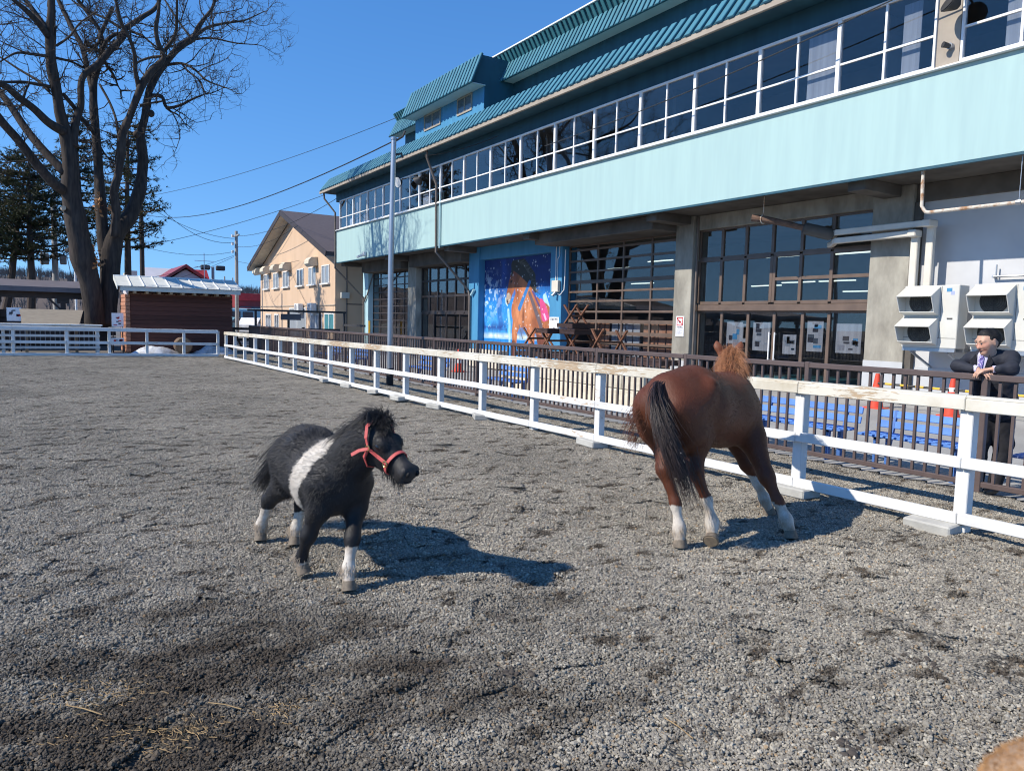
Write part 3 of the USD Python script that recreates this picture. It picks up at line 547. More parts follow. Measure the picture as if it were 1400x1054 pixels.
# ---- painted mural on the wall between the blue columns
def mural():
    Wd, Hh = 5.16, 4.16; ny, nz = 300, 240
    Y, Z = np.meshgrid(np.linspace(27.11, 21.93, ny), np.linspace(0.02, 4.18, nz), indexing='xy')
    u = (27.11 - Y) / 5.18; v = Z / 4.16                          # u: left to right as seen, v: upwards
    P3 = np.stack([u * 5, v * 4, np.zeros_like(u)], -1)
    f1 = meshkit.fbm(P3 * 1.2, 4, 1); f2 = meshkit.fbm(P3 * 5, 4, 2); f3 = meshkit.noise(P3 * 9, 8)
    dark, mid, light, white = V3(.012, .030, .14), V3(.02, .20, .58), V3(.09, .42, .72), V3(.62, .78, .88)
    mixc = lambda a, b, t: a * (1 - t[..., None]) + b * t[..., None]
    C = np.broadcast_to(mid, u.shape + (3,)).copy()
    C = mixc(C, light, np.clip((.62 - v) * 1.6 * f1 * 1.6, 0, 1)); C = mixc(C, dark, np.clip((v - .56) * 4.5 + (f1 - .5) * .8, 0, 1))
    C = mixc(C, V3(.015, .06, .28), np.clip(1 - np.abs(u - .27 - .03 * np.sin(v * 9)) / .05, 0, .6) * (v > .3))
    br = np.clip((meshkit.fbm(P3 * 7, 3, 21) - .54) * 14, 0, 1) * np.clip(1.2 - u / .28, 0, 1) * np.clip((v - .38) * 5, 0, 1) * np.clip((.92 - v) * 5, 0, 1)
    C = mixc(C, white, br * .65)
    bush = np.clip((meshkit.fbm(P3 * 4, 4, 33) - .42) * 9, 0, 1) * np.clip(1 - np.abs(v - .33) / .07 - .0 * u, 0, 1) * (u < .36)
    C = mixc(C, V3(.02, .05, .22), bush * .9)
    C = mixc(C, V3(.62, .66, .50), np.clip(1 - np.abs(v - .245) / .04, 0, 1) * np.clip(f2 * 1.5, 0, 1)); C = mixc(C, V3(.02, .19, .50), (v < .215) * 1.0 * np.ones_like(u))
    fl = np.zeros_like(u); g = np.random.default_rng(4)
    for _ in range(170):
        a, b, r = g.random(), g.uniform(.24, 1), g.uniform(.002, .008); fl = np.maximum(fl, np.exp(-(((u - a) * 1.24) ** 2 + (v - b) ** 2) / r ** 2) * g.uniform(.3, .9))
    def inside(poly):
        p = np.asarray(poly, float); n = len(p); q = []
        for i in range(n):                                            # rounded outline
            p0, p1, p2, p3 = p[i - 1], p[i], p[(i + 1) % n], p[(i + 2) % n]
            for t in (0, .25, .5, .75): q.append(.5 * ((2 * p1) + (-p0 + p2) * t + (2 * p0 - 5 * p1 + 4 * p2 - p3) * t * t + (-p0 + 3 * p1 - 3 * p2 + p3) * t ** 3))
        q = np.array(q); ins = np.zeros(u.shape, bool); j = len(q) - 1
        for i in range(len(q)):
            a, b = q[i], q[j]; k = ((a[1] > v) != (b[1] > v)); ins ^= k & (u < (b[0] - a[0]) * (v - a[1]) / (b[1] - a[1] + 1e-12) + a[0]); j = i
        return ins
    def shape(poly, col, soft=1.0):
        nonlocal C
        k = inside(poly); C[k] = (C * (1 - soft) + np.asarray(col) * soft)[k]; return k
    def limb(pts, r, col, soft=1.0):
        nonlocal C
        d = np.full(u.shape, 9.0)
        for (a, b), (c, e), ra, rb in zip(pts[:-1], pts[1:], r[:-1], r[1:]):
            t = np.clip(((u - a) * (c - a) * 1.54 + (v - b) * (e - b)) / (((c - a) ** 2) * 1.54 + (e - b) ** 2 + 1e-9), 0, 1)
            d = np.minimum(d, np.hypot((u - a - t * (c - a)) * 1.24, v - b - t * (e - b)) - ra - t * (rb - ra))
        k = np.clip(-d / .006 + .5, 0, 1) * soft; C = mixc(C, np.asarray(col, float), k); return d
    chest, lightc, darkb, mane = V3(.40, .135, .055), V3(.58, .25, .12), V3(.135, .045, .028), V3(.035, .035, .032)
    # body, legs, neck and head of a brown horse seen from the front
    edge = V3(.55, .80, .95)
    limb([(.86, .62), (.94, .44), (.955, .24)], [.03, .03, .02], edge, .6); limb([(.37, .50), (.395, .36), (.40, .16)], [.02, .02, .015], edge, .45)
    limb([(.82, .42), (.90, .32), (.93, .20)], [.12, .11, .09], chest * .62); limb([(.80, .36), (.83, .20), (.85, .02)], [.07, .06, .055], darkb)
    limb([(.62, .50), (.72, .46), (.84, .42)], [.15, .17, .15], chest * .85)
    limb([(.50, .40), (.47, .30), (.47, .20), (.46, .13)], [.075, .05, .038, .040], chest); limb([(.68, .40), (.70, .26), (.705, .10), (.71, .02)], [.085, .055, .042, .046], chest)
    limb([(.46, .18), (.455, .10)], [.036, .046], darkb); limb([(.705, .12), (.71, .02)], [.042, .05], darkb)
    limb([(.55, .50), (.60, .64), (.53, .80)], [.165, .15, .11], chest)
    limb([(.50, .87), (.445, .80), (.40, .70)], [.065, .075, .055], chest * .55); limb([(.46, .86), (.41, .76), (.375, .66)], [.05, .05, .042], darkb * 1.5)
    limb([(.40, .70), (.378, .635), (.366, .60)], [.048, .045, .038], chest * .6); limb([(.372, .63), (.364, .595)], [.040, .036], V3(.36, .29, .22)); limb([(.352, .592), (.357, .582)], [.013, .013], V3(.05, .035, .03)); limb([(.356, .560), (.385, .566)], [.004, .004], V3(.05, .035, .03))
    limb([(.405, .775), (.418, .785)], [.012, .011], V3(.015, .012, .01)); limb([(.400, .795), (.425, .80)], [.005, .004], chest * .9)
    for (cx, cy, rx, ry, q, k0) in ((.52, .49, .05, .10, lightc, .8), (.64, .50, .06, .11, lightc, .8), (.575, .38, .05, .05, lightc, .4), (.47, .31, .016, .09, lightc, .8), (.69, .27, .02, .10, lightc, .8), (.58, .62, .05, .09, lightc, .5), (.435, .74, .018, .07, chest * 1.1, .8), (.585, .43, .016, .12, darkb, .85), (.74, .36, .05, .12, darkb, .55), (.555, .30, .05, .05, darkb, .5), (.50, .66, .03, .10, darkb, .6), (.535, .53, .012, .06, darkb, .5), (.635, .56, .012, .05, darkb, .5)):
        m_ = np.exp(-(((u - cx) / rx) ** 2 + ((v - cy) / ry) ** 2)); C = mixc(C, q, m_ * k0)
    hs = meshkit.fbm(P3 * (18, 5, 1), 3, 51); C = C * (.80 + .40 * hs)[..., None]
    # mane, harness, saddle cloth
    limb([(.44, .93), (.56, .90), (.68, .80), (.74, .68)], [.05, .085, .07, .02], mane); limb([(.43, .93), (.41, .84)], [.03, .012], mane)
    for q in range(70):
        t = g.random(); a, b = .50 + .26 * t, .96 - .30 * t ** 1.6; limb([(a, b), (a + g.uniform(.02, .07), b + g.uniform(-.04, .05))], [.004, .001], mane * (1 + 2.5 * g.random()), .8)
    limb([(.53, .52), (.66, .76)], [.026, .02], V3(.04, .17, .42)); limb([(.66, .66), (.80, .40), (.86, .26)], [.02, .028, .02], V3(.12, .09, .10)); limb([(.70, .68), (.82, .50)], [.012, .012], V3(.10, .06, .16))
    shape([(.80, .60), (.86, .57), (.92, .44), (.88, .40), (.83, .42)], V3(.55, .07, .20)); limb([(.86, .46), (.88, .42)], [.012, .012], V3(.7, .45, .6))
    limb([(.53, .36), (.585, .23)], [.006, .006], V3(.1, .12, .16))
    limb([(.93, .40), (.945, .30), (.94, .22)], [.006, .006, .006], V3(.65, .85, .95), .7); limb([(.33, .62), (.335, .57), (.36, .545)], [.006, .006, .006], V3(.7, .88, .95), .7)
    C = mixc(C, V3(.75, .85, .92), np.clip(fl, 0, .8))
    C *= (0.9 + .2 * f3)[..., None]
    idx = np.arange(ny * nz).reshape(nz, ny); q = np.stack([idx[:-1, :-1], idx[:-1, 1:], idx[1:, 1:], idx[1:, :-1]], -1).reshape(-1, 4)
    f = np.vstack([q[:, [0, 1, 2]], q[:, [0, 2, 3]]])
    X = np.full_like(Y, 16.098)
    m = trimesh.Trimesh(np.stack([X, Y, Z], -1).reshape(-1, 3), f, process=False)
    if m.face_normals[0][0] > 0: f = f[:, ::-1]
    return (np.stack([X, Y, Z], -1).reshape(-1, 3), f), C.reshape(-1, 3)
mm, mc = mural(); wl = obj('mural_wall', MB().box((16.10, 21.93, 0), (16.3, 27.11, 4.19)), 'blue_wall', B)
obj('mural', mm, 'mural_paint', wl, color=np.clip(mc, 0, .9), label='painted brown draught horse among blue trees and snow')

# ================================================================ fittings hung on the building
def sheet_sign(label, x, y0, y1, z0, z1, head, rows, group=None, symbol=False):
    """white notice, its lines of small print as raised strips"""
    t = thing('notice', label, 'sign', (x, (y0 + y1) / 2, z0))
    obj('sheet', MB().box((x, y0, z0), (x + .012, y1, z1), .003), 'white_sign', t, smooth=False)
    w, h = y1 - y0, z1 - z0; g = np.random.default_rng(int(y0 * 100)); ztop = z1 - h * .06
    if symbol:
        c = V3(x - .004, (y0 + y1) / 2, z1 - h * .26); s = w * .34; mb = MB()
        for a, b in (((-s, s), (s, s)), ((s, s), (s, -s)), ((s, -s), (-s, -s)), ((-s, -s), (-s, s)), ((s, s * .9), (-s, -s * .9))): mb.beam(c + (0, a[0], a[1]), c + (0, b[0], b[1]), .025, .006, up=(1, 0, 0))
        obj('symbol', mb, 'red_paint', t, smooth=False)
        d = MB()
        for a in ((-.5, -.35, .35, .1), (-.5, -.6, -.35, -.3), (.22, -.6, .36, -.3), (.3, .05, .62, .32)): d.box((x - .003, c[1] + a[0] * s, c[2] + a[1] * s), (x - .0005, c[1] + a[2] * s, c[2] + a[3] * s))
        obj('figure', d, 'ink', t, smooth=False); ztop = z1 - h * .5
    mb = MB(); hh = h * head; yy = y1 - w * .12
    for k in range(5):                                             # block characters, too far off to read
        cw = w * .145; o = yy - cw
        for _ in range(3): zz = ztop - hh * g.random() ; mb.box((x - .003, o, zz - hh * .12), (x - .0005, yy - cw * .1, zz))
        for _ in range(2): q = o + cw * g.random() * .8; mb.box((x - .0035, q, ztop - hh), (x - .0006, q + cw * .16, ztop))
        yy -= cw * 1.05
    obj('heading', mb, 'ink', t, smooth=False)
    mb = MB(); z = ztop - hh * 1.5
    for r in range(rows):
        y = y1 - w * .1; end = y0 + w * g.uniform(.1, .4)
        while y > end: l = w * g.uniform(.03, .09); mb.box((x - .003, y - l, z - h * .012), (x - .0005, y, z + h * .012)); y -= l * 1.4
        z -= (z - z0 - .03) / (rows - r + .5)
    obj('small_print', mb, 'grey_ink', t, smooth=False); return t
sheet_sign('white notice with a red framed no dogs symbol on the concrete pillar', 15.782, 15.20, 15.52, 1.30, 1.89, .07, 6, symbol=True)
sheet_sign('white notice with a bold heading on the blue column by the mural', 15.782, 21.30, 21.88, 1.30, 1.82, .16, 7)
t = thing('meter_box', 'cream electric box with a lamp below it on the blue column', 'electric box', (15.7, 21.45, 2.7))
obj('case', MB().box((15.66, 21.26, 2.72), (15.782, 21.64, 3.13), .012), 'duct_cream', t); obj('lamp', MB().cyl((15.7, 21.45, 2.71), (15.62, 21.5, 2.58), .05, 12, .06), 'galv', t)
t = thing('security_camera', 'small white security camera under the balcony edge near the far corner', 'camera', (14.1, 35.9, 4.85))
obj('housing', MB().beam((13.8, 36.05, 4.72), (14.05, 35.8, 4.86), .11, .11, c=.02), 'white_plastic', t); obj('mount', MB().box((14.05, 35.72, 4.78), (14.185, 35.92, 5.0), .01), 'white_plastic', t)
def floodlight(label, c, d, r, pale):
    t = thing('floodlight', label, 'floodlight', c); c = V3(*c); d = nrm(d)
    obj('shade', MB().tube([c - d * r * .95, c - d * r * .7, c - d * r * .15, c], [r * .25, r * .5, r * .92, r], 20), 'dark_steel', t)
    obj('lens', MB().cyl(c + d * .001, c + d * .02, r * .93, 20), pale, t)
    obj('bracket', MB().tube([c - d * r * .6, c - d * r * .6 + V3(.1, 0, .16), (14.15, c[1] - .05, c[2] + .2)], .022, 6), 'dark_steel', t)
floodlight('round floodlight facing the paddock beside the tall steel pole', (13.75, 30.95, 7.72), (-1, -.25, -.25), .24, 'white_plastic')
floodlight('black floodlight tilted away, right of the round one', (13.9, 29.2, 7.55), (-.2, 1, -.55), .22, 'dark_steel')
floodlight('big dark floodlight at the top right edge over the window band', (13.75, 7.2, 7.45), (-.75, .45, .5), .20, 'dark_steel')
t = thing('wall_lamp', 'small round lamp on the beige panel between upper windows', 'lamp', (14.1, 7.33, 6.8))
obj('lamp_base', MB().cyl((14.17, 7.33, 6.80), (14.10, 7.34, 6.8), .055, 16), 'galv', t); obj('lamp_head', MB().cyl((14.10, 7.34, 6.8), (14.0, 7.40, 6.82), .04, 16, .055), 'dark_steel', t)

# air conditioners with hooded outlets
def ac_unit(y0, y1, label):
    x0, x1, z0, z1 = 15.10, 15.48, 1.28, 2.53
    t = thing('air_conditioner', label, 'air conditioner', (15.3, (y0 + y1) / 2, 1.28), group='outdoor air conditioners')
    obj('case', MB().box((x0, y0, z0), (x1, y1, z1), .012), 'ac_beige', t)
    obj('seam_line', MB().box((x0 - .003, y0 + .02, z0 + .2), (x0, y1 - .02, z0 + .207)).box((x0 - .003, y0 + .33, z0 + .21), (x0, y0 + .337, z1 - .02)), 'ac_dark', t)
    ha, hb = y0 + .36, y1 - .02
    for zt in (2.50, 1.90):
        zb = zt - .56; pr = [(x0, zt), (x0 - .34, zt - .20), (x0 - .20, zb + .06), (x0, zb)]
        h = MB()
        for yy in (ha, hb - .012): h.prism(pr, 1, yy, yy + .012)
        h.beam((x0 - .345, (ha + hb) / 2, zt - .20), (x0, (ha + hb) / 2, zt), hb - ha + .004, .012, up=(0, 0, 1))
        h.beam((x0 - .20, (ha + hb) / 2, zb + .055), (x0, (ha + hb) / 2, zb - .005), hb - ha, .012, up=(0, 0, 1))
        hd = obj('hood', h, 'ac_beige', t, smooth=False)
        c = V3(x0 - .004, (ha + hb) / 2, zt - .29)
        obj('fan_grille', MB().cyl(c + (.003, 0, 0), c, .25, 28), 'ac_dark', t)
        rr = MB()
        for q in (.06, .10, .14, .18, .22, .25): rr.tube([c + (-.01, q * math.cos(a), q * math.sin(a)) for a in np.linspace(0, 2 * math.pi, 25)], .004, 4, cap=False)
        for a in np.linspace(0, math.pi, 7)[:-1]: rr.beam(c + (-.012, .25 * math.cos(a), .25 * math.sin(a)), c - (.012, .25 * math.cos(a), .25 * math.sin(a)), .006, .006)
        obj('grille_wires', rr, 'dark_steel', t, smooth=False)
    obj('sticker', MB().box((x0 - .004, y0 + .14, z1 - .13), (x0 - .0005, y0 + .24, z1 - .06)), 'blue_wall', t); obj('sticker', MB().box((x0 - .004, y0 + .09, z1 - .19), (x0 - .0005, y0 + .16, z1 - .12)), 'bench_pale', t)
    obj('handle_slot', MB().box((x0 - .012, y0 + .10, 1.86), (x0 - .0005, y0 + .2, 1.885)), 'ac_dark', t)
    b = MB()
    for yy in (y0 + .15, y1 - .2): b.box((x0 + .02, yy, 1.20), (15.98, yy + .05, 1.275)); b.beam((x0 + .08, yy + .025, 1.19), (15.97, yy + .025, .86), .04, .04)
    b.box((x0, y0 + .02, 1.21), (x0 + .05, y1 - .02, 1.279)); b.box((x1 - .05, y0 + .02, 1.21), (x1, y1 - .02, 1.279))
    obj('wall_bracket', b, 'galv', t, smooth=False)
ac_unit(7.32, 8.40, 'beige air conditioner with two hoods, left of the pair on the white wall')
ac_unit(5.98, 7.06, 'beige air conditioner with two hoods, right behind the man in a suit')
ac_unit(4.6, 5.7, 'beige air conditioner at the right picture edge past the other two')
for (y_end, z, xh, yv, xv) in ((10.35, 3.83, 15.45, 8.22, 15.62), (10.35, 3.64, 15.40, 8.48, 15.52)):
    t = thing('pipe_cover', 'upper cream pipe cover bending down at the white wall' if z > 3.7 else 'lower cream pipe cover bending down beside the pillar', 'pipe cover', (15.5, yv, z))
    s = [(16.0, y_end + .45, z - .03), (15.8, y_end + .22, z - .02), (15.55, y_end, z)]
    d = MB()
    for a, b in zip(s[:-1], s[1:]): d.beam(a, b, .13, .12, c=.02)
    obj('end_bend', d, 'duct_cream', t)
    obj('level_run', MB().beam((15.55, y_end, z), (xh, yv - .06, z), .13, .13, c=.015), 'duct_cream', t)
    obj('drop', MB().beam((xv, yv, z + .05), (xv, yv, 2.35), .15, .12, up=(1, 0, 0), c=.015), 'duct_cream', t)
    if z < 3.7: pass
    obj('elbow', MB().box((min(xh, xv) - .08, yv - .09, z - .075), (max(xh, xv) + .08, yv + .09, z + .075), .02), 'duct_cream', t)
t = thing('hanging_log', 'weathered log hung level on ropes under the balcony', 'log', (15, 11.3, 4.1))
obj('log', MB().tube([(14.6, 11.98, 4.25), (14.75, 11.7, 4.2), (15.05, 11.25, 4.06), (15.3, 10.9, 3.94)], [.085, .08, .07, .07], 12), 'log_bark', t)
obj('thick_end', MB().tube([(15.22, 11.0, 3.97), (15.25, 10.97, 3.96), (15.55, 10.5, 3.81), (15.6, 10.45, 3.79)], [.09, .14, .145, .10], 16), 'concrete_dark', t)
obj('rope', MB().tube([(14.72, 11.75, 4.3), (14.71, 11.74, 4.74)], .012, 6).tube([(14.72 + .1 * math.cos(a), 11.75, 4.2 + .1 * math.sin(a)) for a in np.linspace(0, 6.28, 14)], .012, 6), 'rusty_pipe', t)
t = thing('rusty_pipe', 'rusty white pipe hung under the balcony above the white wall', 'pipe', (14.3, 6, 3.9))
obj('pipe_run', MB().tube([(14.3, 7.76, 4.7), (14.3, 7.74, 4.0), (14.3, 7.70, 3.93), (14.3, 7.66, 3.88), (14.3, 7.60, 3.865), (14.3, 2.5, 3.87)], .033, 10), 'rusty_pipe', t)
for y in (6.07, 3.5): obj('hanger', MB().tube([(14.3, y, 3.9), (14.3, y, 4.7)], .008, 6).cyl((14.3, y - .04, 3.87), (14.3, y + .04, 3.87), .05, 10), 'galv', t)
t = thing('handrail', 'grey wall handrail above the air conditioners on the white wall', 'rail', (15.9, 6, 2.7))
obj('rail', MB().tube([(15.9, 7.1, 2.72), (15.9, 3.6, 2.72)], .02, 8).tube([(15.9, 7.05, 2.72), (15.9, 7.05, 2.95)], .015, 6).tube([(15.9, 7.1, 2.72), (15.99, 7.1, 2.72)], .03, 8), 'galv', t)
# ================================================================ beyond the paddock
def px(x, y, Y=None, X=None):
    """where the sight line through a point of the photograph meets the plane y = Y or x = X (used once, to read off places)"""
    r = CAM @ V3((x - 700) / 1000, (527 - y) / 1000, -1.0); t = (Y / r[1]) if Y is not None else X / r[0]
    return EYE + t * r

# ---- white post and rail fences: each run of bays is one fence with its posts and rails as parts
def post_rail(name, label, pts, mat, top_mat, zfun, group=None, rails=((1.05, .115), (.57, .105), (.13, .10)), post=0.10, side=-1, blocks=False):
    pts = [V3(*p, 0) for p in pts]; t = thing(name, label, 'fence', pts[0], group=group)
    n = len(pts)
    for i, p in enumerate(pts):
        z = zfun(i); q = MB().box((p[0] - post / 2, p[1] - post / 2, 0.02), (p[0] + post / 2, p[1] + post / 2, rails[0][0] + z + rails[0][1] / 2 - .02), .006); obj('post', q, mat, t, smooth=False)
    for i in range(n - 1):
        a, b = pts[i], pts[i + 1]; d = nrm(b - a); nv = V3(-d[1], d[0], 0) * side; ra = V3(0, 0, zfun(i)); rb = V3(0, 0, zfun(i + 1))
        for k, (z, h) in enumerate(rails):
            off = nv * (post / 2 + .021); j = math.sin(i * 7.3 + k * 2.1) * .006
            obj('rail', MB().beam(a + off + ra + (0, 0, z + j) + d * .002, b + off + rb + (0, 0, z + j * .3) - d * .002, .04, h, c=.006), top_mat if k == 0 else mat, t, smooth=False)
        # flat board along the top
        obj('top_board', MB().beam(a + nv * .02 + ra + (0, 0, rails[0][0] + rails[0][1] / 2 + .010), b + nv * .02 + rb + (0, 0, rails[0][0] + rails[0][1] / 2 + .010), .125, .022, c=.006), top_mat, t, smooth=False)
    return t
LONG_X = 6.16
long_posts = [(LONG_X, 2.84 + 1.505 * k) for k in range(-1, 19)]
post_rail('white_fence', 'long white three rail paddock fence with peeling paint running away along the gravel', long_posts, 'white_paint', 'white_paint_top', lambda i: .012 - .0072 * i, side=1, rails=((1.035, .098), (.575, .090), (.135, .090)))
k0 = long_posts[-1]
post_rail('white_fence', 'white three rail paddock fence across the far end in front of the red brown shed', [(-4.0, 31.0), (-2.35, 31.0), (-.72, 31.0), (.88, 31.0), (2.24, 31.0), (3.50, 31.0), (4.80, 31.0), (6.06, 31.0)], 'white_paint_far', 'white_paint_far', lambda i: -.02 - .014 * i, side=-1)
g = np.random.default_rng(3)
for k, (x, y) in enumerate(long_posts[1:12]):
    if k in (2, 4): continue
    b = trimesh.creation.box((.20 + g.uniform(0, .1), .34 + g.uniform(-.05, .1), .09)); b.apply_transform(trimesh.transformations.euler_matrix(g.normal(0, .03), g.normal(0, .03), g.normal(0, .15)))
    v = np.asarray(cham_box(V3(-.14, -.2, -.045), V3(.14, .2, .045), .012).vertices); bb = cham_box(V3(-.13, -.19, -.045), V3(.13, .19, .045), .012); bb.apply_transform(trimesh.transformations.euler_matrix(g.normal(0, .04), g.normal(0, .04), g.normal(0, .15))); bb.apply_translation((x - .07 + g.normal(0, .02), y + g.normal(0, .05), .045))
    where = ['at the nearest post on the right', 'at the second post, beside the brown horse', '', 'at the fourth post', '', 'at the sixth post', 'at the seventh post', 'at the eighth post', 'at the ninth post', 'at the tenth post', 'at the eleventh post'][k]
    tag(obj('footing_block', bb, 'kerb_stone', smooth=False), 'grey stone footing block under the white fence ' + where, 'block', 'footing blocks under the white fence')

# ---- red brown plank shed with a sheet metal roof
S = thing('shed', 'red brown plank shed with a pale sheet metal roof behind the far fence', 'shed', (5, 33, 0))
sx0, sx1, sy = 2.98, 7.05, 33.0
for k in range(13):
    z = .06 + k * .185
    obj('plank', MB().box((sx0 + .16, sy - .02 + .006 * (k % 2), z), (sx1, sy + .03, z + .18), .006), 'shed_plank', S, smooth=False)
for k in range(15): obj('brick', MB().box((sx0 - .02 + .008 * (k % 2), sy - .05, .05 + k * .155), (sx0 + .158, sy + 2.2, .05 + k * .155 + .145), .012), 'shed_brick', S, smooth=False)
obj('body', MB().box((sx0 + .16, sy + .04, 0), (sx1 - .05, sy + 2.2, 2.55)), 'stable_dark', S)
obj('eave_board', MB().box((sx0 - .22, sy - .55, 2.48), (sx1 + .22, sy - .51, 2.64), .006), 'shed_roof', S)
n = 10
for k in range(n):
    a = sx0 - .30 + k * (sx1 - sx0 + .58) / n; b = a + (sx1 - sx0 + .58) / n
    obj('roof_panel', MB().beam(((a + b) / 2, sy - .58, 2.66), ((a + b) / 2, sy + 1.15, 3.12), b - a - .004, .03, c=.004), 'shed_roof', S, smooth=False)
    obj('standing_seam', MB().beam((b, sy - .58, 2.69), (b, sy + 1.15, 3.15), .03, .05, c=.005), 'alu_white', S, smooth=False)
obj('bargeboard', MB().beam((sx0 - .31, sy - .57, 2.60), (sx0 - .31, sy + 1.15, 3.06), .03, .16), 'shed_roof', S); obj('ridge', MB().box((sx0 - .32, sy + 1.10, 3.06), (sx1 + .3, sy + 1.22, 3.16), .01), 'alu_white', S)
obj('gable', MB().prism([(sy, 2.3), (sy - .5, 2.5), (sy + 1.1, 3.0), (sy + 2.2, 2.5)], 0, sx0 + .06, sx0 + .10), 'house_grey', S)
for k, x in enumerate(np.linspace(sx0 + .3, sx1 - .25, 9)):
    obj('rafter_end', MB().box((x - .05, sy - .5, 2.40), (x + .05, sy + .1, 2.478)).box((x - .17, sy - .09, 2.385), (x + .2, sy - .03, 2.40)), 'rafter', S)
t = thing('log', 'short thick log lying with its cut face towards the paddock by the shed', 'log', (4.95, 31.9, .3))
obj('bark', MB().tube([(4.90, 31.7, .36), (4.95, 32.35, .36)], [.34, .34], 28), 'log_bark', t); obj('cut_face', MB().tube([(4.895, 31.675, .36), (4.897, 31.698, .36)], [.29, .31], 28), 'log_end', t)
obj('pale_ring', MB().tube([V3(4.892, 31.68, .36) + .325 * V3(math.cos(a), 0, math.sin(a)) for a in np.linspace(1.6, 4.6, 20)], .018, 6), 'old_plank', t)
def mound(name, label, cx, cy, rx, ry, h, mat, seed, cat):
    a = np.linspace(0, 2 * np.pi, 41)[:-1]; r = np.linspace(0, 1, 12); RR, AA = np.meshgrid(r, a, indexing='ij')
    x, y = cx + RR * np.cos(AA) * rx, cy + RR * np.sin(AA) * ry; q = np.stack([x, y, 0 * x], -1).reshape(-1, 3)
    z = h * (1 - RR ** 2) * (.35 + 1.1 * meshkit.fbm(q * 1.7, 4, seed).reshape(RR.shape)) - .01
    i, j = np.meshgrid(np.arange(11), np.arange(40), indexing='ij'); f = np.stack([i * 40 + j, (i + 1) * 40 + j, (i + 1) * 40 + (j + 1) % 40, i * 40 + (j + 1) % 40], -1).reshape(-1, 4)
    tag(obj(name, (np.stack([x, y, z], -1).reshape(-1, 3), f), mat, smooth=True), label, cat)
mound('snow_heap', 'dirty old snow heap left of the log at the shed foot', 3.95, 32.2, .95, .5, .36, 'snow', 2, 'snow'); mound('snow_heap', 'dirty old snow heap right of the log at the shed corner', 6.15, 32.2, .95, .5, .34, 'snow', 9, 'snow')

# ---- old plank pen at the left with a wide top board, hay trough and notices
P = thing('plank_pen', 'low weathered white plank pen with a wide top board at the left', 'pen', (0, 32.4, 0))
for x in (-3.2, -1.05, .95, 1.95): obj('post', MB().box((x - .05, 32.3, 0), (x + .05, 32.4, 1.05), .006), 'white_paint_far', P, smooth=False)
for z in (.22, .42, .66, .88): obj('rail', MB().box((-4.5, 32.25, z), (2.02, 32.295, z + .09), .005), 'white_paint_far', P, smooth=False)
obj('top_board', MB().box((-4.6, 32.05, 1.08), (2.1, 32.75, 1.14), .01), 'white_paint_far', P); obj('front_board', MB().box((-4.6, 32.20, .99), (2.06, 32.245, 1.078), .006), 'white_paint_far', P)
for x in (-3.2, -1.05, .95, 1.95): obj('back_post', MB().box((x - .04, 33.1, 0), (x + .04, 33.18, 1.0), .006), 'white_paint_far', P, smooth=False)
for k in range(40): obj('slat', MB().box((-4.4 + k * .16, 33.2, .15), (-4.4 + k * .16 + .03, 33.22, .95)), 'window_pale', P, smooth=False)
t = thing('hay_trough', 'sloping wooden hay trough standing behind the plank pen', 'trough', (.6, 33.6, 0))
obj('front_panel', MB().add([(-.42, 33.1, 1.05), (1.36, 33.1, 1.05), (1.56, 33.9, 1.68), (-.56, 33.9, 1.68), (-.42, 33.14, 1.02), (1.36, 33.14, 1.02), (1.56, 33.94, 1.65), (-.56, 33.94, 1.65)], [[0, 1, 2, 3], [4, 7, 6, 5], [0, 4, 5, 1], [3, 2, 6, 7], [0, 3, 7, 4], [1, 5, 6, 2]]), 'old_plank', t, smooth=False); obj('bottom_board', MB().box((-.42, 33.06, .96), (1.36, 33.095, 1.06), .005), 'old_plank', t)
obj('side_panel', MB().prism([(33.2, 1.02), (34.4, 1.06), (34.4, 1.62), (33.96, 1.62)], 0, -.5, -.45), 'old_plank', t); obj('side_panel', MB().prism([(33.2, 1.02), (34.4, 1.06), (34.4, 1.62), (33.96, 1.62)], 0, 1.40, 1.45), 'old_plank', t)
obj('legs', MB().box((-.4, 33.65, 0), (-.3, 33.75, 1.06)).box((1.25, 33.65, 0), (1.35, 33.75, 1.06)), 'old_plank', t, smooth=False)
def board(label, x0, x1, y, z0, z1, seed):
    t = thing('notice_board', label, 'notice', ((x0 + x1) / 2, y, z0)); g = np.random.default_rng(seed); obj('sheet', MB().box((x0, y, z0), (x1, y + .02, z1)), 'white_sign', t)
    for _ in range(7):
        a, c = g.uniform(x0 + .03, x1 - .16), g.uniform(z0 + .04, z1 - .1); obj('print', MB().box((a, y - .004, c), (a + g.uniform(.06, .14), y - .0005, c + g.uniform(.03, .08))), g.choice(['ink', 'window_dark', 'grey_ink', 'red_paint']), t)
    obj('stake', MB().box((x0 + .02, y + .021, 0), (x0 + .06, y + .05, z1)).box((x1 - .06, y + .021, 0), (x1 - .02, y + .05, z1)), 'stable_dark', t, smooth=False)
board('white printed notice under the stable roof at the left', -.98, -.50, 34.6, 1.20, 1.72, 4); board('printed notice between tree trunk and shed', 2.50, 2.92, 33.2, 1.05, 1.60, 6); board('small low notice beside the shed corner', 2.40, 2.88, 32.7, .35, .62, 9)

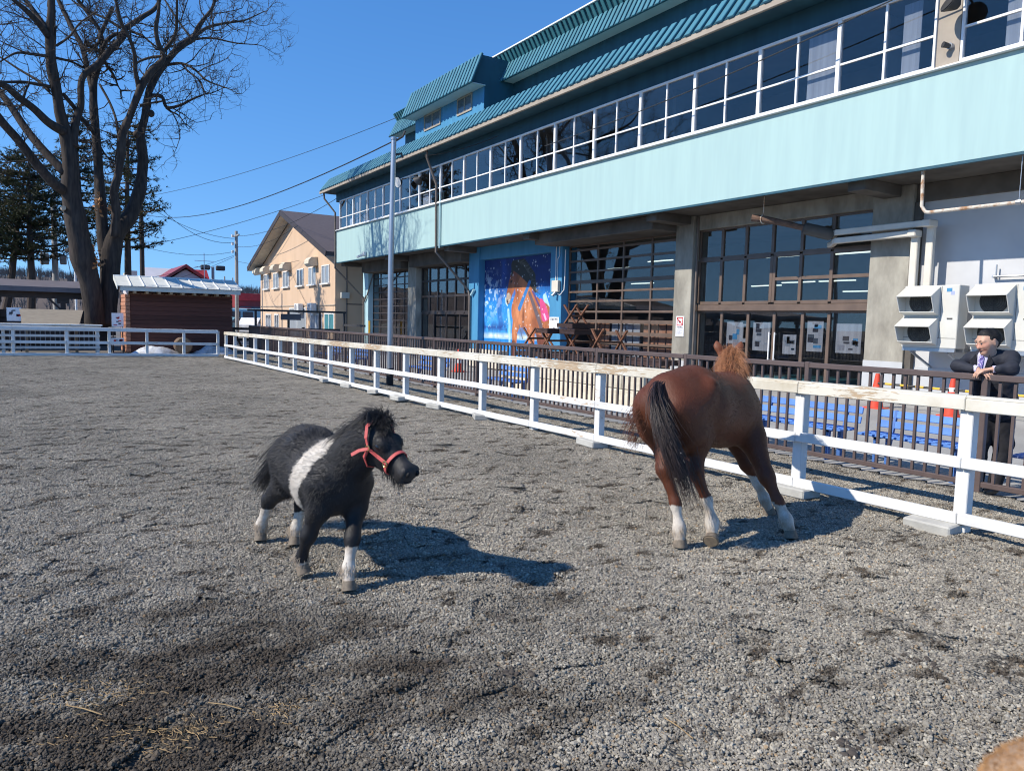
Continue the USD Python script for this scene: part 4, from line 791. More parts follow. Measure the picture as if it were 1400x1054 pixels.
# ---- long open stable
T = thing('stable', 'long dark open stable with a low lean-to roof at the left edge', 'stable', (-4, 38, 0))
obj('roof', MB().prism([(36.0, 2.42), (35.9, 2.52), (41.0, 3.05), (41.0, 2.93)], 0, -22, 2.95), 'stable_roof', T); obj('fascia', MB().box((-22, 35.86, 2.40), (2.97, 35.895, 2.60)), 'stable_roof', T)
obj('roof_beam', MB().box((-22, 36.2, 2.14), (2.9, 36.35, 2.41)), 'stable_dark', T); obj('back_wall', MB().box((-22, 40.6, 0), (2.9, 40.75, 1.55)), 'stable_dark', T)
for x in np.arange(-20.2, 3.0, 2.35): obj('post', MB().box((x - .09, 36.2, 0), (x + .09, 36.38, 2.139), .01).beam((x - .5, 36.28, 2.12), (x, 36.28, 1.6), .07, .08).box((x - .22, 36.19, 1.95), (x + .22, 36.39, 2.138)), 'rafter' if False else 'stable_dark', T, smooth=False)
for z in (.25, .62, .98, 1.34): obj('stall_board', MB().box((-22, 36.5, z), (2.9, 36.54, z + .31)), 'stable_dark', T, smooth=False)

# ---- peach gabled house
H = thing('peach_house', 'peach two storey house with a wide brown gable roof', 'house', (15, 51.5, 0))
hx, ya, yb, zr, ze = 15.0, 42.7, 60.1, 8.45, 5.35; ym = (ya + yb) / 2
obj('wall', MB().prism([(ya, 0), (yb, 0), (yb, ze), (ym, zr), (ya, ze)], 0, hx, hx + 14), 'peach_wall', H)
obj('string_line', MB().box((hx - .04, ya + .01, 2.35), (hx - .002, yb - .01, 2.41)), 'soffit', H)
sl = (zr - ze) / (ym - ya)
for s in (-1, 1):
    yo = ym + s * (ym - ya + .75)
    zo = zr + .25 - sl * abs(yo - ym)
    d = nrm((yo - ym, zo - zr - .25)); nv = V3(-d[1], d[0]) * (1 if s > 0 else -1)
    pr = [(ym, zr + .12), (yo, zo - .13), (yo, zo + .12), (ym, zr + .40)]
    obj('roof', MB().prism(pr, 0, hx - .8, hx + 15), 'brown_roof', H)
    obj('bargeboard', MB().beam((hx - .83, ym, zr + .24), (hx - .83, yo, zo - .02), .05, .34), 'trim_dark', H); obj('gable_soffit', MB().prism([(ym, zr + .085), (yo, zo - .165), (yo, zo - .14), (ym, zr + .115)], 0, hx - .79, hx - .01), 'eave_beige', H)
for k, (y0, y1) in enumerate(((57.41, 58.93), (54.71, 56.22), (52.09, 53.67), (48.8, 50.26), (46.25, 47.71), (43.67, 45.07))):
    w = obj('window', MB().box((hx - .06, y0, 3.73), (hx - .002, y0 + .07, 4.84)).box((hx - .06, y1 - .07, 3.73), (hx - .002, y1, 4.84)).box((hx - .06, y0 + .071, 4.77), (hx - .002, y1 - .071, 4.84)).box((hx - .06, (y0 + y1) / 2 - .04, 3.74), (hx - .01, (y0 + y1) / 2 + .04, 4.769)), 'white_plastic', H, smooth=False)
    obj('pane', MB().box((hx - .03, y0 + .08, 3.74), (hx - .01, y1 - .08, 4.76)), 'window_dark' if k == 3 else 'window_pale', w); obj('sill', MB().box((hx - .16, y0 - .08, 3.64), (hx - .002, y1 + .08, 3.73)), 'white_plastic', w)
for y in (59.3, 57.0, 54.2, 51.7, 45.9):
    a = np.linspace(0, math.pi, 9)
    obj('awning', MB().prism([(hx - .75 * math.sin(q), 5.0 + (.0 if False else .42 * math.cos(q / 2) ** 2) ) for q in a][::-1] if False else [(hx - .02, 4.88), (hx - .42, 4.80), (hx - .62, 4.98), (hx - .60, 5.2), (hx - .42, 5.38), (hx - .02, 5.42)], 1, y, y + .9), 'cream_board', H)
for y0, y1, z0, z1, c in ((48.4, 52.0, .3, 2.25, 'window_pale'), (45.2, 47.2, .3, 1.85, 'window_pale'), (42.9, 44.5, .9, 1.9, 'roof_green'), (57.0, 58.4, .6, 1.8, 'window_dark'), (54.9, 55.9, .6, 1.8, 'window_dark')):
    w = obj('window', MB().box((hx - .05, y0 - .08, z0), (hx - .002, y0, z1)).box((hx - .05, y1, z0), (hx - .002, y1 + .08, z1)).box((hx - .05, y0, z1 - .08), (hx - .002, y1, z1)).box((hx - .05, (y0 + y1) / 2 - .04, z0), (hx - .01, (y0 + y1) / 2 + .04, z1 - .081)), 'white_plastic', H, smooth=False)
    obj('pane', MB().box((hx - .03, y0 + .01, z0), (hx - .01, y1 - .01, z1 - .09)), c, w)
obj('meter_pipe', MB().tube([(hx + 2.5, ya - .06, 0), (hx + 2.5, ya - .06, 5.0)], .06, 6).tube([(hx + .7, ya - .06, .5), (hx + .7, ya - .06, 5)], .04, 6), 'pipe_brown', H)
obj('side_box', MB().box((hx + .3, ya - .25, 2.8), (hx + .8, ya - .01, 3.15)), 'ac_beige', H); obj('rail', MB().box((hx + .1, ya - 1.6, 2.4), (hx + 6, ya - 1.55, 2.46)), 'trim_dark', H)
for y, lb in ((49.2, 'left'), (46.4, 'right')):
    t = thing('air_conditioner', f'small white air conditioner on the peach house wall, {lb} one of two', 'air conditioner', (hx - .3, y, 1.9), group='air conditioners on the peach house')
    obj('case', MB().box((hx - .42, y - .45, 1.92), (hx - .06, y + .45, 2.52), .03), 'white_plastic', t); obj('fan_grille', MB().cyl((hx - .425, y + .1, 2.22), (hx - .43, y + .1, 2.22), .24, 20), 'grey_ink', t); obj('bracket', MB().box((hx - .4, y - .4, 1.85), (hx - .001, y + .4, 1.91)), 'galv', t, smooth=False)

# ---- red roofed house, red shop, cars
H2 = thing('grey_house', 'grey gabled house with dark red roof edges beyond the shed', 'house', (9, 80, 0))
a0, a1 = px(207, 392, Y=80), px(294, 392, Y=80); ap = px(253.5, 365, Y=80)
obj('wall', MB().prism([(a0[0] + .6, 0), (a1[0] - .4, 0), (a1[0] - .4, a1[2] + .2), (ap[0], ap[2] - .25), (a0[0] + .6, a0[2] + .1)], 1, 80, 92), 'house_grey', H2)
for e in (a0, a1): obj('roof', MB().prism([(ap[0], ap[2] - .05), (e[0], e[2] - .1), (e[0], e[2] + .2), (ap[0], ap[2] + .25)], 1, 79.4, 92.5), 'red_trim' if e is a0 else 'red_roof', H2)
b0 = px(202, 364, Y=86); b1 = px(240, 364, Y=86); obj('wing', MB().box((b0[0] + .3, 86, 0), (b1[0] + 2, 95, b0[2] - 1.2)), 'red_trim', H2)
obj('wing_roof', MB().prism([(86.2, b0[2] - 2.2), (90, b0[2] + .1), (95, b0[2] - 2.2)], 0, b0[0], b1[0] + 2), 'house_grey', H2); obj('wing_wall', MB().box((b0[0] - 1.6, 87, 0), (b0[0] - .9, 94, b0[2] - .5)), 'cream_board', H2)
b2 = px(285, 369, Y=88); obj('back_roof', MB().prism([(86, b2[2] - 2), (89, b2[2]), (95, b2[2] - 2)], 0, ap[0], b2[0]), 'red_roof', H2)
p0 = px(283, 392, Y=78); obj('porch', MB().prism([(p0[0] - 1.8, p0[2] - .4), (p0[0] - .2, p0[2] + .45), (p0[0] + 1.2, p0[2] - .4)], 1, 78, 80), 'red_trim', H2)
H3 = thing('red_shop', 'low dark red shop with a bright red sign band behind the utility pole', 'shop', (16, 75, 0))
c0, c1 = px(322, 402, Y=75), px(372, 402, Y=75)
obj('wall', MB().box((c0[0], 75, 0), (c1[0], 84, c0[2] + .1)), 'red_trim', H3); obj('sign_band', MB().box((c0[0], 74.9, c0[2] - .6), (c1[0], 74.99, c0[2] + .1)), 'red_paint', H3); obj('lower_band', MB().box((c0[0] - .8, 74.3, c0[2] - 1.6), (c0[0] + 1.3, 74.8, c0[2] - 1.3)), 'red_paint', H3)
obj('window', MB().box((c0[0] + .4, 74.88, .4), (c1[0], 74.95, c0[2] - 1.2)), 'window_dark', H3)
def car(label, x, y, rz, body):
    t = thing('parked_car', label, 'car', (x, y, 0), rz, 'cars parked by the red shop')
    prof = [(-2.0, .35), (2.0, .35), (2.05, .7), (1.9, .88), (1.05, .98), (.45, 1.45), (-1.2, 1.48), (-1.75, 1.0), (-2.05, .9)]
    obj('body', MB().prism(prof, 1, -.8, .8), body, t, world=False); obj('side_glass', MB().prism([(.95, 1.0), (.42, 1.40), (-1.15, 1.42), (-1.6, 1.02)], 1, -.805, .805), 'car_glass', t, world=False)
    for a in (-1.25, 1.3):
        for b in (-.72, .72): obj('wheel', MB().cyl((a, b - .1, .32), (a, b + .1, .32), .32, 16), 'tyre', t, world=False)
q = px(340, 442, Y=66); car('teal parked car left of the peach house', q[0] - .3, 66, .2, 'car_teal'); q = px(352, 446, Y=62); car('white parked car close to the peach house wall', q[0], 62, .9, 'car_white')
K = thing('van', 'pale green and white box van behind the utility pole', 'van', (px(335, 430, Y=70)[0], 70, 0))
vx = px(335, 430, Y=70)[0]; obj('body', MB().box((vx - 1.6, 70, .5), (vx + 1.9, 72, 2.3), .1), 'pipe_aqua', K); obj('window', MB().box((vx - 1.5, 69.97, 1.4), (vx - .4, 69.995, 2.0)).box((vx - .2, 69.97, 1.4), (vx + .7, 69.995, 2.0)), 'car_glass', K); obj('wheel', MB().cyl((vx - 1, 69.95, .35), (vx - 1, 70.3, .35), .35, 14), 'tyre', K); obj('wheel', MB().cyl((vx + 1.2, 69.95, .35), (vx + 1.2, 70.3, .35), .35, 14), 'tyre', K)

# ---- poles and lines
def pole(label, base, h, r, mat, name='utility_pole', cat='pole', arms=()):
    t = thing(name, label, cat, base); b = V3(*base)
    obj('shaft', MB().tube([b, b + (0, 0, h)], [r, r * .72], 12), mat, t)
    for z, l, ax in arms: obj('crossarm', MB().beam(b + V3(*ax) * -l + (0, 0, z), b + V3(*ax) * l + (0, 0, z), .09, .1), mat, t)
    return t
q = px(323, 316, Y=60); U1 = (q[0], 60.0, 0); u1h = q[2]
t = pole('tall concrete utility pole in front of the peach house', U1, u1h, .16, 'pole_concrete', arms=((u1h - .35, .9, (0, 1, 0)),))
for z in (u1h - .5, u1h - 1.1, u1h - 1.7): obj('insulator', MB().cyl((U1[0] - .28, 60, z), (U1[0] - .28, 60, z + .2), .09, 8), 'white_plastic', t)
q = px(193, 288, Y=56); U2 = (q[0], 56.0, 0); pole('thin black wooden pole right of the big bare tree', U2, q[2] + 2.5, .17, 'pole_dark'); u2h = q[2] + 2.2
q = px(72, 250, Y=52); U3 = (q[0], 52.0, 0); t = pole('grey concrete pole with a transformer box between the pines', U3, q[2] - .6, .19, 'pole_concrete'); u3h = q[2] - .9
zb = px(70, 355, Y=52)[2]; obj('transformer', MB().box((U3[0] - .75, 51.8, zb - .3), (U3[0] - .3, 52.2, zb + .35), .04).box((U3[0] + .25, 51.85, zb - .25), (U3[0] + .6, 52.2, zb + .3), .04), 'pole_concrete', t)
q = px(103, 372, Y=58); pole('thin white post beside the tree trunk', (q[0], 58, 0), q[2], .09, 'alu_white', 'post', 'post')
q = px(291, 365, Y=82); t = pole('grey lamp pole with two floodlights behind the red roofed house', (q[0], 82, 0), q[2], .2, 'pole_concrete', 'lamp_pole', 'lamp pole')
for s in (-1, 1): obj('lamp_head', MB().box((q[0] + s * .75 - .45, 81.8, q[2] - .35), (q[0] + s * .75 + .45, 82.2, q[2] + .15), .08), 'dark_steel', t)
q = px(279, 346, Y=79); t = thing('antenna', 'thin television antenna on the red roofed house', 'antenna', (q[0], 79, q[2] - 4)); obj('mast', MB().tube([(q[0], 79, q[2] - 4.2), (q[0], 79, q[2])], .04, 6), 'galv', t)
for z in (-.3, -.9): obj('element', MB().tube([(q[0] - .9, 79, q[2] + z - .5), (q[0] + .9, 79, q[2] + z - .5)], .025, 5), 'galv', t)
for x0, y0 in ((318, 380), (307, 378)): q = px(x0, y0, Y=90); pole('far thin pole over the roofs' + (' right' if x0 > 310 else ' left'), (q[0], 90, 0), q[2], .1, 'pole_concrete')
# the tall steel pole inside the paddock edge
t = thing('steel_pole', 'tall galvanised steel pole between the white fence and the iron railing', 'pole', (7.2, 16.5, 0))
obj('shaft', MB().tube([(7.17, 16.5, .3), (7.17, 16.5, 3.0), (7.24, 16.55, 5.85)], [.068, .066, .061], 16), 'galv', t); obj('black_foot', MB().cyl((7.17, 16.5, 0), (7.17, 16.5, .42), .085, 16), 'tyre', t)
obj('top_cap', MB().cyl((7.24, 16.55, 5.85), (7.24, 16.55, 5.9), .072, 16), 'galv', t); obj('bracket', MB().tube([(7.24, 16.55, 5.8), (7.45, 16.5, 5.95), (7.5, 16.48, 6.08)], .025, 8).tube([(7.26, 16.55, 5.5), (7.42, 16.5, 5.55), (7.45, 16.5, 5.45)], .03, 8), 'dark_steel', t)
def wire(label, a, b, sag, r=.012, n=24):
    a, b = V3(*a), V3(*b); s = np.linspace(0, 1, n)[:, None]; p = a + (b - a) * s; p[:, 2] -= (sag * 4 * s * (1 - s))[:, 0]
    tag(obj('cable', MB().tube(p, r, 5), 'cable'), label, 'cable', 'overhead cables')
PT = (7.45, 16.5, 5.95)
wire('cable from the steel pole top off to the left over the shed', PT, (U2[0], U2[1], u2h - 2.4), .9, .016)
e = px(545, 160, X=15.0); wire('high thin cable from the dormer down to the left', e, px(205, 268, Y=58), .4, .014)
wire('cable from utility pole to the corner of the long building', (U1[0], 60, u1h - .4), (14.3, 40.3, 8.3), .5, .016)
wire('cable from utility pole rising to the thin black pole', (U1[0] - .2, 60, u1h - .6), (U2[0], 56, u2h - 1.6), .5, .016)
wire('slack double cable from utility pole to the black pole', (U1[0] - .2, 60, u1h - .9), (U2[0], 56, u2h - .6), 1.1, .018)
wire('lower cable between utility pole and black pole', (U1[0] - .2, 60, u1h - 1.6), (U2[0], 56, u2h - 4.6), .4, .014)
wire('lowest cable between utility pole and transformer pole', (U1[0] - .2, 60, u1h - 2.0), (U3[0], 52, u3h - 6), .6, .014)
wire('cable between utility pole and transformer pole', (U1[0] - .2, 60, u1h - 1.9), (U3[0], 52, u3h - 5.2), .5, .014)
wire('thin cable from the building corner to the transformer pole', (13.6, 40.7, 8.4), (U3[0], 52, u3h - 3.6), .5, .014)
wire('service cable from utility pole to the gable of the peach house', (U1[0], 60, u1h - 1.2), (14.9, 51.4, 7.6), .4, .014)
wire('service cable along the peach house front', (14.9, 51.6, 4.9), (14.9, 47.5, 2.2), .1, .012); wire('cable low across the peach house', (U1[0], 60, u1h - 2.3), (14.9, 49.5, 5.4), .3, .012)
wire('cable sagging across the upper windows at the right', (13.6, 2.0, 8.6), (13.7, 19.5, 7.2), .35, .014)
wire('thin cable under the far eave', (13.6, 28.0, 8.35), (14.1, 23.0, 8.25), .12, .012)
wire('guy wire beside the tree trunk', (px(78, 306, Y=54)[0], 54, px(78, 306, Y=54)[2] + 1), (px(103, 395, Y=54)[0], 54, 2.6), .0, .02)
wire('guy wire left of the transformer pole', (px(61, 335, Y=54)[0], 54, px(61, 335, Y=54)[2] + 2), (px(54, 385, Y=54)[0], 54, 2.6), .0, .014)

# ---- wooded hills far behind
def ridge(name, y, pts, mat):
    x = np.array([p[0] for p in pts]); z = np.array([p[1] for p in pts]); xx = np.linspace(x[0], x[-1], 160); zz = np.interp(xx, x, z) * (1 + .05 * np.sin(xx * .11))
    v, f = [], []
    for k, (dy, s) in enumerate(((-60, 0), (-30, .55), (0, 1), (60, 1.1), (140, 0))):
        v += [np.stack([xx, np.full_like(xx, y + dy) + 8 * np.sin(xx * .05 + k), zz * s - .2], 1)]
    n = 160
    for k in range(4):
        i = np.arange(n - 1); f.append(np.stack([k * n + i, k * n + i + 1, (k + 1) * n + i + 1, (k + 1) * n + i], 1))
    tag(obj(name, (np.vstack(v), np.vstack(f)), mat, smooth=True), kind='structure'); return xx, zz
hx_, hz_ = ridge('hills', 300, [(-260, 16), (-120, 15), (-30, 15.5), (5, 13.5), (40, 9), (80, 10.5), (120, 11), (200, 12), (330, 10)], 'hill_soil')
g = np.random.default_rng(8); mb = MB(); n = 4200
tx = g.uniform(-90, 200, n); s = g.uniform(-58, 55, n)
hz = np.interp(tx, hx_, hz_) * np.interp(s, [-60, -30, 0, 60], [0, .55, 1, 1.1]); vv, ff = [], []
for k in range(n):
    h = g.uniform(2.2, 4.6); b = V3(tx[k], 300 + s[k], hz[k] - .3)
    tri = []
    for q in range(7):
        a = g.uniform(0, 6.28); l = V3(math.cos(a) * g.uniform(.4, 1.6), math.sin(a) * .8, 0); zz = g.uniform(.2, .7) * h
        tri += [b + (0, 0, zz * .6) , b + (.14, 0, zz * .6), b + l + (0, 0, zz + g.uniform(.2, .6) * h * .7)]
    tri += [b + (-.12, 0, 0), b + (.12, 0, 0), b + (0, 0, h)]; vv.append(np.array(tri)); ff.append(np.arange(len(tri)).reshape(-1, 3) + k * 24)
tag(obj('far_wood', (np.vstack(vv), np.vstack(ff)), 'far_twig', smooth=False), 'bare brown winter wood covering the low hills on the horizon', 'wood', kind='stuff')
# black pipe barrier in the yard before the peach house
t = thing('pipe_barrier', 'black pipe barrier standing before the peach house', 'barrier', (13, 41, 0))
z = 1.72
obj('rail', MB().box((8.6, 37.0, 1.85), (13.6, 37.08, 1.95)).box((13.4, 34.0, 1.2), (13.48, 37, 1.3)), 'dark_steel', t)
for x in (9.0, 10.6, 12.2, 13.5): obj('post', MB().box((x - .05, 36.99, 0), (x + .05, 37.09, 1.849)), 'dark_steel', t, smooth=False)
obj('banner', MB().box((10.2, 36.96, 1.45), (11.2, 36.98, 1.75)), 'window_dark', t)
t = thing('wooden_rack', 'jumble of brown timber hitching rails in the far yard', 'rack', (9, 36, 0))
for x in np.linspace(7.6, 12.4, 7): obj('post', MB().box((x - .06, 35.2, 0), (x + .06, 35.32, 1.0 + .15 * math.sin(x * 3)), .01), 'stable_dark', t, smooth=False); obj('brace', MB().beam((x, 35.25, .9), (x + .45, 35.6, .05), .07, .07), 'stable_dark', t, smooth=False)
for z in (.45, .95): obj('rail', MB().box((7.4, 35.15, z), (12.6, 35.199, z + .12)), 'stable_dark', t, smooth=False)
# ================================================================ iron railing, benches and things on the apron
R = thing('iron_railing', 'brown iron railing with upright bars between the white fence and the blue benches', 'railing', (8, 16, 0))
ry = [3.56 + 2.03 * k for k in range(-2, 16)]
for y in ry: obj('post', MB().box((7.965, y - .03, -.1), (8.035, y + .03, 1.20), .005), 'fence_brown', R, smooth=False)
for a, b in zip(ry[:-1], ry[1:]):
    obj('top_rail', MB().box((7.96, a + .031, 1.125), (8.04, b - .031, 1.19), .008), 'fence_brown', R, smooth=False); obj('bottom_rail', MB().box((7.97, a + .031, .045), (8.03, b - .031, .10), .005), 'fence_brown', R, smooth=False)
    n = 15
    for k in range(1, n): y = a + (b - a) * k / n; obj('bar', MB().box((7.986, y - .014, .101), (8.014, y + .014, 1.124)), 'fence_brown', R, smooth=False)

def make_bench(label, y0, y1, mat):
    t = thing('blue_bench', label, 'bench', (8.9, (y0 + y1) / 2, -.1), group='blue slatted benches behind the railing'); L = y1 - y0
    for k in range(4): obj('seat_slat', MB().box((8.60 + k * .105, y0, .30), (8.68 + k * .105, y1, .328), .006), mat, t, smooth=False)
    for k in range(2): obj('back_slat', MB().beam((9.06 + k * .035, y0, .425 + k * .125), (9.06 + k * .035, y1, .42 + k * .13), .025, .092, up=(.25, 0, 1), c=.006), mat, t, smooth=False)
    for y in (y0 + .22, y1 - .22):
        obj('leg', MB().box((8.66, y - .025, -.1), (8.71, y + .025, .299)).box((8.93, y - .025, -.1), (8.98, y + .025, .299)).box((8.66, y - .024, .27), (8.98, y + .024, .2995)), 'bench_leg', t, smooth=False)
        obj('back_stay', MB().beam((8.97, y, .10), (9.115, y, .60), .04, .03, up=(0, 1, 0)), 'bench_leg', t, smooth=False)
    for k in range(3):
        y = y0 + (k + .5) * L / 3; obj('seat_gap', MB().box((8.602, y - .012, .292), (8.99, y + .012, .2995)), 'bench_leg', t)
make_bench('bright blue slatted bench just right of the brown horse', 5.50, 7.15, 'bench_blue')
make_bench('blue slatted bench between the two nearest white posts', 3.92, 5.28, 'bench_blue')
make_bench('faded lilac blue bench at the right edge behind the man', 2.1, 3.55, 'bench_pale')
make_bench('blue bench farthest left, seen small behind the railing', 25.2, 26.6, 'bench_blue')
make_bench('second small blue bench from the left behind the railing', 22.4, 23.8, 'bench_blue')
make_bench('blue bench just right of the steel pole foot', 17.0, 18.8, 'bench_blue')
make_bench('blue bench below the mural, left of the cream blocks', 13.1, 14.5, 'bench_blue')

def cone(label, x, y, z, h=.7):
    t = thing('traffic_cone', label, 'traffic cone', (x, y, z), group='red traffic cones')
    a = .16; obj('base', MB().box((x - .19, y - .19, z), (x + .19, y + .19, z + .035), .01), 'cone_red', t)
    prof = lambda u: .145 - .105 * u
    for u0, u1, m in ((0.0, .36, 'cone_red'), (.36, .52, 'cone_white'), (.52, .64, 'cone_red'), (.64, .76, 'cone_white' if x > 14.7 else 'cone_red'), (.76, 1.0, 'cone_red')):
        obj('band' if m == 'cone_white' else 'shell', MB().tube([(x, y, z + .035 + u0 * h), (x, y, z + .035 + u1 * h)], [prof(u0), prof(u1)], 20), m, t)
cone('red traffic cone left of two by the concrete pillar', 14.67, 8.61, -.02); cone('red traffic cone with white bands nearer the man', 14.78, 7.16, -.02); cone('red traffic cone at the right edge behind the man', 14.8, 5.3, -.02)
q = px(627, 512, X=11.5); cone('small far red cone behind the bench under the mural', q[0], q[1], -.05)
def bar(label, a, b):
    t = thing('barrier_bar', label, 'barrier', a); a, b = V3(*a), V3(*b); n = 9
    for k in range(n): obj('stripe', MB().cyl(a + (b - a) * k / n, a + (b - a) * (k + 1) / n, .024, 10), 'bar_yellow' if k % 2 else 'bar_black', t)
bar('yellow and black bar joining the two red cones by the pillar', (14.60, 8.55, .52), (14.70, 7.2, .50)); bar('yellow and black bar running on right behind the man', (14.72, 7.1, .50), (14.78, 5.3, .50))
q = px(505, 470, X=15.2); t = thing('yellow_post', 'thin yellow post beside the far left glass door', 'post', (15.2, q[1], 0)); obj('shaft', MB().cyl((15.2, q[1], 0), (15.2, q[1], 1.5), .05, 10), 'bar_yellow', t)

# low cream block wall of two courses
W_ = thing('block_wall', 'low cream block wall behind the railing below the stacked tables', 'wall', (10.2, 13.4, -.08))
for k in range(8):
    for c in range(2):
        y = 10.75 + k * .66 + (.0 if c else .15); obj('block', MB().box((10.1, y, -.08 + c * .36), (10.45, y + .645, .27 + c * .36), .015), 'cream_board', W_, smooth=False)
W2 = thing('planter_box', 'small cream planter box in front of the mural', 'planter', (13.2, 21.6, 0))
obj('box', MB().box((13.0, 20.9, 0), (13.4, 23.0, .62), .02), 'cream_board', W2)

# wooden folding tables stacked in front of the roller door
def table(label, x, y, z, rz, flip, mat='table_wood', tilt=0.0, L=1.25, top='table_dark'):
    t = thing('folding_table', label, 'table', (x, y, z), rz, group='stacked wooden folding tables'); s = -1 if flip else 1; z0 = .70
    zz = lambda v: (z0 - v) if flip else v
    for k in range(4): obj('top_board', MB().box((-.34 + k * .172, -L / 2, zz(.66)), (-.34 + k * .172 + .165, L / 2, zz(.70)), .006), top, t, world=False, smooth=False)
    for e in (-1, 1):
        yy = e * (L / 2 - .22)
        for d in (-1, 1): obj('leg', MB().beam((-.30 * d, yy + .022 * d, zz(0.0)), (.30 * d, yy + .022 * d, zz(.655)), .045, .065, up=(0, 1, 0), c=.005), mat, t, world=False, smooth=False)
    obj('apron', MB().box((-.33, -L / 2 + .01, zz(.56)), (.33, -L / 2 + .05, zz(.655))).box((-.33, L / 2 - .05, zz(.56)), (.33, L / 2 - .01, zz(.655))).box((-.335, -L / 2, zz(.55)), (-.315, L / 2, zz(.655))).box((.315, -L / 2, zz(.55)), (.335, L / 2, zz(.655))), top, t, world=False, smooth=False)
    obj('stretcher', MB().box((-.03, -L / 2 + .25, zz(.30)), (.03, L / 2 - .25, zz(.36)), .004), mat, t, world=False, smooth=False)
names = iter(['leftmost upright folding table under the mural edge', 'second upright folding table of the stack', 'third upright folding table of the stack', 'fourth upright folding table, mid stack', 'last upright folding table at the right of the stack',
              'leftmost upturned table with its crossed legs in the air', 'left one of two dark tables in the second layer', 'right one of two dark tables in the second layer', 'upturned table at the right end of the stack', 'topmost short upturned table of the stack'])
H_ = math.pi / 2
for y, r in ((19.3, .1), (18.35, -.06), (17.4, .05), (16.5, -.08), (15.6, .06)): table(next(names), 13.5, y, .0, H_ + r, False)
for y, r, fl in ((19.2, .12, True), (18.15, -.05, False), (16.95, .06, False), (15.75, -.1, True)): table(next(names), 13.45, y, .74, H_ + r, fl)
table(next(names), 13.6, 17.5, 1.46, H_ + .1, True, L=.9)
table('dark table standing alone right of the stack', 13.5, 14.1, .02, 0.05, False, mat='table_dark', L=1.3)
t = thing('tubular_chairs', 'row of thin grey tubular frames by the pillar foot', 'frame', (14.2, 14.2, 0))
for k in range(3):
    y = 13.2 + k * .7; obj('frame', MB().tube([(14.3, y, 0), (14.3, y, .85), (14.3, y + .4, .85), (14.3, y + .4, 0)], .014, 6).tube([(13.9, y, 0), (13.9, y, .45), (14.3, y, .45)], .014, 6), 'galv', t, smooth=False)
# ================================================================ trees
TS = 3.889; TY = 35.6
def tp(x, y, dy=0.0):
    return px(x / TS, y / TS, Y=TY + dy)
def z2(x, y): return (x, y + 972.0)                # points read from the lower enlargement
WPM = 31.0 * TS                                     # enlargement pixels per metre at the tree
TR = thing('bare_tree', 'huge bare tree with several dark forking trunks behind the far fence', 'tree', tp(520, 1715))
rngT = np.random.default_rng(21)
def smooth_path(p, r, n=5):
    p = np.asarray(p, float); r = np.asarray(r, float); out, ro = [], []
    q = np.vstack([2 * p[0] - p[1], p, 2 * p[-1] - p[-2]])
    for i in range(len(p) - 1):
        a, b, c, d = q[i:i + 4]
        for t in np.linspace(0, 1, n, endpoint=False):
            out.append(.5 * (2 * b + (c - a) * t + (2 * a - 5 * b + 4 * c - d) * t * t + (-a + 3 * b - 3 * c + d) * t ** 3)); ro.append(r[i] + (r[i + 1] - r[i]) * t)
    out.append(p[-1]); ro.append(r[-1]); return np.array(out), np.array(ro)
L = {}
def limb(key, pts, dy=(0, 0)):
    n = len(pts); P_ = [tp(p[0], p[1], dy[0] + (dy[1] - dy[0]) * i / (n - 1)) for i, p in enumerate(pts)]; R_ = [p[2] * .84 / 2 / WPM for p in pts]
    L[key] = smooth_path(P_, R_)
# main stems (x, y, width) in enlargement pixels
limb('left', [(505, 1730, 125), (500, 1640, 112), (478, 1500, 118), (440, 1372, 124), (402, 1172, 112), (375, 1010, 100), (372, 860, 82), (345, 700, 66), (320, 600, 60), (300, 480, 55), (275, 350, 52), (268, 190, 52), (275, 50, 40), (268, -140, 34), (285, -380, 24), (270, -600, 12)], (0, -1.5))
limb('right', [(585, 1730, 95), (582, 1640, 88), (585, 1500, 108), (590, 1340, 124), (620, 1235, 100), (690, 1150, 84), (735, 1040, 72), (752, 960, 66), (760, 850, 60), (748, 720, 54), (770, 620, 46), (790, 500, 42), (825, 420, 40), (900, 310, 40), (965, 245, 38), (1030, 200, 38), (1065, 130, 28), (1130, 40, 22), (1165, -80, 17), (1240, -260, 8)], (0, 1.8))
limb('middle', [(572, 1400, 80), (548, 1280, 66), (540, 1150, 64), (530, 1000, 60), (520, 850, 52), (505, 650, 48), (495, 500, 46), (502, 420, 40), (535, 320, 32), (547, 240, 28), (530, 165, 22), (460, 60, 20), (400, -30, 18), (370, -220, 14), (400, -430, 7)], (.2, 2.2))
limb('inner', [(612, 1260, 55), (616, 1120, 50), (606, 1030, 46), (616, 980, 46), (642, 850, 46), (650, 720, 46), (690, 620, 36), (742, 485, 40), (792, 395, 40), (850, 338, 38), (872, 298, 30), (842, 230, 26), (830, 150, 22), (846, 40, 20), (850, -120, 15), (900, -330, 7)], (-.3, -2.0))
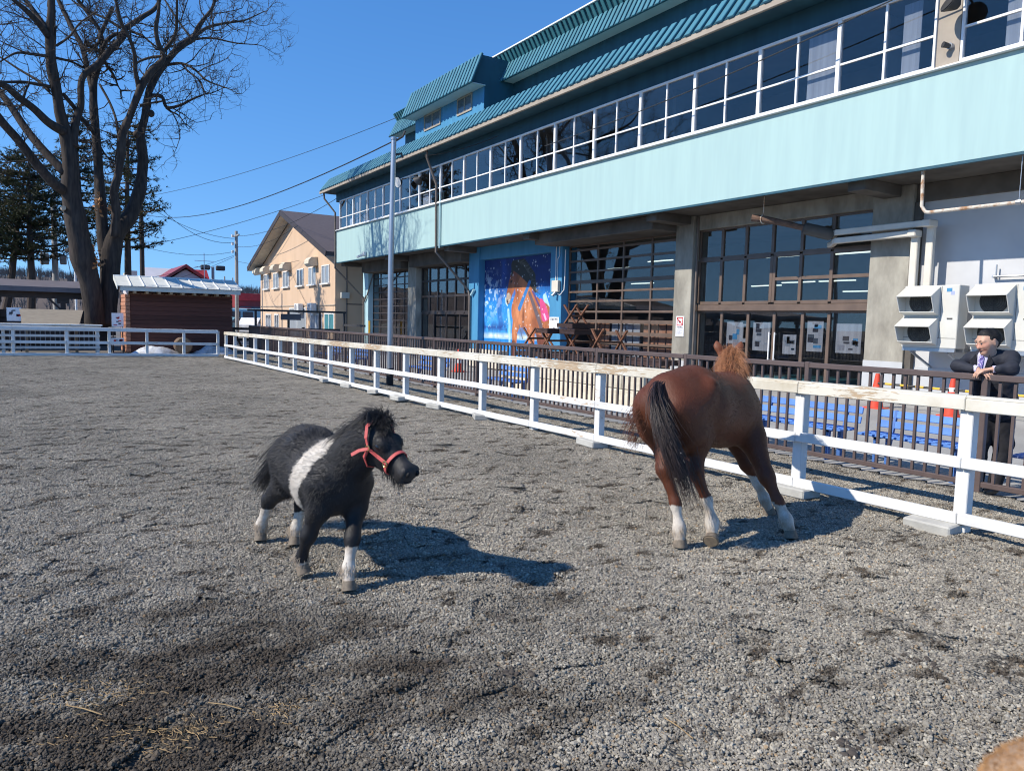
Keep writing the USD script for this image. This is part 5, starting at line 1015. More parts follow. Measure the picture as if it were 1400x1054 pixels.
# large branches
limb('l1', [(350, 1020, 60), (290, 980, 56), (200, 880, 50), (100, 750, 45), (20, 660, 42), (-70, 540, 40), (-160, 400, 30), (-260, 180, 18), (-300, -60, 8)], (-.5, -4))
limb('l2', [(345, 920, 50), (230, 800, 46), (140, 690, 42), (60, 570, 38), (0, 490, 34), (-70, 380, 28), (-140, 200, 18), (-150, 0, 8)], (-.6, 2.5))
limb('l3', [(340, 700, 58), (260, 655, 46), (180, 580, 40), (100, 520, 38), (30, 460, 34), (-50, 425, 28), (-170, 330, 18), (-280, 270, 8)], (-.8, -3.5))
limb('l4', [(388, 780, 50), (402, 650, 45), (430, 560, 38), (430, 455, 35), (450, 395, 34), (520, 345, 40), (580, 275, 38), (648, 205, 36), (662, 160, 34), (700, 130, 30), (760, 90, 28), (830, 40, 24), (868, -60, 20), (930, -240, 14), (930, -420, 7)], (-.7, 1.0))
limb('l5', [(655, 185, 26), (605, 188, 24), (560, 232, 24), (542, 290, 24)], (.2, .8))
limb('m2', [(495, 490, 36), (468, 380, 32), (440, 260, 30), (400, 180, 28), (342, 70, 26), (300, -20, 22), (230, -170, 15), (200, -360, 7)], (1, 3.5))
limb('i2', [(740, 480, 28), (720, 380, 25), (715, 290, 22), (690, 210, 20), (640, 110, 18), (620, 20, 16), (590, -120, 10), (620, -260, 5)], (-1, -3))
limb('f1', [(255, 190, 38), (200, 120, 32), (130, 50, 26), (60, -10, 20), (-40, -120, 12), (-90, -240, 6)], (-1.2, -3)); limb('f2', [(250, 160, 34), (172, 50, 26), (120, -30, 22), (90, -190, 14), (40, -340, 7)], (-1.2, .8))
limb('x1', [(335, 500, 22), (400, 580, 24), (440, 640, 26), (485, 690, 26)], (-.8, .6)); limb('x2', [(530, 450, 14), (580, 540, 14), (612, 620, 14), (628, 700, 18)], (.8, -.4))
limb('r1', [(1030, 200, 24), (1100, 150, 20), (1200, 125, 15), (1300, 110, 11), (1400, 65, 6)], (1.6, 2.5)); limb('r2', [(1035, 210, 16), (1130, 205, 12), (1250, 230, 9), (1370, 240, 5)], (1.6, .5))
limb('r3', [(890, 345, 20), (970, 340, 16), (1040, 375, 14), (1100, 430, 12), (1200, 468, 6)], (1.2, -1)); limb('r4', [(970, 345, 13), (1000, 380, 12), (1060, 430, 10), (1092, 500, 8)], (1.0, -.6))
limb('r5', [(805, 508, 24), (860, 515, 22), (888, 572, 20), (960, 560, 16), (1030, 525, 13), (1095, 500, 8)], (1, 0)); limb('r6', [(885, 575, 16), (910, 595, 13), (936, 606, 10)], (.8, .2))
limb('r7', [(865, 300, 18), (800, 308, 15), (735, 332, 12), (718, 365, 8)], (-1, 0)); limb('r8', [(860, 290, 24), (930, 190, 18), (940, 80, 15), (945, -40, 12), (980, -200, 6)], (-1, -3)); limb('r9', [(1010, 195, 16), (960, 130, 13), (900, 40, 12), (860, -30, 10), (800, -160, 5)], (1.5, 3.5))
limb('w1', [(250, 300, 18), (160, 288, 15), (85, 284, 12), (0, 330, 6)], (-1.2, -2.5)); limb('w2', [(262, 485, 20), (200, 430, 16), (100, 370, 12), (0, 305, 9), (-90, 270, 5)], (-1, .5)); limb('w3', [(265, 462, 20), (130, 438, 16), (0, 435, 13), (-120, 400, 7)], (-1, -3))
limb('w4', [(298, 310, 16), (380, 330, 13), (450, 365, 12)], (-1, .5)); limb('w5', [(690, 165, 18), (760, 195, 12), (850, 260, 9), (930, 240, 6)], (.3, -1)); limb('w6', [(300, 245, 14), (370, 195, 11), (430, 120, 8), (520, 60, 5)], (-1.2, -3))
limb('w7', [(600, 40, 22), (560, 130, 24), (536, 180, 24)], (1.5, 1.4)); limb('w8', [(640, 150, 18), (560, 100, 14), (470, 60, 12), (390, 10, 9), (320, -70, 5)], (.3, 2)); limb('w9', [(745, 560, 14), (850, 540, 8), (900, 530, 5)], (-.6, -1.5))
tm_ = ('left', 'right', 'middle', 'inner')
stems = MB()
for k in tm_:
    p, r = L[k]; p = p.copy(); bump = meshkit.noise(p * 1.3, 4) - .5; stems.tube(p, r * (1 + .22 * bump), 18)
v, f = stems.mesh()
# bark furrows and knots as relief on the stems
v = np.asarray(v); m_ = trimesh.Trimesh(v, f, process=False); nn = m_.vertex_normals
v = v + nn * ((meshkit.fbm(v * (5, 5, .9), 3, 2) - .5) * .07)[:, None]
obj('trunk', (v, f), 'bark', TR, smooth=True)
for k in L:
    if k not in tm_: p, r = L[k]; obj('branch', MB().tube(p, r, 9), 'bark' if r[0] > .1 else 'twig', TR, smooth=True)
# twigs grown from every limb: two orders, finer and finer
tw = MB(); cnt = 0
def sprout(p0, d, length, r, order):
    global cnt
    n = 6; P_ = [p0]; dd = nrm(d)
    for i in range(n):
        dd = nrm(dd + rngT.normal(0, .24, 3) + V3(0, 0, .10)); P_.append(P_[-1] + dd * length / n)
    rr = np.linspace(r, r * .25, n + 1); tw.tube(P_, rr, 4 if r > .012 else 3, cap=False); cnt += 1
    if order > 0:
        for i in range(1, n + 1):
            for _ in range(rngT.integers(1, 3) if order > 1 else rngT.integers(0, 3)):
                dq = nrm(P_[i] - P_[i - 1]); side = nrm(np.cross(dq, rngT.normal(0, 1, 3)))
                sprout(np.array(P_[i]), dq * .55 + side, length * rngT.uniform(.30, .6), max(r * .52, .0075), order - 1)
for k, (p, r) in L.items():
    n = len(p); lo = .5 if k in tm_ else .25
    seg = np.linalg.norm(np.diff(p, axis=0), axis=1).sum(); m = int(seg * (.75 if k in tm_ else 1.05)) + 2
    for _ in range(m):
        i = int(n * (lo + (1 - lo) * rngT.random())); i = min(max(i, 1), n - 2); d = nrm(p[i + 1] - p[i]); side = nrm(np.cross(d, rngT.normal(0, 1, 3)) + V3(0, 0, .25))
        sprout(p[i], d * .5 + side, rngT.uniform(.8, 2.3) * (1.1 if r[i] < .12 else 1), min(.030, r[i] * .42 + .008), 2 if rngT.random() < .55 else 1)
    sprout(p[-1], p[-1] - p[-2], 1.6, r[-1], 2)
tag(obj('twigs', tw, 'twig', TR, smooth=True), kind='stuff')
c = tp(338, 1107, -.75); obj('cut_scar', MB().tube([c + (0, -.05, 0), c + (0, .25, 0)], [.085, .10], 14), 'cut_wood', TR)
for (a, b, w) in (((770, 960), (800, 985), 60),): pass
for x, y in ((803, 605), (678, 760), (726, 715)): q = tp(x, y, -.4); obj('knot', trimesh.Trimesh(*(lambda s: (np.asarray(s.vertices) * (.14, .2, .15) + q, s.faces))(trimesh.creation.icosphere(2)), process=False), 'bark', TR)
q = tp(360, 1330, -.1); obj('snag', MB().tube([tp(400, 1340), q, tp(350, 1332)], [.11, .09, .06], 10), 'bark', TR)
lv, lf = [], []
for (cx, cy, n, s) in ((505, 1395, 70, 26), (520, 1090, 40, 30), (590, 1110, 16, 18), (490, 1330, 20, 16)):
    for _ in range(n):
        c = tp(cx + rngT.normal(0, s * .5), cy + rngT.normal(0, s), rngT.uniform(-.6, .3)); a = nrm(rngT.normal(0, 1, 3)) * .09; b = nrm(np.cross(a, rngT.normal(0, 1, 3))) * .05
        k = len(lv) * 4; lv.append([c - a, c + b, c + a, c - b]); lf += [[k, k + 1, k + 2], [k, k + 2, k + 3]]
tag(obj('dead_leaves', (np.array(lv).reshape(-1, 3), np.array(lf)), 'dead_leaf', TR, smooth=False), kind='stuff')

# pines: trunk, tiers of limbs, sprays of needles
n = {'g': ('geometry', {}), 'n': ('noise_texture', {'scale': 0.9, 'detail': 3}), 'rp': ('rgb_ramp', {'ramp': [(.3, (.016, .026, .013)), (.52, (.040, .048, .020)), (.70, (.085, .068, .030)), (.85, (.12, .07, .03))]}),
     'p': ('principled_bsdf', {'roughness': .6, 'specular_ior_level': .3}), 't': ('translucent_bsdf', {}), 'x': ('mix_closure', {'fac': .2})}
look('needles', n, [('g.position', 'n.vector'), ('n.fac', 'rp.fac'), ('rp.color', 'p.base_color'), ('rp.color', 't.color'), ('p.BSDF', 'x.closure1'), ('t.BSDF', 'x.closure2')], 'x.closure')
def pine(label, base, lean, h, crown0, spread, seed, tilt=0.0, dens=1.0, top_r=.4):
    g = np.random.default_rng(seed); t = thing('pine_tree', label, 'tree', base, group='pine trees at the left'); b = V3(*base); top = b + V3(lean, 0, h)
    obj('trunk', MB().tube([b, b + (top - b) * .3 + V3(.1, 0, 0), b + (top - b) * .65, top], [.24, .19, .13, .03], 10), 'pine_bark', t)
    br = MB(); v, f = [], []
    zz = np.arange(crown0, 1.0, .032 / dens)
    for s in zz:
        for q in range(int(g.integers(4, 7))):
            a = g.uniform(0, 6.28); k = (s - crown0) / (1 - crown0); ln = spread * (1 - (1 - top_r) * k) * g.uniform(.45, 1.1) * (.6 + .4 * min(1, k * 4 + .3)); p0 = b + (top - b) * s
            d = V3(math.cos(a), math.sin(a), g.uniform(-.12, .28)); pts = [p0, p0 + d * ln * .5 + V3(0, 0, -.04 * ln), p0 + d * ln + V3(0, 0, .06 * ln)]; br.tube(pts, [.05, .035, .012], 4)
            for e in np.arange(.25, 1.05, .09 / ln * 1.9):
                c0 = p0 + d * ln * e + V3(0, 0, -.04 * ln * 4 * e * (1 - e) + .06 * ln * e * e)
                for _ in range(3):
                    c = c0 + g.normal(0, .17, 3) * (1, 1, .6); u = nrm(d * .8 + g.normal(0, .6, 3) + V3(0, 0, .35))
                    for _ in range(6):
                        w = nrm(u + g.normal(0, .5, 3)); l = g.uniform(.16, .30); sd = nrm(np.cross(w, g.normal(0, 1, 3))) * .022; k0 = len(v) * 3; v.append([c - sd, c + sd, c + w * l]); f.append([k0, k0 + 1, k0 + 2])
    tag(obj('limbs', br, 'pine_bark', t), kind='stuff'); tag(obj('needles', (np.array(v).reshape(-1, 3), np.array(f)), 'needles', t, smooth=False), kind='stuff')
q = px(173, 430, Y=48); pine('dark pine half hidden behind the big bare tree', (q[0] - .1, 48, 0), .4, 12.6, .43, 2.7, 31, top_r=.35)
q = px(118, 430, Y=50); pine('dark pine behind the left stem of the bare tree', (q[0], 50, 0), -.3, 13.2, .42, 2.6, 32, top_r=.3)
q = px(40, 430, Y=46); pine('broad dark pine at the left with a straight trunk', (q[0], 46, 0), .2, 9.8, .44, 3.0, 33, top_r=.55)
q = px(8, 430, Y=47); pine('leaning pine at the left edge', (q[0] - .3, 47, 0), 1.4, 9.0, .5, 2.7, 34, top_r=.6)
q = px(-40, 430, Y=49); pine('pine mostly cut off by the left edge', (q[0], 49, 0), .2, 10.2, .42, 3.2, 35, top_r=.5)
# ================================================================ animals
def surface_net(fn, lo, hi, h):
    """closed mesh of fn < 0 on a grid of step h"""
    lo, hi = np.asarray(lo, float), np.asarray(hi, float); n = np.ceil((hi - lo) / h).astype(int) + 1
    ax = [lo[i] + h * np.arange(n[i]) for i in range(3)]
    D = np.empty(n, np.float32)
    for i in range(0, n[0], 24):
        X, Y, Z = np.meshgrid(ax[0][i:i + 24], ax[1], ax[2], indexing='ij'); D[i:i + 24] = fn(np.stack([X, Y, Z], -1).reshape(-1, 3)).reshape(X.shape)
    S = D < 0
    c = np.zeros(n - 1, np.int8)
    for a in (0, 1):
        for b in (0, 1):
            for d in (0, 1): c += S[a:n[0] - 1 + a, b:n[1] - 1 + b, d:n[2] - 1 + d]
    act = (c > 0) & (c < 8); idx = np.full(n - 1, -1, int); cells = np.argwhere(act); idx[act] = np.arange(len(cells))
    acc = np.zeros((len(cells), 3)); cnt = np.zeros(len(cells)); ci, cj, ck = cells.T
    corners = [(a, b, d) for a in (0, 1) for b in (0, 1) for d in (0, 1)]
    for p in corners:
        for k in range(3):
            if p[k]: continue
            q = list(p); q[k] = 1
            da = D[ci + p[0], cj + p[1], ck + p[2]]; db = D[ci + q[0], cj + q[1], ck + q[2]]; m = (da < 0) != (db < 0)
            t = np.where(m, da / np.where(m, da - db, 1), 0); pt = np.array(p, float)[None] + t[:, None] * np.eye(3)[k]
            acc[m] += pt[m]; cnt[m] += 1
    v = lo + (cells + acc / cnt[:, None]) * h; f = []
    for k in range(3):
        a, b = (k + 1) % 3, (k + 2) % 3
        sl0 = [slice(None)] * 3; sl1 = [slice(None)] * 3; sl0[k] = slice(0, -1); sl1[k] = slice(1, None)
        e = np.argwhere(S[tuple(sl0)] != S[tuple(sl1)]); e = e[(e[:, a] > 0) & (e[:, b] > 0) & (e[:, a] < n[a] - 1) & (e[:, b] < n[b] - 1)]
        ins = S[e[:, 0], e[:, 1], e[:, 2]]
        def at(da, db): q = e.copy(); q[:, a] -= da; q[:, b] -= db; return idx[q[:, 0], q[:, 1], q[:, 2]]
        q = np.stack([at(1, 1), at(0, 1), at(0, 0), at(1, 0)], 1); q[~ins] = q[~ins][:, ::-1]; f.append(q)
    f = np.vstack(f); return v, np.vstack([f[:, [0, 1, 2]], f[:, [0, 2, 3]]])
def relax(m, n):
    from scipy import sparse
    f = np.asarray(m.faces); v = np.asarray(m.vertices).copy(); k = len(v)
    i = np.concatenate([f[:, 0], f[:, 1], f[:, 2]]); j = np.concatenate([f[:, 1], f[:, 2], f[:, 0]])
    A = sparse.coo_matrix((np.ones(2 * len(i)), (np.r_[i, j], np.r_[j, i])), shape=(k, k)).tocsr(); A.data[:] = 1; d = np.asarray(A.sum(1)).ravel(); ok = d > 0
    for t in range(n):
        q = A @ v; q[ok] = q[ok] / d[ok][:, None] - v[ok]; q[~ok] = 0; v += q * (.5 if t % 2 == 0 else -.51)
    m.vertices = v
class Flesh:
    """smooth union of tapered limbs; flat: how much wider (>1) or thinner a limb is across the axis ax"""
    def __init__(s): s.p = []
    def seg(s, a, b, ra, rb, k=.05, flat=1.0, ax=(0, 1, 0)): s.p.append((V3(*a), V3(*b), ra, rb, k, flat, nrm(V3(*ax)))); return s
    def chain(s, pts, rs, k=.04, flat=1.0, ax=(0, 1, 0)):
        for a, b, c, d in zip(pts[:-1], pts[1:], rs[:-1], rs[1:]): s.seg(a, b, c, d, k, flat, ax)
        return s
    def ball(s, c, r, k=.04): return s.seg(c, V3(*c) + (0, 0, 1e-4), r, r, k)
    def __call__(s, P):
        D = np.full(len(P), 9.0)
        for a, b, ra, rb, k, fl, ax in s.p:
            m = np.all((P > np.minimum(a, b) - max(ra, rb) * max(fl, 1) - .3) & (P < np.maximum(a, b) + max(ra, rb) * max(fl, 1) + .3), axis=1)
            if not m.any(): continue
            q = P[m] - a; ab = b - a
            if fl != 1: q = q + (q @ ax)[:, None] * ax * (1 / fl - 1); ab = ab + (ab @ ax) * ax * (1 / fl - 1)
            t = np.clip((q @ ab) / (ab @ ab + 1e-12), 0, 1); d = np.linalg.norm(q - t[:, None] * ab, axis=1) - (ra + (rb - ra) * t)
            h = np.maximum(k - np.abs(D[m] - d), 0) / k; D[m] = np.minimum(D[m], d) - h * h * k * .25
        return D
    def mesh(s, h, rough=0.0, seed=0, smooth=2):
        lo = np.min([np.minimum(a, b) - max(ra, rb) * max(f, 1) for a, b, ra, rb, k, f, x in s.p], axis=0) - .06; hi = np.max([np.maximum(a, b) + max(ra, rb) * max(f, 1) for a, b, ra, rb, k, f, x in s.p], axis=0) + .06
        v, f = surface_net(s, lo, hi, h); m = trimesh.Trimesh(v, f, process=False)
        if smooth: relax(m, smooth * 6)
        if m.volume < 0: m.invert()
        return m
RIGHT_G, FWD_G = nrm(V3(CAM[0, 0], CAM[1, 0], 0)), nrm(V3(-CAM[0, 2], -CAM[1, 2], 0))
class Frame:
    """an animal's own axes: x forward, y left, z up"""
    def __init__(s, origin_rf, head_rf):
        s.o = RIGHT_G * origin_rf[0] + FWD_G * origin_rf[1]; s.o[2] = 0; s.f = nrm(RIGHT_G * head_rf[0] + FWD_G * head_rf[1]); s.l = np.cross((0, 0, 1.0), s.f)
    def w(s, p): p = np.asarray(p, float); return s.o + p[..., :1] * s.f + p[..., 1:2] * s.l + p[..., 2:3] * V3(0, 0, 1)
hair_n = {'hi': ('hair_info', {}), 'wn': ('white_noise_texture', {'dimensions': '1D'}), 'r': ('map_range', {'to_min': .45, 'to_max': 1.7}), 'h': ('hsv', {}), 'p': ('principled_bsdf', {'roughness': .42, 'specular_ior_level': .45})}
def hair_look(name, c, rough=.42, lo=.45, hi=1.7):
    n = {k: (a, dict(b)) for k, (a, b) in hair_n.items()}; n['h'][1]['color'] = c; n['p'][1]['roughness'] = rough; n['r'][1].update(to_min=lo, to_max=hi)
    look(name, n, [('hi.index', 'wn.w'), ('wn.value', 'r.value'), ('r.result', 'h.value'), ('h.color', 'p.base_color')], 'p.BSDF')
hair_look('hair_black', (.019, .017, .0165)); hair_look('hair_white', (.55, .50, .43), .6, .75, 1.25); hair_look('hair_muddy', (.42, .34, .25), .7, .6, 1.3); hair_look('hair_ginger', (.30, .125, .05), .45, .55, 1.5); hair_look('hair_tail', (.022, .014, .012), .4, .4, 2.2)
hair_look('hair_brown', (.115, .036, .0155), .5, .8, 1.25); hair_look('hair_human', (.012, .011, .011), .35, .6, 1.5); hair_look('hair_tan', (.42, .24, .11), .7, .6, 1.4)
plain('hoof', (.20, .16, .115), (.11, .09, .07), rough=.7, scale=30); plain('hoof_sole', (.36, .27, .17), (.26, .19, .12), rough=.85, scale=30); plain('eye_black', (.008, .006, .006), rough=.08, spec=.8); plain('nostril', (.008, .007, .007), rough=.7)

def grow(mesh, n, fr, colour_of, flow, length, seed, width=.0016, lift=.35, droop=.0, keep=None):
    """coat: strands rooted on the animal's own skin; colour_of(local points) -> material index per strand"""
    g = np.random.default_rng(seed); tri = mesh.triangles; ar = mesh.area_faces; k = g.choice(len(ar), n, p=ar / ar.sum()); u = g.random((n, 2)); sq = np.sqrt(u[:, :1])
    p = tri[k, 0] * (1 - sq) + tri[k, 1] * sq * (1 - u[:, 1:]) + tri[k, 2] * sq * u[:, 1:]; nn = mesh.face_normals[k]
    if keep is not None: m = keep(p); p, nn = p[m], nn[m]; n = len(p)
    fl = flow(p); fl = fl - nn * np.sum(fl * nn, 1)[:, None]; fl /= np.linalg.norm(fl, axis=1, keepdims=True) + 1e-9
    clump = (meshkit.fbm(p * 22, 3, seed)[:, None] - .5) * 2.2
    d = nn * lift + fl * (1 - lift) + g.normal(0, .16, (n, 3)) + np.cross(nn, fl) * clump; d /= np.linalg.norm(d, axis=1, keepdims=True)
    ln = (length(p) if callable(length) else np.full(n, length)) * g.uniform(.6, 1.25, n); s = np.linspace(0, 1, 4)[None, :, None]
    pts = p[:, None] - nn[:, None] * .003 + d[:, None] * s * ln[:, None, None] + np.array([0, 0, -1.0]) * (s ** 2) * droop * ln[:, None, None]
    return fr.w(pts), colour_of(p)
W4 = np.array([1.0, .9, .65, .2])

# ---------------------------------------------------------------- the black and white pony
FP = Frame((-1.39, 4.73), (.55, -.83))
pb = Flesh(); SX, SY = .13, .12
tq = lambda x, y, z: (x + SX - (.05 if x < -.1 else 0), y + SY, z + .035)
pb.seg(tq(-.19, 0, .56), tq(.13, 0, .54), .212, .218, .08, 1.04).seg(tq(-.33, 0, .615), tq(-.15, 0, .625), .170, .195, .08, 1.08).seg(tq(.13, 0, .545), tq(.28, 0, .55), .205, .17, .08, .95)
pb.seg(tq(.05, 0, .68), tq(.22, .01, .705), .09, .085, .08).seg(tq(-.34, 0, .70), tq(-.12, 0, .70), .11, .10, .1)
pb.seg(tq(.24, .01, .60), (.70, .225, .88), .165, .108, .08, .9).seg(tq(.18, .01, .66), (.63, .20, .91), .10, .08, .08).seg(tq(.27, .01, .50), tq(.32, .03, .54), .13, .12, .06)
HP, HM = V3(.715, .23, .92), V3(.99, .325, .735); HD = nrm(HM - HP); HL_ = nrm(np.cross((0, 0, 1), HD)); HU = np.cross(HD, HL_)
hp = lambda t, u=0, l=0: HP + (HM - HP) * t + HU * u + HL_ * l
pb.seg(hp(0), hp(.35, -.01), .092, .083, .05, .84, HL_).seg(hp(.35, -.005), hp(.92, -.005), .076, .050, .05, .86, HL_).seg(hp(.12, -.075), hp(.42, -.065), .075, .06, .05, .75, HL_).seg(hp(.42, -.06), hp(.9, -.035), .055, .045, .04, .85, HL_).seg(hp(.96, .0, .020), hp(.96, .0, -.020), .042, .042, .03).seg(hp(1.0, .028, .048), hp(1.02, -.008, .052), .015, .013, .02).seg(hp(1.0, .028, -.048), hp(1.02, -.008, -.052), .015, .013, .02).seg(hp(.30, .055, .06), hp(.42, .05, .058), .026, .022, .02).seg(hp(.30, .055, -.06), hp(.42, .05, -.058), .026, .022, .02).seg(hp(.93, -.055), hp(.96, -.05), .034, .03, .03)
for s in (-1, 1): pb.ball(hp(.36, .035, s * .058), .034, .03)
legs_p = [
    ([(.43, .23, .57), (.46, .22, .44), (.57, .155, .275), (.635, .105, .115), (.68, .09, .035)], [.11, .064, .040, .028, .038]),
    ([(.43, .02, .57), (.44, -.01, .44), (.40, -.06, .275), (.315, -.075, .125), (.31, -.07, .045)], [.11, .064, .040, .028, .038]),
    ([(-.22, .22, .63), (-.16, .225, .48), (-.32, .13, .30), (-.345, .09, .11), (-.335, .08, .035)], [.15, .095, .045, .029, .039]),
    ([(-.22, .02, .63), (-.22, .0, .48), (-.46, -.06, .31), (-.545, -.095, .12), (-.55, -.10, .04)], [.15, .095, .045, .029, .039])]
for pts, rs in legs_p: pb.chain(pts, rs, .05)
pm = pb.mesh(.0115, smooth=2)
pv = np.asarray(pm.vertices)
def pony_white(p):
    p = np.atleast_2d(p); x, y, z = p.T; w = meshkit.fbm(p * 9, 3, 4) - .5
    band = (np.abs(x - (.29 + .30 * (z - .59)) - .06 * w) < .048 + .04 * np.clip((z - .4) / .3, 0, 1) + .10 * w) & (y < .19) & (z > .34)
    rump = (x < -.32) & (z > .72) & (np.abs(y - .12) < .1)
    sock = np.zeros(len(p), bool)
    for (pts, rs), top in zip(legs_p, (.235, .10, .24, .25)):
        kx, ky, kz = pts[3]; sock |= (np.hypot(x - kx, y - ky) < .16) & (z < top + .05 * w)
    return band | rump | sock
wm = pony_white(pv); C = np.where(wm[:, None], V3(.58, .53, .46), V3(.012, .0115, .0125)); mz = np.clip((((pv - HP) @ HD) - .235) / .06, 0, 1)[:, None] * (pv[:, 2:3] > .58); C = C * (1 - mz) + V3(.026, .024, .024) * mz; low = np.clip((.13 - pv[:, 2]) / .1, 0, 1)[:, None] * wm[:, None]; mud = np.clip((meshkit.fbm(pv * 22, 3, 9) - .42) * 4, 0, 1)[:, None] * wm[:, None] * (pv[:, 2:3] < .26); low = np.clip(low * .6 + mud * .5, 0, 1); C = C * (1 - low) + V3(.28, .20, .13) * low
PN = thing('pony', 'small shaggy black pony with a white shoulder band and white socks, red halter on', 'pony', FP.o)
obj('body', (FP.w(pv), pm.faces), 'coat', PN, color=C)
def pflow(p):
    x, y, z = p.T; return np.stack([-np.ones_like(x) * np.where(z > .4, 1, .1), np.zeros_like(x), -.75 * np.ones_like(x) - np.where(z < .4, 1.5, 0)], 1)
plen = lambda p: np.where(p[:, 2] > .38, .026, .010) * np.where(((p - HP) @ HD > .20) & (p[:, 2] > .58), .12, np.where((p - HP) @ HD > .0, .5, 1.0)) * np.where((p[:, 2] < .15), 1.6, 1.0)
st, wh = grow(pm, 52000, FP, pony_white, pflow, plen, 5, lift=.33)
lowz = st[:, 0, 2] < .13
for nm, mat, m in (('black_fur', 'hair_black', ~wh), ('white_fur', 'hair_white', wh & ~lowz), ('muddy_fur', 'hair_muddy', wh & lowz)): tag(curves(nm, st[m], W4 * .0022, mat, PN), kind='stuff')
def locks(fr, roots, dirs, length, n, seed, spread=.02, grav=1.0, wind=(0, 0, 0), k=9, wave=.0, jit=.15):
    """long hair: n strands from points along a root line, each starting along its direction and falling"""
    g = np.random.default_rng(seed); roots, dirs = np.asarray(roots, float), np.asarray(dirs, float); s = g.random(n) * (len(roots) - 1); i = np.minimum(s.astype(int), len(roots) - 2); t = (s - i)[:, None]
    p = roots[i] * (1 - t) + roots[i + 1] * t + g.normal(0, spread, (n, 3)); d = dirs[i] * (1 - t) + dirs[i + 1] * t + g.normal(0, jit, (n, 3)) + (meshkit.noise(np.stack([s * 5, s * 0, s * 0], 1), seed)[:, None] - .5) * .5; d /= np.linalg.norm(d, axis=1, keepdims=True)
    L_ = np.interp(s, np.arange(len(roots)), np.broadcast_to(length, len(roots))) * g.uniform(.55, 1.1, n); out = [p]; q = p
    for j in range(k - 1):
        d = d + (V3(0, 0, -1) * grav + V3(*wind)) * (2.6 / k) + g.normal(0, .05 + wave, (n, 3)); d /= np.linalg.norm(d, axis=1, keepdims=True); q = q + d * (L_ / (k - 1))[:, None]; out.append(q)
    return fr.w(np.stack(out, 1))
W9 = np.linspace(1, .3, 9)
# mane, forelock and tail
mr = [(.36, .13, .815), (.48, .165, .885), (.60, .205, .955), (.70, .24, 1.005), (.74, .26, 1.01)]
md = [(-.3, -.7, .35), (-.3, -.8, .45), (-.2, -.85, .5), (0, -.7, .6), (.4, -.3, .6)]
tag(curves('mane', locks(FP, mr, md, [.08, .12, .13, .13, .11], 2600, 11, .018, 1.0, (-.3, -.1, .1)), W9 * .0030, 'hair_black', PN), kind='stuff')
tag(curves('mane', locks(FP, mr, [(-.3, .6, .4)] * 5, [.08, .10, .11, .10, .09], 1200, 12, .018, 1.0), W9 * .0030, 'hair_black', PN), kind='stuff')
tag(curves('forelock', locks(FP, [(.70, .25, 1.015), (.77, .27, .99)], [(.5, -.1, .55), (.7, .3, .35)], [.10, .11], 900, 13, .022, .7, (-.2, -.3, .2)), W9 * .0030, 'hair_black', PN), kind='stuff')
tag(curves('tail', locks(FP, [(-.41, .12, .745), (-.45, .11, .69)], [(-1, -.1, -.1), (-.8, -.2, -.5)], [.56, .54], 1500, 14, .014, .75, (-.45, -.25, 0)), W9 * .0032, 'hair_black', PN), kind='stuff')
tag(curves('tail', locks(FP, [(-.36, .12, .82), (-.41, .12, .77)], [(-.9, .1, .2), (-.9, 0, -.1)], [.06, .07], 350, 15, .015, 1.2), W9 * .003, 'hair_white', PN), kind='stuff')
tag(curves('beard', locks(FP, [hp(.5, -.11), hp(.96, -.085)], [(.1, 0, -1), (.1, 0, -1)], [.04, .045], 320, 16, .014, .6), W9 * .002, 'hair_black', PN), kind='stuff')
def blob(c, r3, axes, n=2):
    s = trimesh.creation.icosphere(n); return (V3(*c) + (np.asarray(s.vertices) * r3) @ np.stack(axes, 0), s.faces)
for s in (-1, 1):
    b = blob(hp(.37, .030, s * .083), (.021, .014, .016), (HD, HL_, HU)); obj('eye', (FP.w(b[0]), b[1]), 'eye_black', PN, smooth=True)
    b = blob(hp(1.072, .014, s * .036), (.014, .013, .019), (HD, HL_, HU)); obj('nostril', (FP.w(b[0]), b[1]), 'nostril', PN, smooth=True)
    e = Flesh().seg(hp(-.06, .07, s * .055), hp(-.14, .135, s * .075), .030, .010, .02, .55, HD); em = e.mesh(.006); obj('ear', (FP.w(np.asarray(em.vertices)), em.faces), 'coat', PN, color=np.tile(V3(.016, .015, .016), (len(em.vertices), 1)))
b = blob(hp(1.055, -.048, 0), (.012, .030, .006), (HD, HL_, HU)); obj('mouth', (FP.w(b[0]), b[1]), 'nostril', PN, smooth=True)
def hooves(t, fr, legs, r, mat='hoof', upright=True):
    for k, (pts, rs) in enumerate(legs):
        a, b = V3(*pts[-1]), V3(*pts[-2]); f = nrm((a - b) * (1, 1, 0) + (.02, 0, 0)); c = a + f * .012; z0 = .004 if k != 1 else .02
        obj('hoof', (fr.w(np.array(MB().tube([c + f * .012 + (0, 0, z0 - c[2]), c + (0, 0, z0 + .03 - c[2]), c - f * .006 + (0, 0, z0 + .055 - c[2])], [r * 1.12, r * 1.02, r * .85], 14).mesh()[0])), MB().tube([(0, 0, 0), (0, 0, .5), (0, 0, 1)], [1, 1, 1], 14).mesh()[1]), mat, t)
hooves(PN, FP, legs_p, .041)
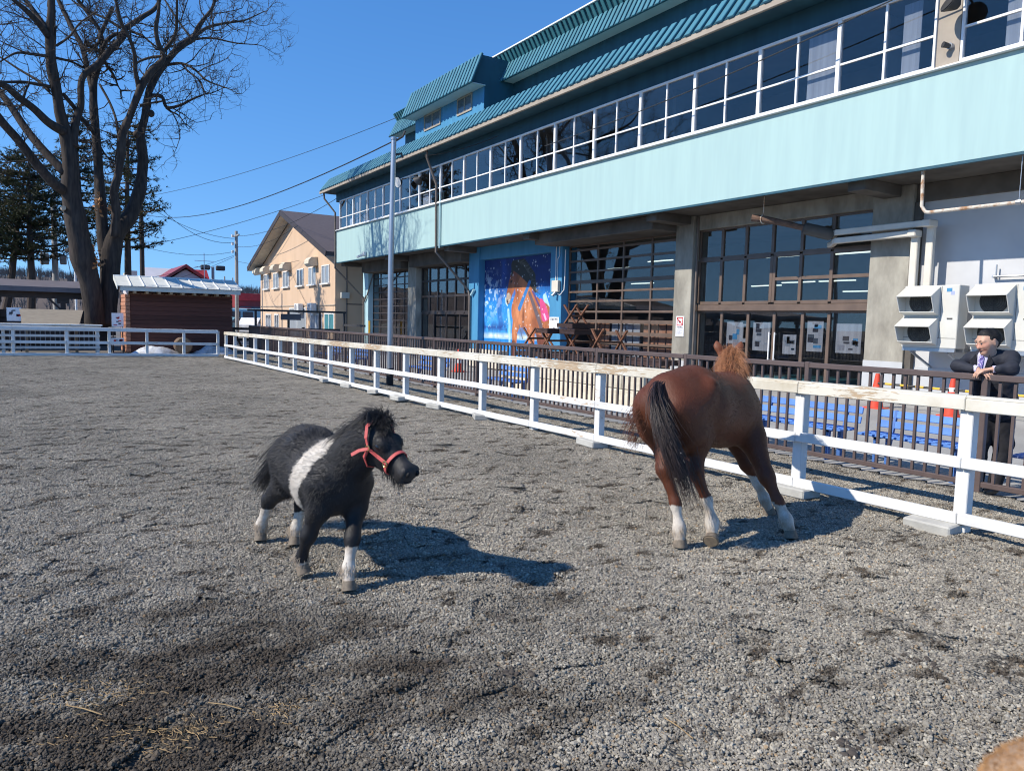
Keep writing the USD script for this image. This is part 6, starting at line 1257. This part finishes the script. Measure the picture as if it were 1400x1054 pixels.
def feather(t, fr, legs, r, n, mat, name, ln, back=(-1, 0, 0)):
    for k, (pts, rs) in enumerate(legs):
        c = V3(*pts[-2]); a = np.linspace(0, 2 * np.pi, 15); ax = nrm(c - V3(*pts[-3])); u = nrm(np.cross(ax, (0, 1, 0))); w = np.cross(ax, u); ro = [c + (u * math.cos(q) + w * math.sin(q)) * r for q in a]
        di = [(u * math.cos(q) + w * math.sin(q)) * .55 + ax * .9 + V3(*back) * .12 for q in a]; tag(curves(name, locks(fr, ro, di, [ln] * 15, n, 40 + k, .012, .5, k=5), np.linspace(1, .3, 5) * .0024, mat, t), kind='stuff')
feather(PN, FP, legs_p, .028, 260, 'hair_muddy', 'feather', .058)
# halter
def strap(pts, w=.020, th=.006, n=40, closed=True):
    pts = np.asarray(pts, float); m = MB(); q = len(pts)
    for i in range(q if closed else q - 1):
        a, b = pts[i], pts[(i + 1) % q]; m.beam(a - (b - a) * .06, b + (b - a) * .06, th, w, up=HD)
    v, f = m.mesh(); return (FP.w(v), f)
ring = lambda t, ru, rl, off=0: [hp(t, off) + HU * ru * math.sin(a) + HL_ * rl * math.cos(a) for a in np.linspace(0, 2 * math.pi, 29)[:-1]]
obj('noseband', strap(ring(.66, .081, .070, -.020)), 'halter_red', PN, smooth=False)
hl = []
for s in (-1, 1):
    obj('cheek_strap', strap([hp(.66, -.012, s * .078), hp(.45, -.018, s * .087), hp(.24, -.02, s * .098)], closed=False), 'halter_red', PN, smooth=False)
    obj('crown_strap', strap([hp(.24, -.02, s * .098), hp(.12, .03, s * .108), hp(.0, .075, s * .092), hp(-.06, .10, s * .05)], closed=False), 'halter_red', PN, smooth=False)
    obj('throat_strap', strap([hp(.24, -.02, s * .098), hp(.22, -.09, s * .09), hp(.24, -.155, s * .045), hp(.25, -.165, 0)], closed=False), 'halter_red', PN, smooth=False)
    for t_ in (.66, .24):
        c = hp(t_, -.015, s * (.086 if t_ > .5 else .106)); m = MB().tube([c + (HD * math.cos(a) + HU * math.sin(a)) * .016 for a in np.linspace(0, 2 * math.pi, 15)], .0035, 6); v, f = m.mesh(); obj('ring', (FP.w(v), f), 'brass', PN)
obj('loose_end', strap([hp(.24, -.02, -.104), hp(.16, -.05, -.13), hp(.10, -.095, -.15)], closed=False), 'halter_red', PN, smooth=False)

# ---------------------------------------------------------------- the brown horse, seen from behind
FH = Frame((1.75, 5.58), (.763, .646))
hb = Flesh(); HX, HY, HZ = -.03, .028, -.005
hq = lambda p: (p[0] + HX, p[1] + HY, p[2] + HZ)
hs_ = lambda a, b, *r: hb.seg(hq(a), hq(b), *r)
hs_((-.25, .18, .95), (.22, .25, .91), .265, .268, .1, .98)
hs_((-.56, .16, 1.01), (-.28, .18, 1.01), .222, .25, .1, 1.04)
hs_((.20, .25, .92), (.48, .29, .92), .262, .205, .1, .9)
hs_((-.60, .16, 1.12), (-.30, .19, 1.15), .13, .15, .12)
hs_((-.1, .2, 1.09), (.42, .30, 1.08), .14, .12, .14)
for s in (-1, 1): hs_((-.66, .16 + s * .11, 1.02), (-.52, .18 + s * .145, .84), .125, .145, .05)
for s in (-1, 1): hs_((-.34, .18 + s * .19, 1.17), (-.42, .18 + s * .20, 1.08), .05, .07, .07)
hs_((.42, .29, .98), (.68, .50, 1.235), .20, .115, .1, .8, (.5, -.8, 0))
hs_((.36, .28, 1.08), (.62, .46, 1.29), .12, .08, .08, .7, (.5, -.8, 0))
hs_((.58, .30, .84), (.62, .34, .95), .13, .13, .08)
QP, QM = V3(.73 + HX, .54 + HY, 1.29 + HZ), V3(1.05 + HX, .84 + HY, 1.02 + HZ); QD = nrm(QM - QP); QL = nrm(np.cross((0, 0, 1), QD)); QU = np.cross(QD, QL)
qp = lambda t, u=0, l=0: QP + (QM - QP) * t + QU * u + QL * l
hb.seg(qp(0), qp(.35, -.01), .105, .10, .06, .85, QL).seg(qp(.35), qp(1), .095, .06, .06, .85, QL).seg(qp(.15, -.09), qp(.5, -.07), .085, .06, .06, .7, QL)
legs_h = [
    ([(-.565, .33, .98), (-.49, .32, .77), (-.645, .19, .55), (-.62, .095, .31), (-.615, .055, .13), (-.625, .04, .045)], [.19, .112, .052, .031, .037, .042]),
    ([(-.545, .11, .98), (-.43, .085, .77), (-.525, .01, .56), (-.44, -.045, .34), (-.415, -.085, .175), (-.43, -.095, .09)], [.19, .112, .052, .031, .038, .040]),
    ([(.455, .43, .89), (.50, .41, .73), (.635, .30, .43), (.71, .235, .265), (.755, .19, .135), (.79, .17, .045)], [.15, .098, .054, .032, .038, .042]),
    ([(.365, .22, .91), (.33, .09, .72), (.305, -.08, .43), (.29, -.20, .255), (.285, -.275, .13), (.275, -.32, .045)], [.165, .106, .055, .033, .040, .043])]
for pts, rs in legs_h: hb.chain(pts, rs, .06)
hm = hb.mesh(.0135, smooth=2); hv = np.asarray(hm.vertices)
def horse_white(p):
    x, y, z = p.T; w = meshkit.fbm(p * 7, 3, 14) - .5; o = np.zeros(len(p), bool)
    for (pts, rs), top in zip(legs_h, (.30, .36, .34, .24)): o |= (np.hypot(x - pts[4][0], y - pts[4][1]) < .2) & (z < top + .06 * w)
    return o
wz = horse_white(hv); nse = meshkit.fbm(hv * 4, 4, 6)[:, None]
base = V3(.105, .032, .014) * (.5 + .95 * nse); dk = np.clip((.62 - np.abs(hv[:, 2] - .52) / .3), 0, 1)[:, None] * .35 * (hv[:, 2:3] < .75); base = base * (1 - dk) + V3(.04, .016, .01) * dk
Ch = np.where(wz[:, None], V3(.55, .50, .43), base); lo_ = np.clip((.16 - hv[:, 2]) / .14, 0, 1)[:, None] * wz[:, None]; mu = np.clip((meshkit.fbm(hv * (14, 14, 8), 4, 19) - .40) * 4, 0, 1)[:, None] * wz[:, None]; lo_ = np.clip(lo_ * .7 + mu * .6, 0, .9); Ch = Ch * (1 - lo_) + V3(.24, .165, .10) * lo_
HS = thing('horse', 'chestnut brown horse with dark tail and white socks running away by the fence', 'horse', FH.o)
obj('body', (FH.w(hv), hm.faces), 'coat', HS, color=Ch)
hflow = lambda p: np.stack([-np.ones(len(p)) * np.where(p[:, 2] > .7, 1, .1), np.zeros(len(p)), np.where(p[:, 2] > .7, -.8, -1.6)], 1)
st, wh = grow(hm, 60000, FH, horse_white, hflow, lambda p: np.where(p[:, 2] < .5, .010, .016), 6, lift=.20, width=.0014)
for nm, mat, m in (('brown_fur', 'hair_brown', ~wh), ('white_fur', 'hair_white', wh & (st[:, 0, 2] > .14)), ('muddy_fur', 'hair_muddy', wh & (st[:, 0, 2] <= .14))): tag(curves(nm, st[m], W4 * .0018, mat, HS), kind='stuff')
hr = [hq(p_) for p_ in [(.36, .26, 1.17), (.47, .335, 1.245), (.57, .41, 1.305), (.66, .475, 1.355), (.70, .515, 1.385)]]
tag(curves('mane', locks(FH, hr, [(-.3, -.8, -.1), (-.3, -.8, -.05), (-.3, -.8, 0), (-.3, -.75, .05), (-.25, -.6, .12)], [.16, .22, .24, .22, .15], 4200, 21, .016, .9, (-.02, -.06, 0)), W9 * .0030, 'hair_ginger', HS), kind='stuff')
tag(curves('mane', locks(FH, hr, [(-.85, -.25, .05)] * 5, [.13, .17, .19, .18, .13], 2400, 26, .028, .8), W9 * .0030, 'hair_ginger', HS), kind='stuff')
tag(curves('mane', locks(FH, hr, [(-.5, .75, .05)] * 5, [.12, .16, .18, .16, .12], 1900, 22, .018, .9), W9 * .0030, 'hair_ginger', HS), kind='stuff')
tag(curves('forelock', locks(FH, [hq(p_) for p_ in [(.71, .52, 1.385), (.77, .58, 1.375)]], [(-.2, -.2, .7), (.3, .1, .7)], [.09, .10], 420, 23, .014, .9), W9 * .003, 'hair_ginger', HS), kind='stuff')
for s in (-1, 1):
    e = Flesh().seg(qp(-.04, .085, s * .065), qp(-.07, .15, s * .10), .036, .034, .02, .6, QD).seg(qp(-.07, .14, s * .09), qp(-.085, .185, s * .105), .034, .014, .02, .6, QD); em = e.mesh(.007); obj('ear', (FH.w(np.asarray(em.vertices)), em.faces), 'coat', HS, color=np.tile(V3(.16, .055, .025), (len(em.vertices), 1)))
    b = blob(qp(.36, .04, s * .085), (.024, .012, .018), (QD, QL, QU)); obj('eye', (FH.w(b[0]), b[1]), 'eye_black', HS, smooth=True)
tl = [hq(p_) for p_ in [(-.735, .14, 1.19), (-.80, .115, 1.10), (-.81, .10, 1.02), (-.80, .08, .95)]]
td = [(-.6, -.15, -.1), (-.4, -.3, -.6), (-.2, -.4, -.9), (-.1, -.4, -1)]
tag(curves('tail', locks(FH, tl, td, [.47, .52, .48, .42], 3600, 24, .014, .66, (.18, -.36, 0), jit=.07), W9 * .0036, 'hair_tail', HS), kind='stuff')
tag(curves('tail_ends', locks(FH, [hq(p_) for p_ in [(-.74, -.02, .72), (-.70, -.06, .60)]], [(.25, -.35, -1), (.3, -.4, -1)], [.34, .34], 170, 25, .05, .8, (.1, -.25, 0)), W9 * .0030, 'hair_tail', HS), kind='stuff')
dock = Flesh().seg(hq((-.68, .15, 1.17)), hq((-.775, .135, 1.11)), .05, .036, .04).seg(hq((-.775, .135, 1.11)), hq((-.80, .11, .95)), .036, .02, .04); dm = dock.mesh(.01); obj('dock', (FH.w(np.asarray(dm.vertices)), dm.faces), 'coat', HS, color=np.tile(V3(.045, .018, .010), (len(dm.vertices), 1)))
def hoof(fr, t, c, axis, r, sole=False):
    c = V3(*c); a = nrm(axis); u = V3(1, 0, 0); m = MB().tube([c, c + a * r * .55, c + a * r * 1.15], [r * 1.12, r * 1.0, r * .82], 16); v, f = m.mesh(); o = obj('hoof', (fr.w(v), f), 'hoof', t)
    if sole: m = MB().cyl(c - a * .004, c - a * .0005, r * .95, 16); v, f = m.mesh(); obj('sole', (fr.w(v), f), 'hoof_sole', o)
hoof(FH, HS, (-.625, .037, .004), (.05, .02, 1), .050); hoof(FH, HS, (.805, .165, .004), (-.2, .02, 1), .048); hoof(FH, HS, (.27, -.33, .004), (.02, .15, 1), .050)
hoof(FH, HS, (-.475, -.12, .055), (.75, .35, .50), .052, True)

feather(HS, FH, [(a[:-1] + [a[-1]], r) for a, r in legs_h], .034, 160, 'hair_muddy', 'feather', .05)
# muscle lines are left to light; buttock fringe hair at the left edge of the quarters
tag(curves('fringe', locks(FH, [hq(p_) for p_ in [(-.80, .30, 1.00), (-.80, .33, .86), (-.72, .34, .74)]], [(-.4, .5, -.5)] * 3, [.05, .06, .05], 500, 44, .03, .8), W9 * .0022, 'hair_brown', HS), kind='stuff')
# ================================================================ man leaning on the railing
plain('suit', (.022, .024, .034), (.016, .018, .026), rough=.75, scale=20, bump=.15, bscale=90); plain('trousers', (.016, .016, .02), (.012, .012, .015), rough=.8, scale=14, bump=.2, bscale=40)
plain('shirt', (.62, .58, .72), rough=.7); plain('tie', (.10, .07, .26), (.5, .48, .62), rough=.5, scale=60, lo=.5, hi=.56); plain('shoe', (.014, .012, .011), rough=.35, spec=.5); plain('brow', (.02, .016, .014), rough=.7); plain('lip', (.30, .12, .095), rough=.5); plain('eye_white', (.6, .57, .53), rough=.3)
PM = thing('person', 'person in a dark navy suit and purple tie leaning with folded arms on the railing', 'person', (8.35, 3.6, -.1))
# body: head, neck, hands and the hidden frame of trunk and limbs, one continuous skin
HC = V3(8.19, 3.66, 1.505); FWD = nrm(V3(-.86, .42, -.30)); LFT = nrm(np.cross((0, 0, 1), FWD)); UPV = np.cross(FWD, LFT)
hd = lambda f, l, u: HC + FWD * f + LFT * l + UPV * u
bf = Flesh()
bf.seg(hd(-.02, 0, .03), hd(.0, 0, .035), .098, .095, .03, .86, LFT).seg(hd(.01, 0, -.02), hd(.03, 0, -.075), .078, .050, .05, .95, LFT).seg(hd(.055, 0, -.085), hd(.06, 0, -.088), .030, .030, .03, 1.2, LFT)
bf.seg(hd(.088, 0, .02), hd(.112, 0, -.022), .010, .0155, .018).seg(hd(.09, .016, -.026), hd(.09, -.016, -.026), .011, .011, .012)
bf.seg(hd(.080, .05, .040), hd(.080, -.05, .040), .016, .016, .02).seg(hd(.066, .046, -.015), hd(.05, .046, -.045), .024, .022, .04).seg(hd(.066, -.046, -.015), hd(.05, -.046, -.045), .024, .022, .04)
bf.seg(hd(.086, .02, -.052), hd(.086, -.02, -.052), .011, .011, .012).seg(hd(.0, 0, -.08), (8.30, 3.69, 1.33), .058, .065, .03)
for s in (-1, 1): bf.seg(hd(-.008, s * .084, .018), hd(-.012, s * .088, -.022), .016, .011, .012, .5, LFT)
SL, SR, EL_, ER_, WL, WR = V3(8.33, 3.86, 1.32), V3(8.35, 3.49, 1.35), V3(8.07, 3.875, 1.255), V3(8.10, 3.385, 1.255), V3(8.02, 3.66, 1.235), V3(8.005, 3.50, 1.245)
bf.chain([(8.30, 3.69, 1.33), (8.40, 3.68, 1.12), (8.50, 3.66, .90)], [.11, .13, .12], .06)
for a, b, c in ((SL, EL_, WL), (SR, ER_, WR)): bf.chain([a, b, c], [.055, .040, .028], .04)
bf.chain([(8.50, 3.72, .88), (8.42, 3.74, .46), (8.42, 3.76, .02)], [.09, .06, .04], .05); bf.chain([(8.50, 3.60, .88), (8.52, 3.60, .44), (8.46, 3.60, .02)], [.09, .06, .04], .05)
# two hands laid over each other on the rail, five fingers each
def hand(w, d, nrmv, s):
    d = nrm(d); n = nrm(nrmv); l = np.cross(n, d) * s; kn = V3(*w) + d * .085
    bf.seg(w, V3(*w) + d * .07, .026, .030, .02, .6, n); bf.seg(V3(*w) + d * .05 + l * .02, V3(*w) + d * .075 - l * .02, .019, .019, .015, .7, n)
    for k, (o, ln) in enumerate(((.030, .070), (.010, .078), (-.010, .072), (-.029, .056))):
        p0 = kn + l * o; p1 = p0 + d * ln * .45 - n * .010 + l * o * .2; p2 = p1 + d * ln * .30 - n * .020; p3 = p2 + d * ln * .14 - n * .020; bf.chain([p0 - d * .02, p1, p2, p3], [.0095, .0088, .0080, .0068], .006)
    t0 = V3(*w) + d * .03 + l * .028; bf.chain([t0, t0 + d * .032 + l * .022 - n * .008, t0 + d * .065 + l * .022 - n * .02], [.0125, .0105, .0085], .008)
hand(WR + V3(-.02, .03, .0), (-.55, .75, -.30), (-.35, .1, .93), -1); hand(WL + V3(-.01, -.02, -.015), (-.35, -.9, -.15), (-.3, 0, .95), 1)
bm = bf.mesh(.0075, smooth=1); bv = np.asarray(bm.vertices)
sk = V3(.50, .295, .205) * np.ones((len(bv), 1)); r_ = (bv - HC) @ UPV; fz = (bv - HC) @ FWD; near = np.linalg.norm(bv - HC, axis=1) < .18
blot = meshkit.fbm(bv * 60, 3, 5)[:, None]; sk = sk * (.88 + .24 * blot)
lip = near & (np.abs(r_ + .053) < .006) & (fz > .07); sk = np.where(lip[:, None], V3(.30, .12, .09), sk)
sock_ = near & (np.abs(r_ - .016) < .010) & (np.abs(np.abs((bv - HC) @ LFT) - .033) < .02) & (fz > .06); sk = np.where(sock_[:, None], sk * .72, sk)
jaw = near & (r_ < -.045) & (fz > -.02); sk = np.where(jaw[:, None], sk * V3(.93, .93, .95), sk)
sk = np.where((near & (np.abs(r_ + .005) < .03) & (fz > .05))[:, None], V3(.53, .27, .19), sk)
obj('body', (bv, bm.faces), 'skin', PM, color=sk, label='face, neck and folded hands')
for s in (-1, 1):
    e = trimesh.creation.icosphere(2); ex = lambda c, r3: (V3(*c) + (np.asarray(e.vertices) * r3) @ np.stack([FWD, LFT, UPV], 0), e.faces)
    obj('eye', ex(hd(.0915, s * .033, .016), (.010, .014, .0055)), 'eye_white', PM, smooth=True); obj('pupil', ex(hd(.099, s * .033 + .003, .014), (.004, .0058, .0048)), 'eye_black', PM, smooth=True)
    obj('eyelid', ex(hd(.0935, s * .033, .0225), (.0105, .0165, .004)), 'brow', PM, smooth=True); obj('eyebrow', MB().tube([hd(.101, s * .016, .041), hd(.100, s * .033, .047), hd(.088, s * .053, .042)], [.0035, .0042, .002], 6), 'brow', PM)
obj('lips', MB().tube([hd(.092, .026, -.050), hd(.1005, .010, -.0535), hd(.1015, 0, -.0545), hd(.1005, -.010, -.0535), hd(.092, -.026, -.050)], [.002, .0045, .0045, .0045, .002], 6), 'lip', PM)
# hair, short and combed back
hf = Flesh().seg(hd(-.040, 0, .044), hd(-.004, 0, .058), .092, .086, .04, .88, LFT).seg(hd(-.055, 0, -.015), hd(-.045, 0, .03), .062, .082, .04, .95, LFT)
for s in (-1, 1): hf.seg(hd(.012, s * .076, .045), hd(.004, s * .078, .015), .018, .010, .015, .6, LFT)
hx2 = hf.mesh(.007, smooth=1); plain('hair_cap', (.012, .011, .011), rough=.75)
obj('hair', (np.asarray(hx2.vertices), hx2.faces), 'hair_cap', PM, smooth=True)
g = np.random.default_rng(9); k = g.choice(len(hx2.faces), 2600); rp = hx2.triangles_center[k]; rn = hx2.face_normals[k]; m = ((rp - HC) @ FWD < .055); rp, rn = rp[m], rn[m]; d = nrm(-FWD + UPV * .2) + 0 * rp; d = d - rn * np.sum(d * rn, 1)[:, None] * .75 + g.normal(0, .1, rp.shape)
tag(curves('hair_strands', rp[:, None] + d[:, None] * np.linspace(0, .028, 4)[None, :, None], W4 * .0016, 'hair_human', PM), kind='stuff')
# clothes
jf = Flesh()
jf.chain([(8.31, 3.69, 1.31), (8.39, 3.68, 1.12), (8.46, 3.67, .93)], [.135, .150, .165], .06, 1.22, (0, 1, 0)).seg((8.32, 3.85, 1.325), (8.34, 3.52, 1.35), .08, .08, .06).seg((8.45, 3.67, .98), (8.47, 3.66, .84), .17, .18, .04, 1.15, (0, 1, 0))
for a, b, c in ((SL, EL_, WL + V3(0, .05, .0)), (SR, ER_, WR + V3(0, -.045, .0))): jf.chain([a, b, c], [.070, .058, .045], .05)
jf2 = lambda P: np.maximum(jf(P), -(Flesh().seg((8.10, 3.70, 1.29), (8.22, 3.69, 1.40), .055, .062, .01).seg((8.12, 3.70, 1.22), (8.12, 3.70, 1.29), .02, .05, .01))(P))
v, f = surface_net(jf2, (7.88, 3.12, .60), (8.72, 4.08, 1.52), .0105); jm = trimesh.Trimesh(v, f, process=False); relax(jm, 8); jm.invert() if jm.volume < 0 else None
jv = np.asarray(jm.vertices); jv = jv + jm.vertex_normals * ((meshkit.fbm(jv * (9, 9, 14), 3, 3) - .5) * .022)[:, None]
obj('jacket', (jv, jm.faces), 'suit', PM, smooth=True)
for s in (-1, 1): obj('lapel', MB().add(np.array([(8.185, 3.69 + s * .062, 1.385), (8.165, 3.69 + s * .115, 1.31), (8.150, 3.69 + s * .05, 1.18), (8.170, 3.69 + s * .035, 1.25)]) + (-.016, 0, 0), [[0, 1, 2], [0, 2, 3], [0, 2, 1], [0, 3, 2]]), 'suit', PM, smooth=False)
sf = Flesh().seg((8.185, 3.69, 1.17), (8.225, 3.69, 1.36), .05, .062, .03, 1.1).seg((8.245, 3.685, 1.375), (8.262, 3.685, 1.40), .066, .064, .02); sm_ = sf.mesh(.009, smooth=1); obj('shirt', (np.asarray(sm_.vertices), sm_.faces), 'shirt', PM, smooth=True)
obj('tie', MB().beam((8.158, 3.69, 1.355), (8.128, 3.695, 1.20), .05, .012, up=(-1, 0, .1), c=.003).beam((8.157, 3.69, 1.372), (8.150, 3.69, 1.335), .036, .022, up=(-1, 0, .1), c=.006), 'tie', PM)
for w, e in ((WL, EL_), (WR, ER_)): d = nrm(w - e); c = w + d * -.035; obj('cuff', MB().tube([c, c + d * .045], [.038, .036], 14), 'shirt', PM)
tf = Flesh().chain([(8.49, 3.735, .90), (8.40, 3.75, .46), (8.41, 3.765, .01)], [.125, .085, .070], .05).chain([(8.49, 3.60, .90), (8.53, 3.58, .45), (8.46, 3.60, .01)], [.125, .085, .070], .05)
tm2 = tf.mesh(.012, smooth=2); tv = np.asarray(tm2.vertices); tv = tv + tm2.vertex_normals * ((meshkit.fbm(tv * (11, 11, 7), 3, 8) - .5) * .024)[:, None]; obj('trousers', (tv, tm2.faces), 'trousers', PM, smooth=True)
for x, y in ((8.34, 3.77), (8.40, 3.61)):
    q = Flesh().seg((x + .09, y, -.02), (x + .04, y, -.03), .050, .048, .03).seg((x + .04, y, -.045), (x - .11, y + .02, -.058), .045, .034, .04).mesh(.01, smooth=1); w = np.asarray(q.vertices); w[:, 2] = np.maximum(w[:, 2], -.098); obj('shoe', (w, q.faces), 'shoe', PM, smooth=True)
# ================================================================ small things on the gravel
g = np.random.default_rng(77)
st_ = MB()
for (x0, y0) in ((150, 935), (165, 945), (90, 940), (190, 1000), (230, 1005), (260, 1000), (100, 1005), (410, 970), (390, 965), (560, 655), (920, 1000)):
    r = CAM @ V3((x0 - 700) / 1000, (527 - y0) / 1000, -1.0); c = EYE - r * (EYE[2] / r[2])
    for _ in range(75 if x0 < 500 else 10):
        p = c + g.normal(0, .06, 3) * (1.3, 1, 0); p[2] = float(hgt(p[0], p[1])) + g.uniform(.002, .014); a = g.uniform(0, 6.28); l = g.uniform(.008, .04)
        st_.tube([p, p + V3(math.cos(a), math.sin(a), g.uniform(-.15, .2)) * l], .0016, 4)
for (x0, y0, x1, y1) in ((908, 992, 947, 1018), (1053, 905, 1066, 918), (285, 965, 330, 972), (90, 962, 140, 975), (612, 776, 622, 768), (700, 758, 715, 748), (1215, 842, 1222, 846)):
    q = []
    for x, y in ((x0, y0), (x1, y1)): r = CAM @ V3((x - 700) / 1000, (527 - y) / 1000, -1.0); c = EYE - r * (EYE[2] / r[2]); c[2] = float(hgt(c[0], c[1])) + .022; q.append(c)
    m_ = (q[0] + q[1]) / 2 + (0, 0, .006); st_.tube([q[0], m_, q[1]], .0026, 5)
tag(obj('straw', st_, 'straw'), 'bits of dry straw scattered over the dark gravel', 'straw', kind='stuff')
cl = MB()
for (x0, y0, s) in ((1270, 911, .030), (1003, 890, .026), (700, 925, .04), (680, 930, .03), (565, 905, .05), (545, 965, .03), (790, 850, .03), (815, 820, .025), (690, 845, .035), (1060, 960, .035), (1150, 1030, .05), (1040, 975, .03), (960, 1010, .03), (1180, 1020, .04), (1250, 905, .03), (1210, 895, .03), (240, 640, .03), (560, 905, .03), (980, 855, .025), (1110, 840, .02), (1320, 940, .025), (520, 620, .02), (575, 590, .02), (400, 905, .02)):
    r = CAM @ V3((x0 - 700) / 1000, (527 - y0) / 1000, -1.0); c = EYE - r * (EYE[2] / r[2])
    s *= .55
    for _ in range(14):
        b = trimesh.creation.icosphere(1); v = np.asarray(b.vertices); q = c + g.normal(0, s * 1.6, 3) * (1, 1, 0); q[2] = float(hgt(q[0], q[1])) + s * .25
        v = v * (1 + .6 * (meshkit.fbm(v * 2.2 + g.random() * 9, 3, 1) - .5))[:, None] * s * g.uniform(.25, .8) * (1, 1, .65) + q; cl.add(v, b.faces)
tag(obj('soil_clods', cl, 'dung'), 'dark lumps of soil and dung kicked up on the gravel', 'soil', kind='stuff')
# out of focus tan fur poking in at the lower right corner, close to the lens
_r = CAM @ nrm(V3((1462 - 700) / 1000, (527 - 1132) / 1000, -1.0)); _c = EYE + _r * .8
ff = Flesh().seg(_c, _c + RIGHT_G * .05 - V3(0, 0, .05), .064, .074, .02); fm = ff.mesh(.006, smooth=2)
FR = Frame((0, 0), (0, 1)); FR.o = np.zeros(3); FR.f = V3(1, 0, 0); FR.l = V3(0, 1, 0)
FT = thing('furry_ear', 'blurred tan furry tuft close to the lens at the lower right corner', 'animal ear', (.7, .24, 1.2))
obj('skin', (np.asarray(fm.vertices), fm.faces), 'old_rail', FT, smooth=True)
a_, b_ = grow(fm, 16000, FR, lambda p: np.zeros(len(p), bool), lambda p: np.tile(V3(-.5, .5, .6), (len(p), 1)), .008, 3, lift=.5); tag(curves('fur', a_, W4 * .0012, 'hair_tan', FT), kind='stuff')
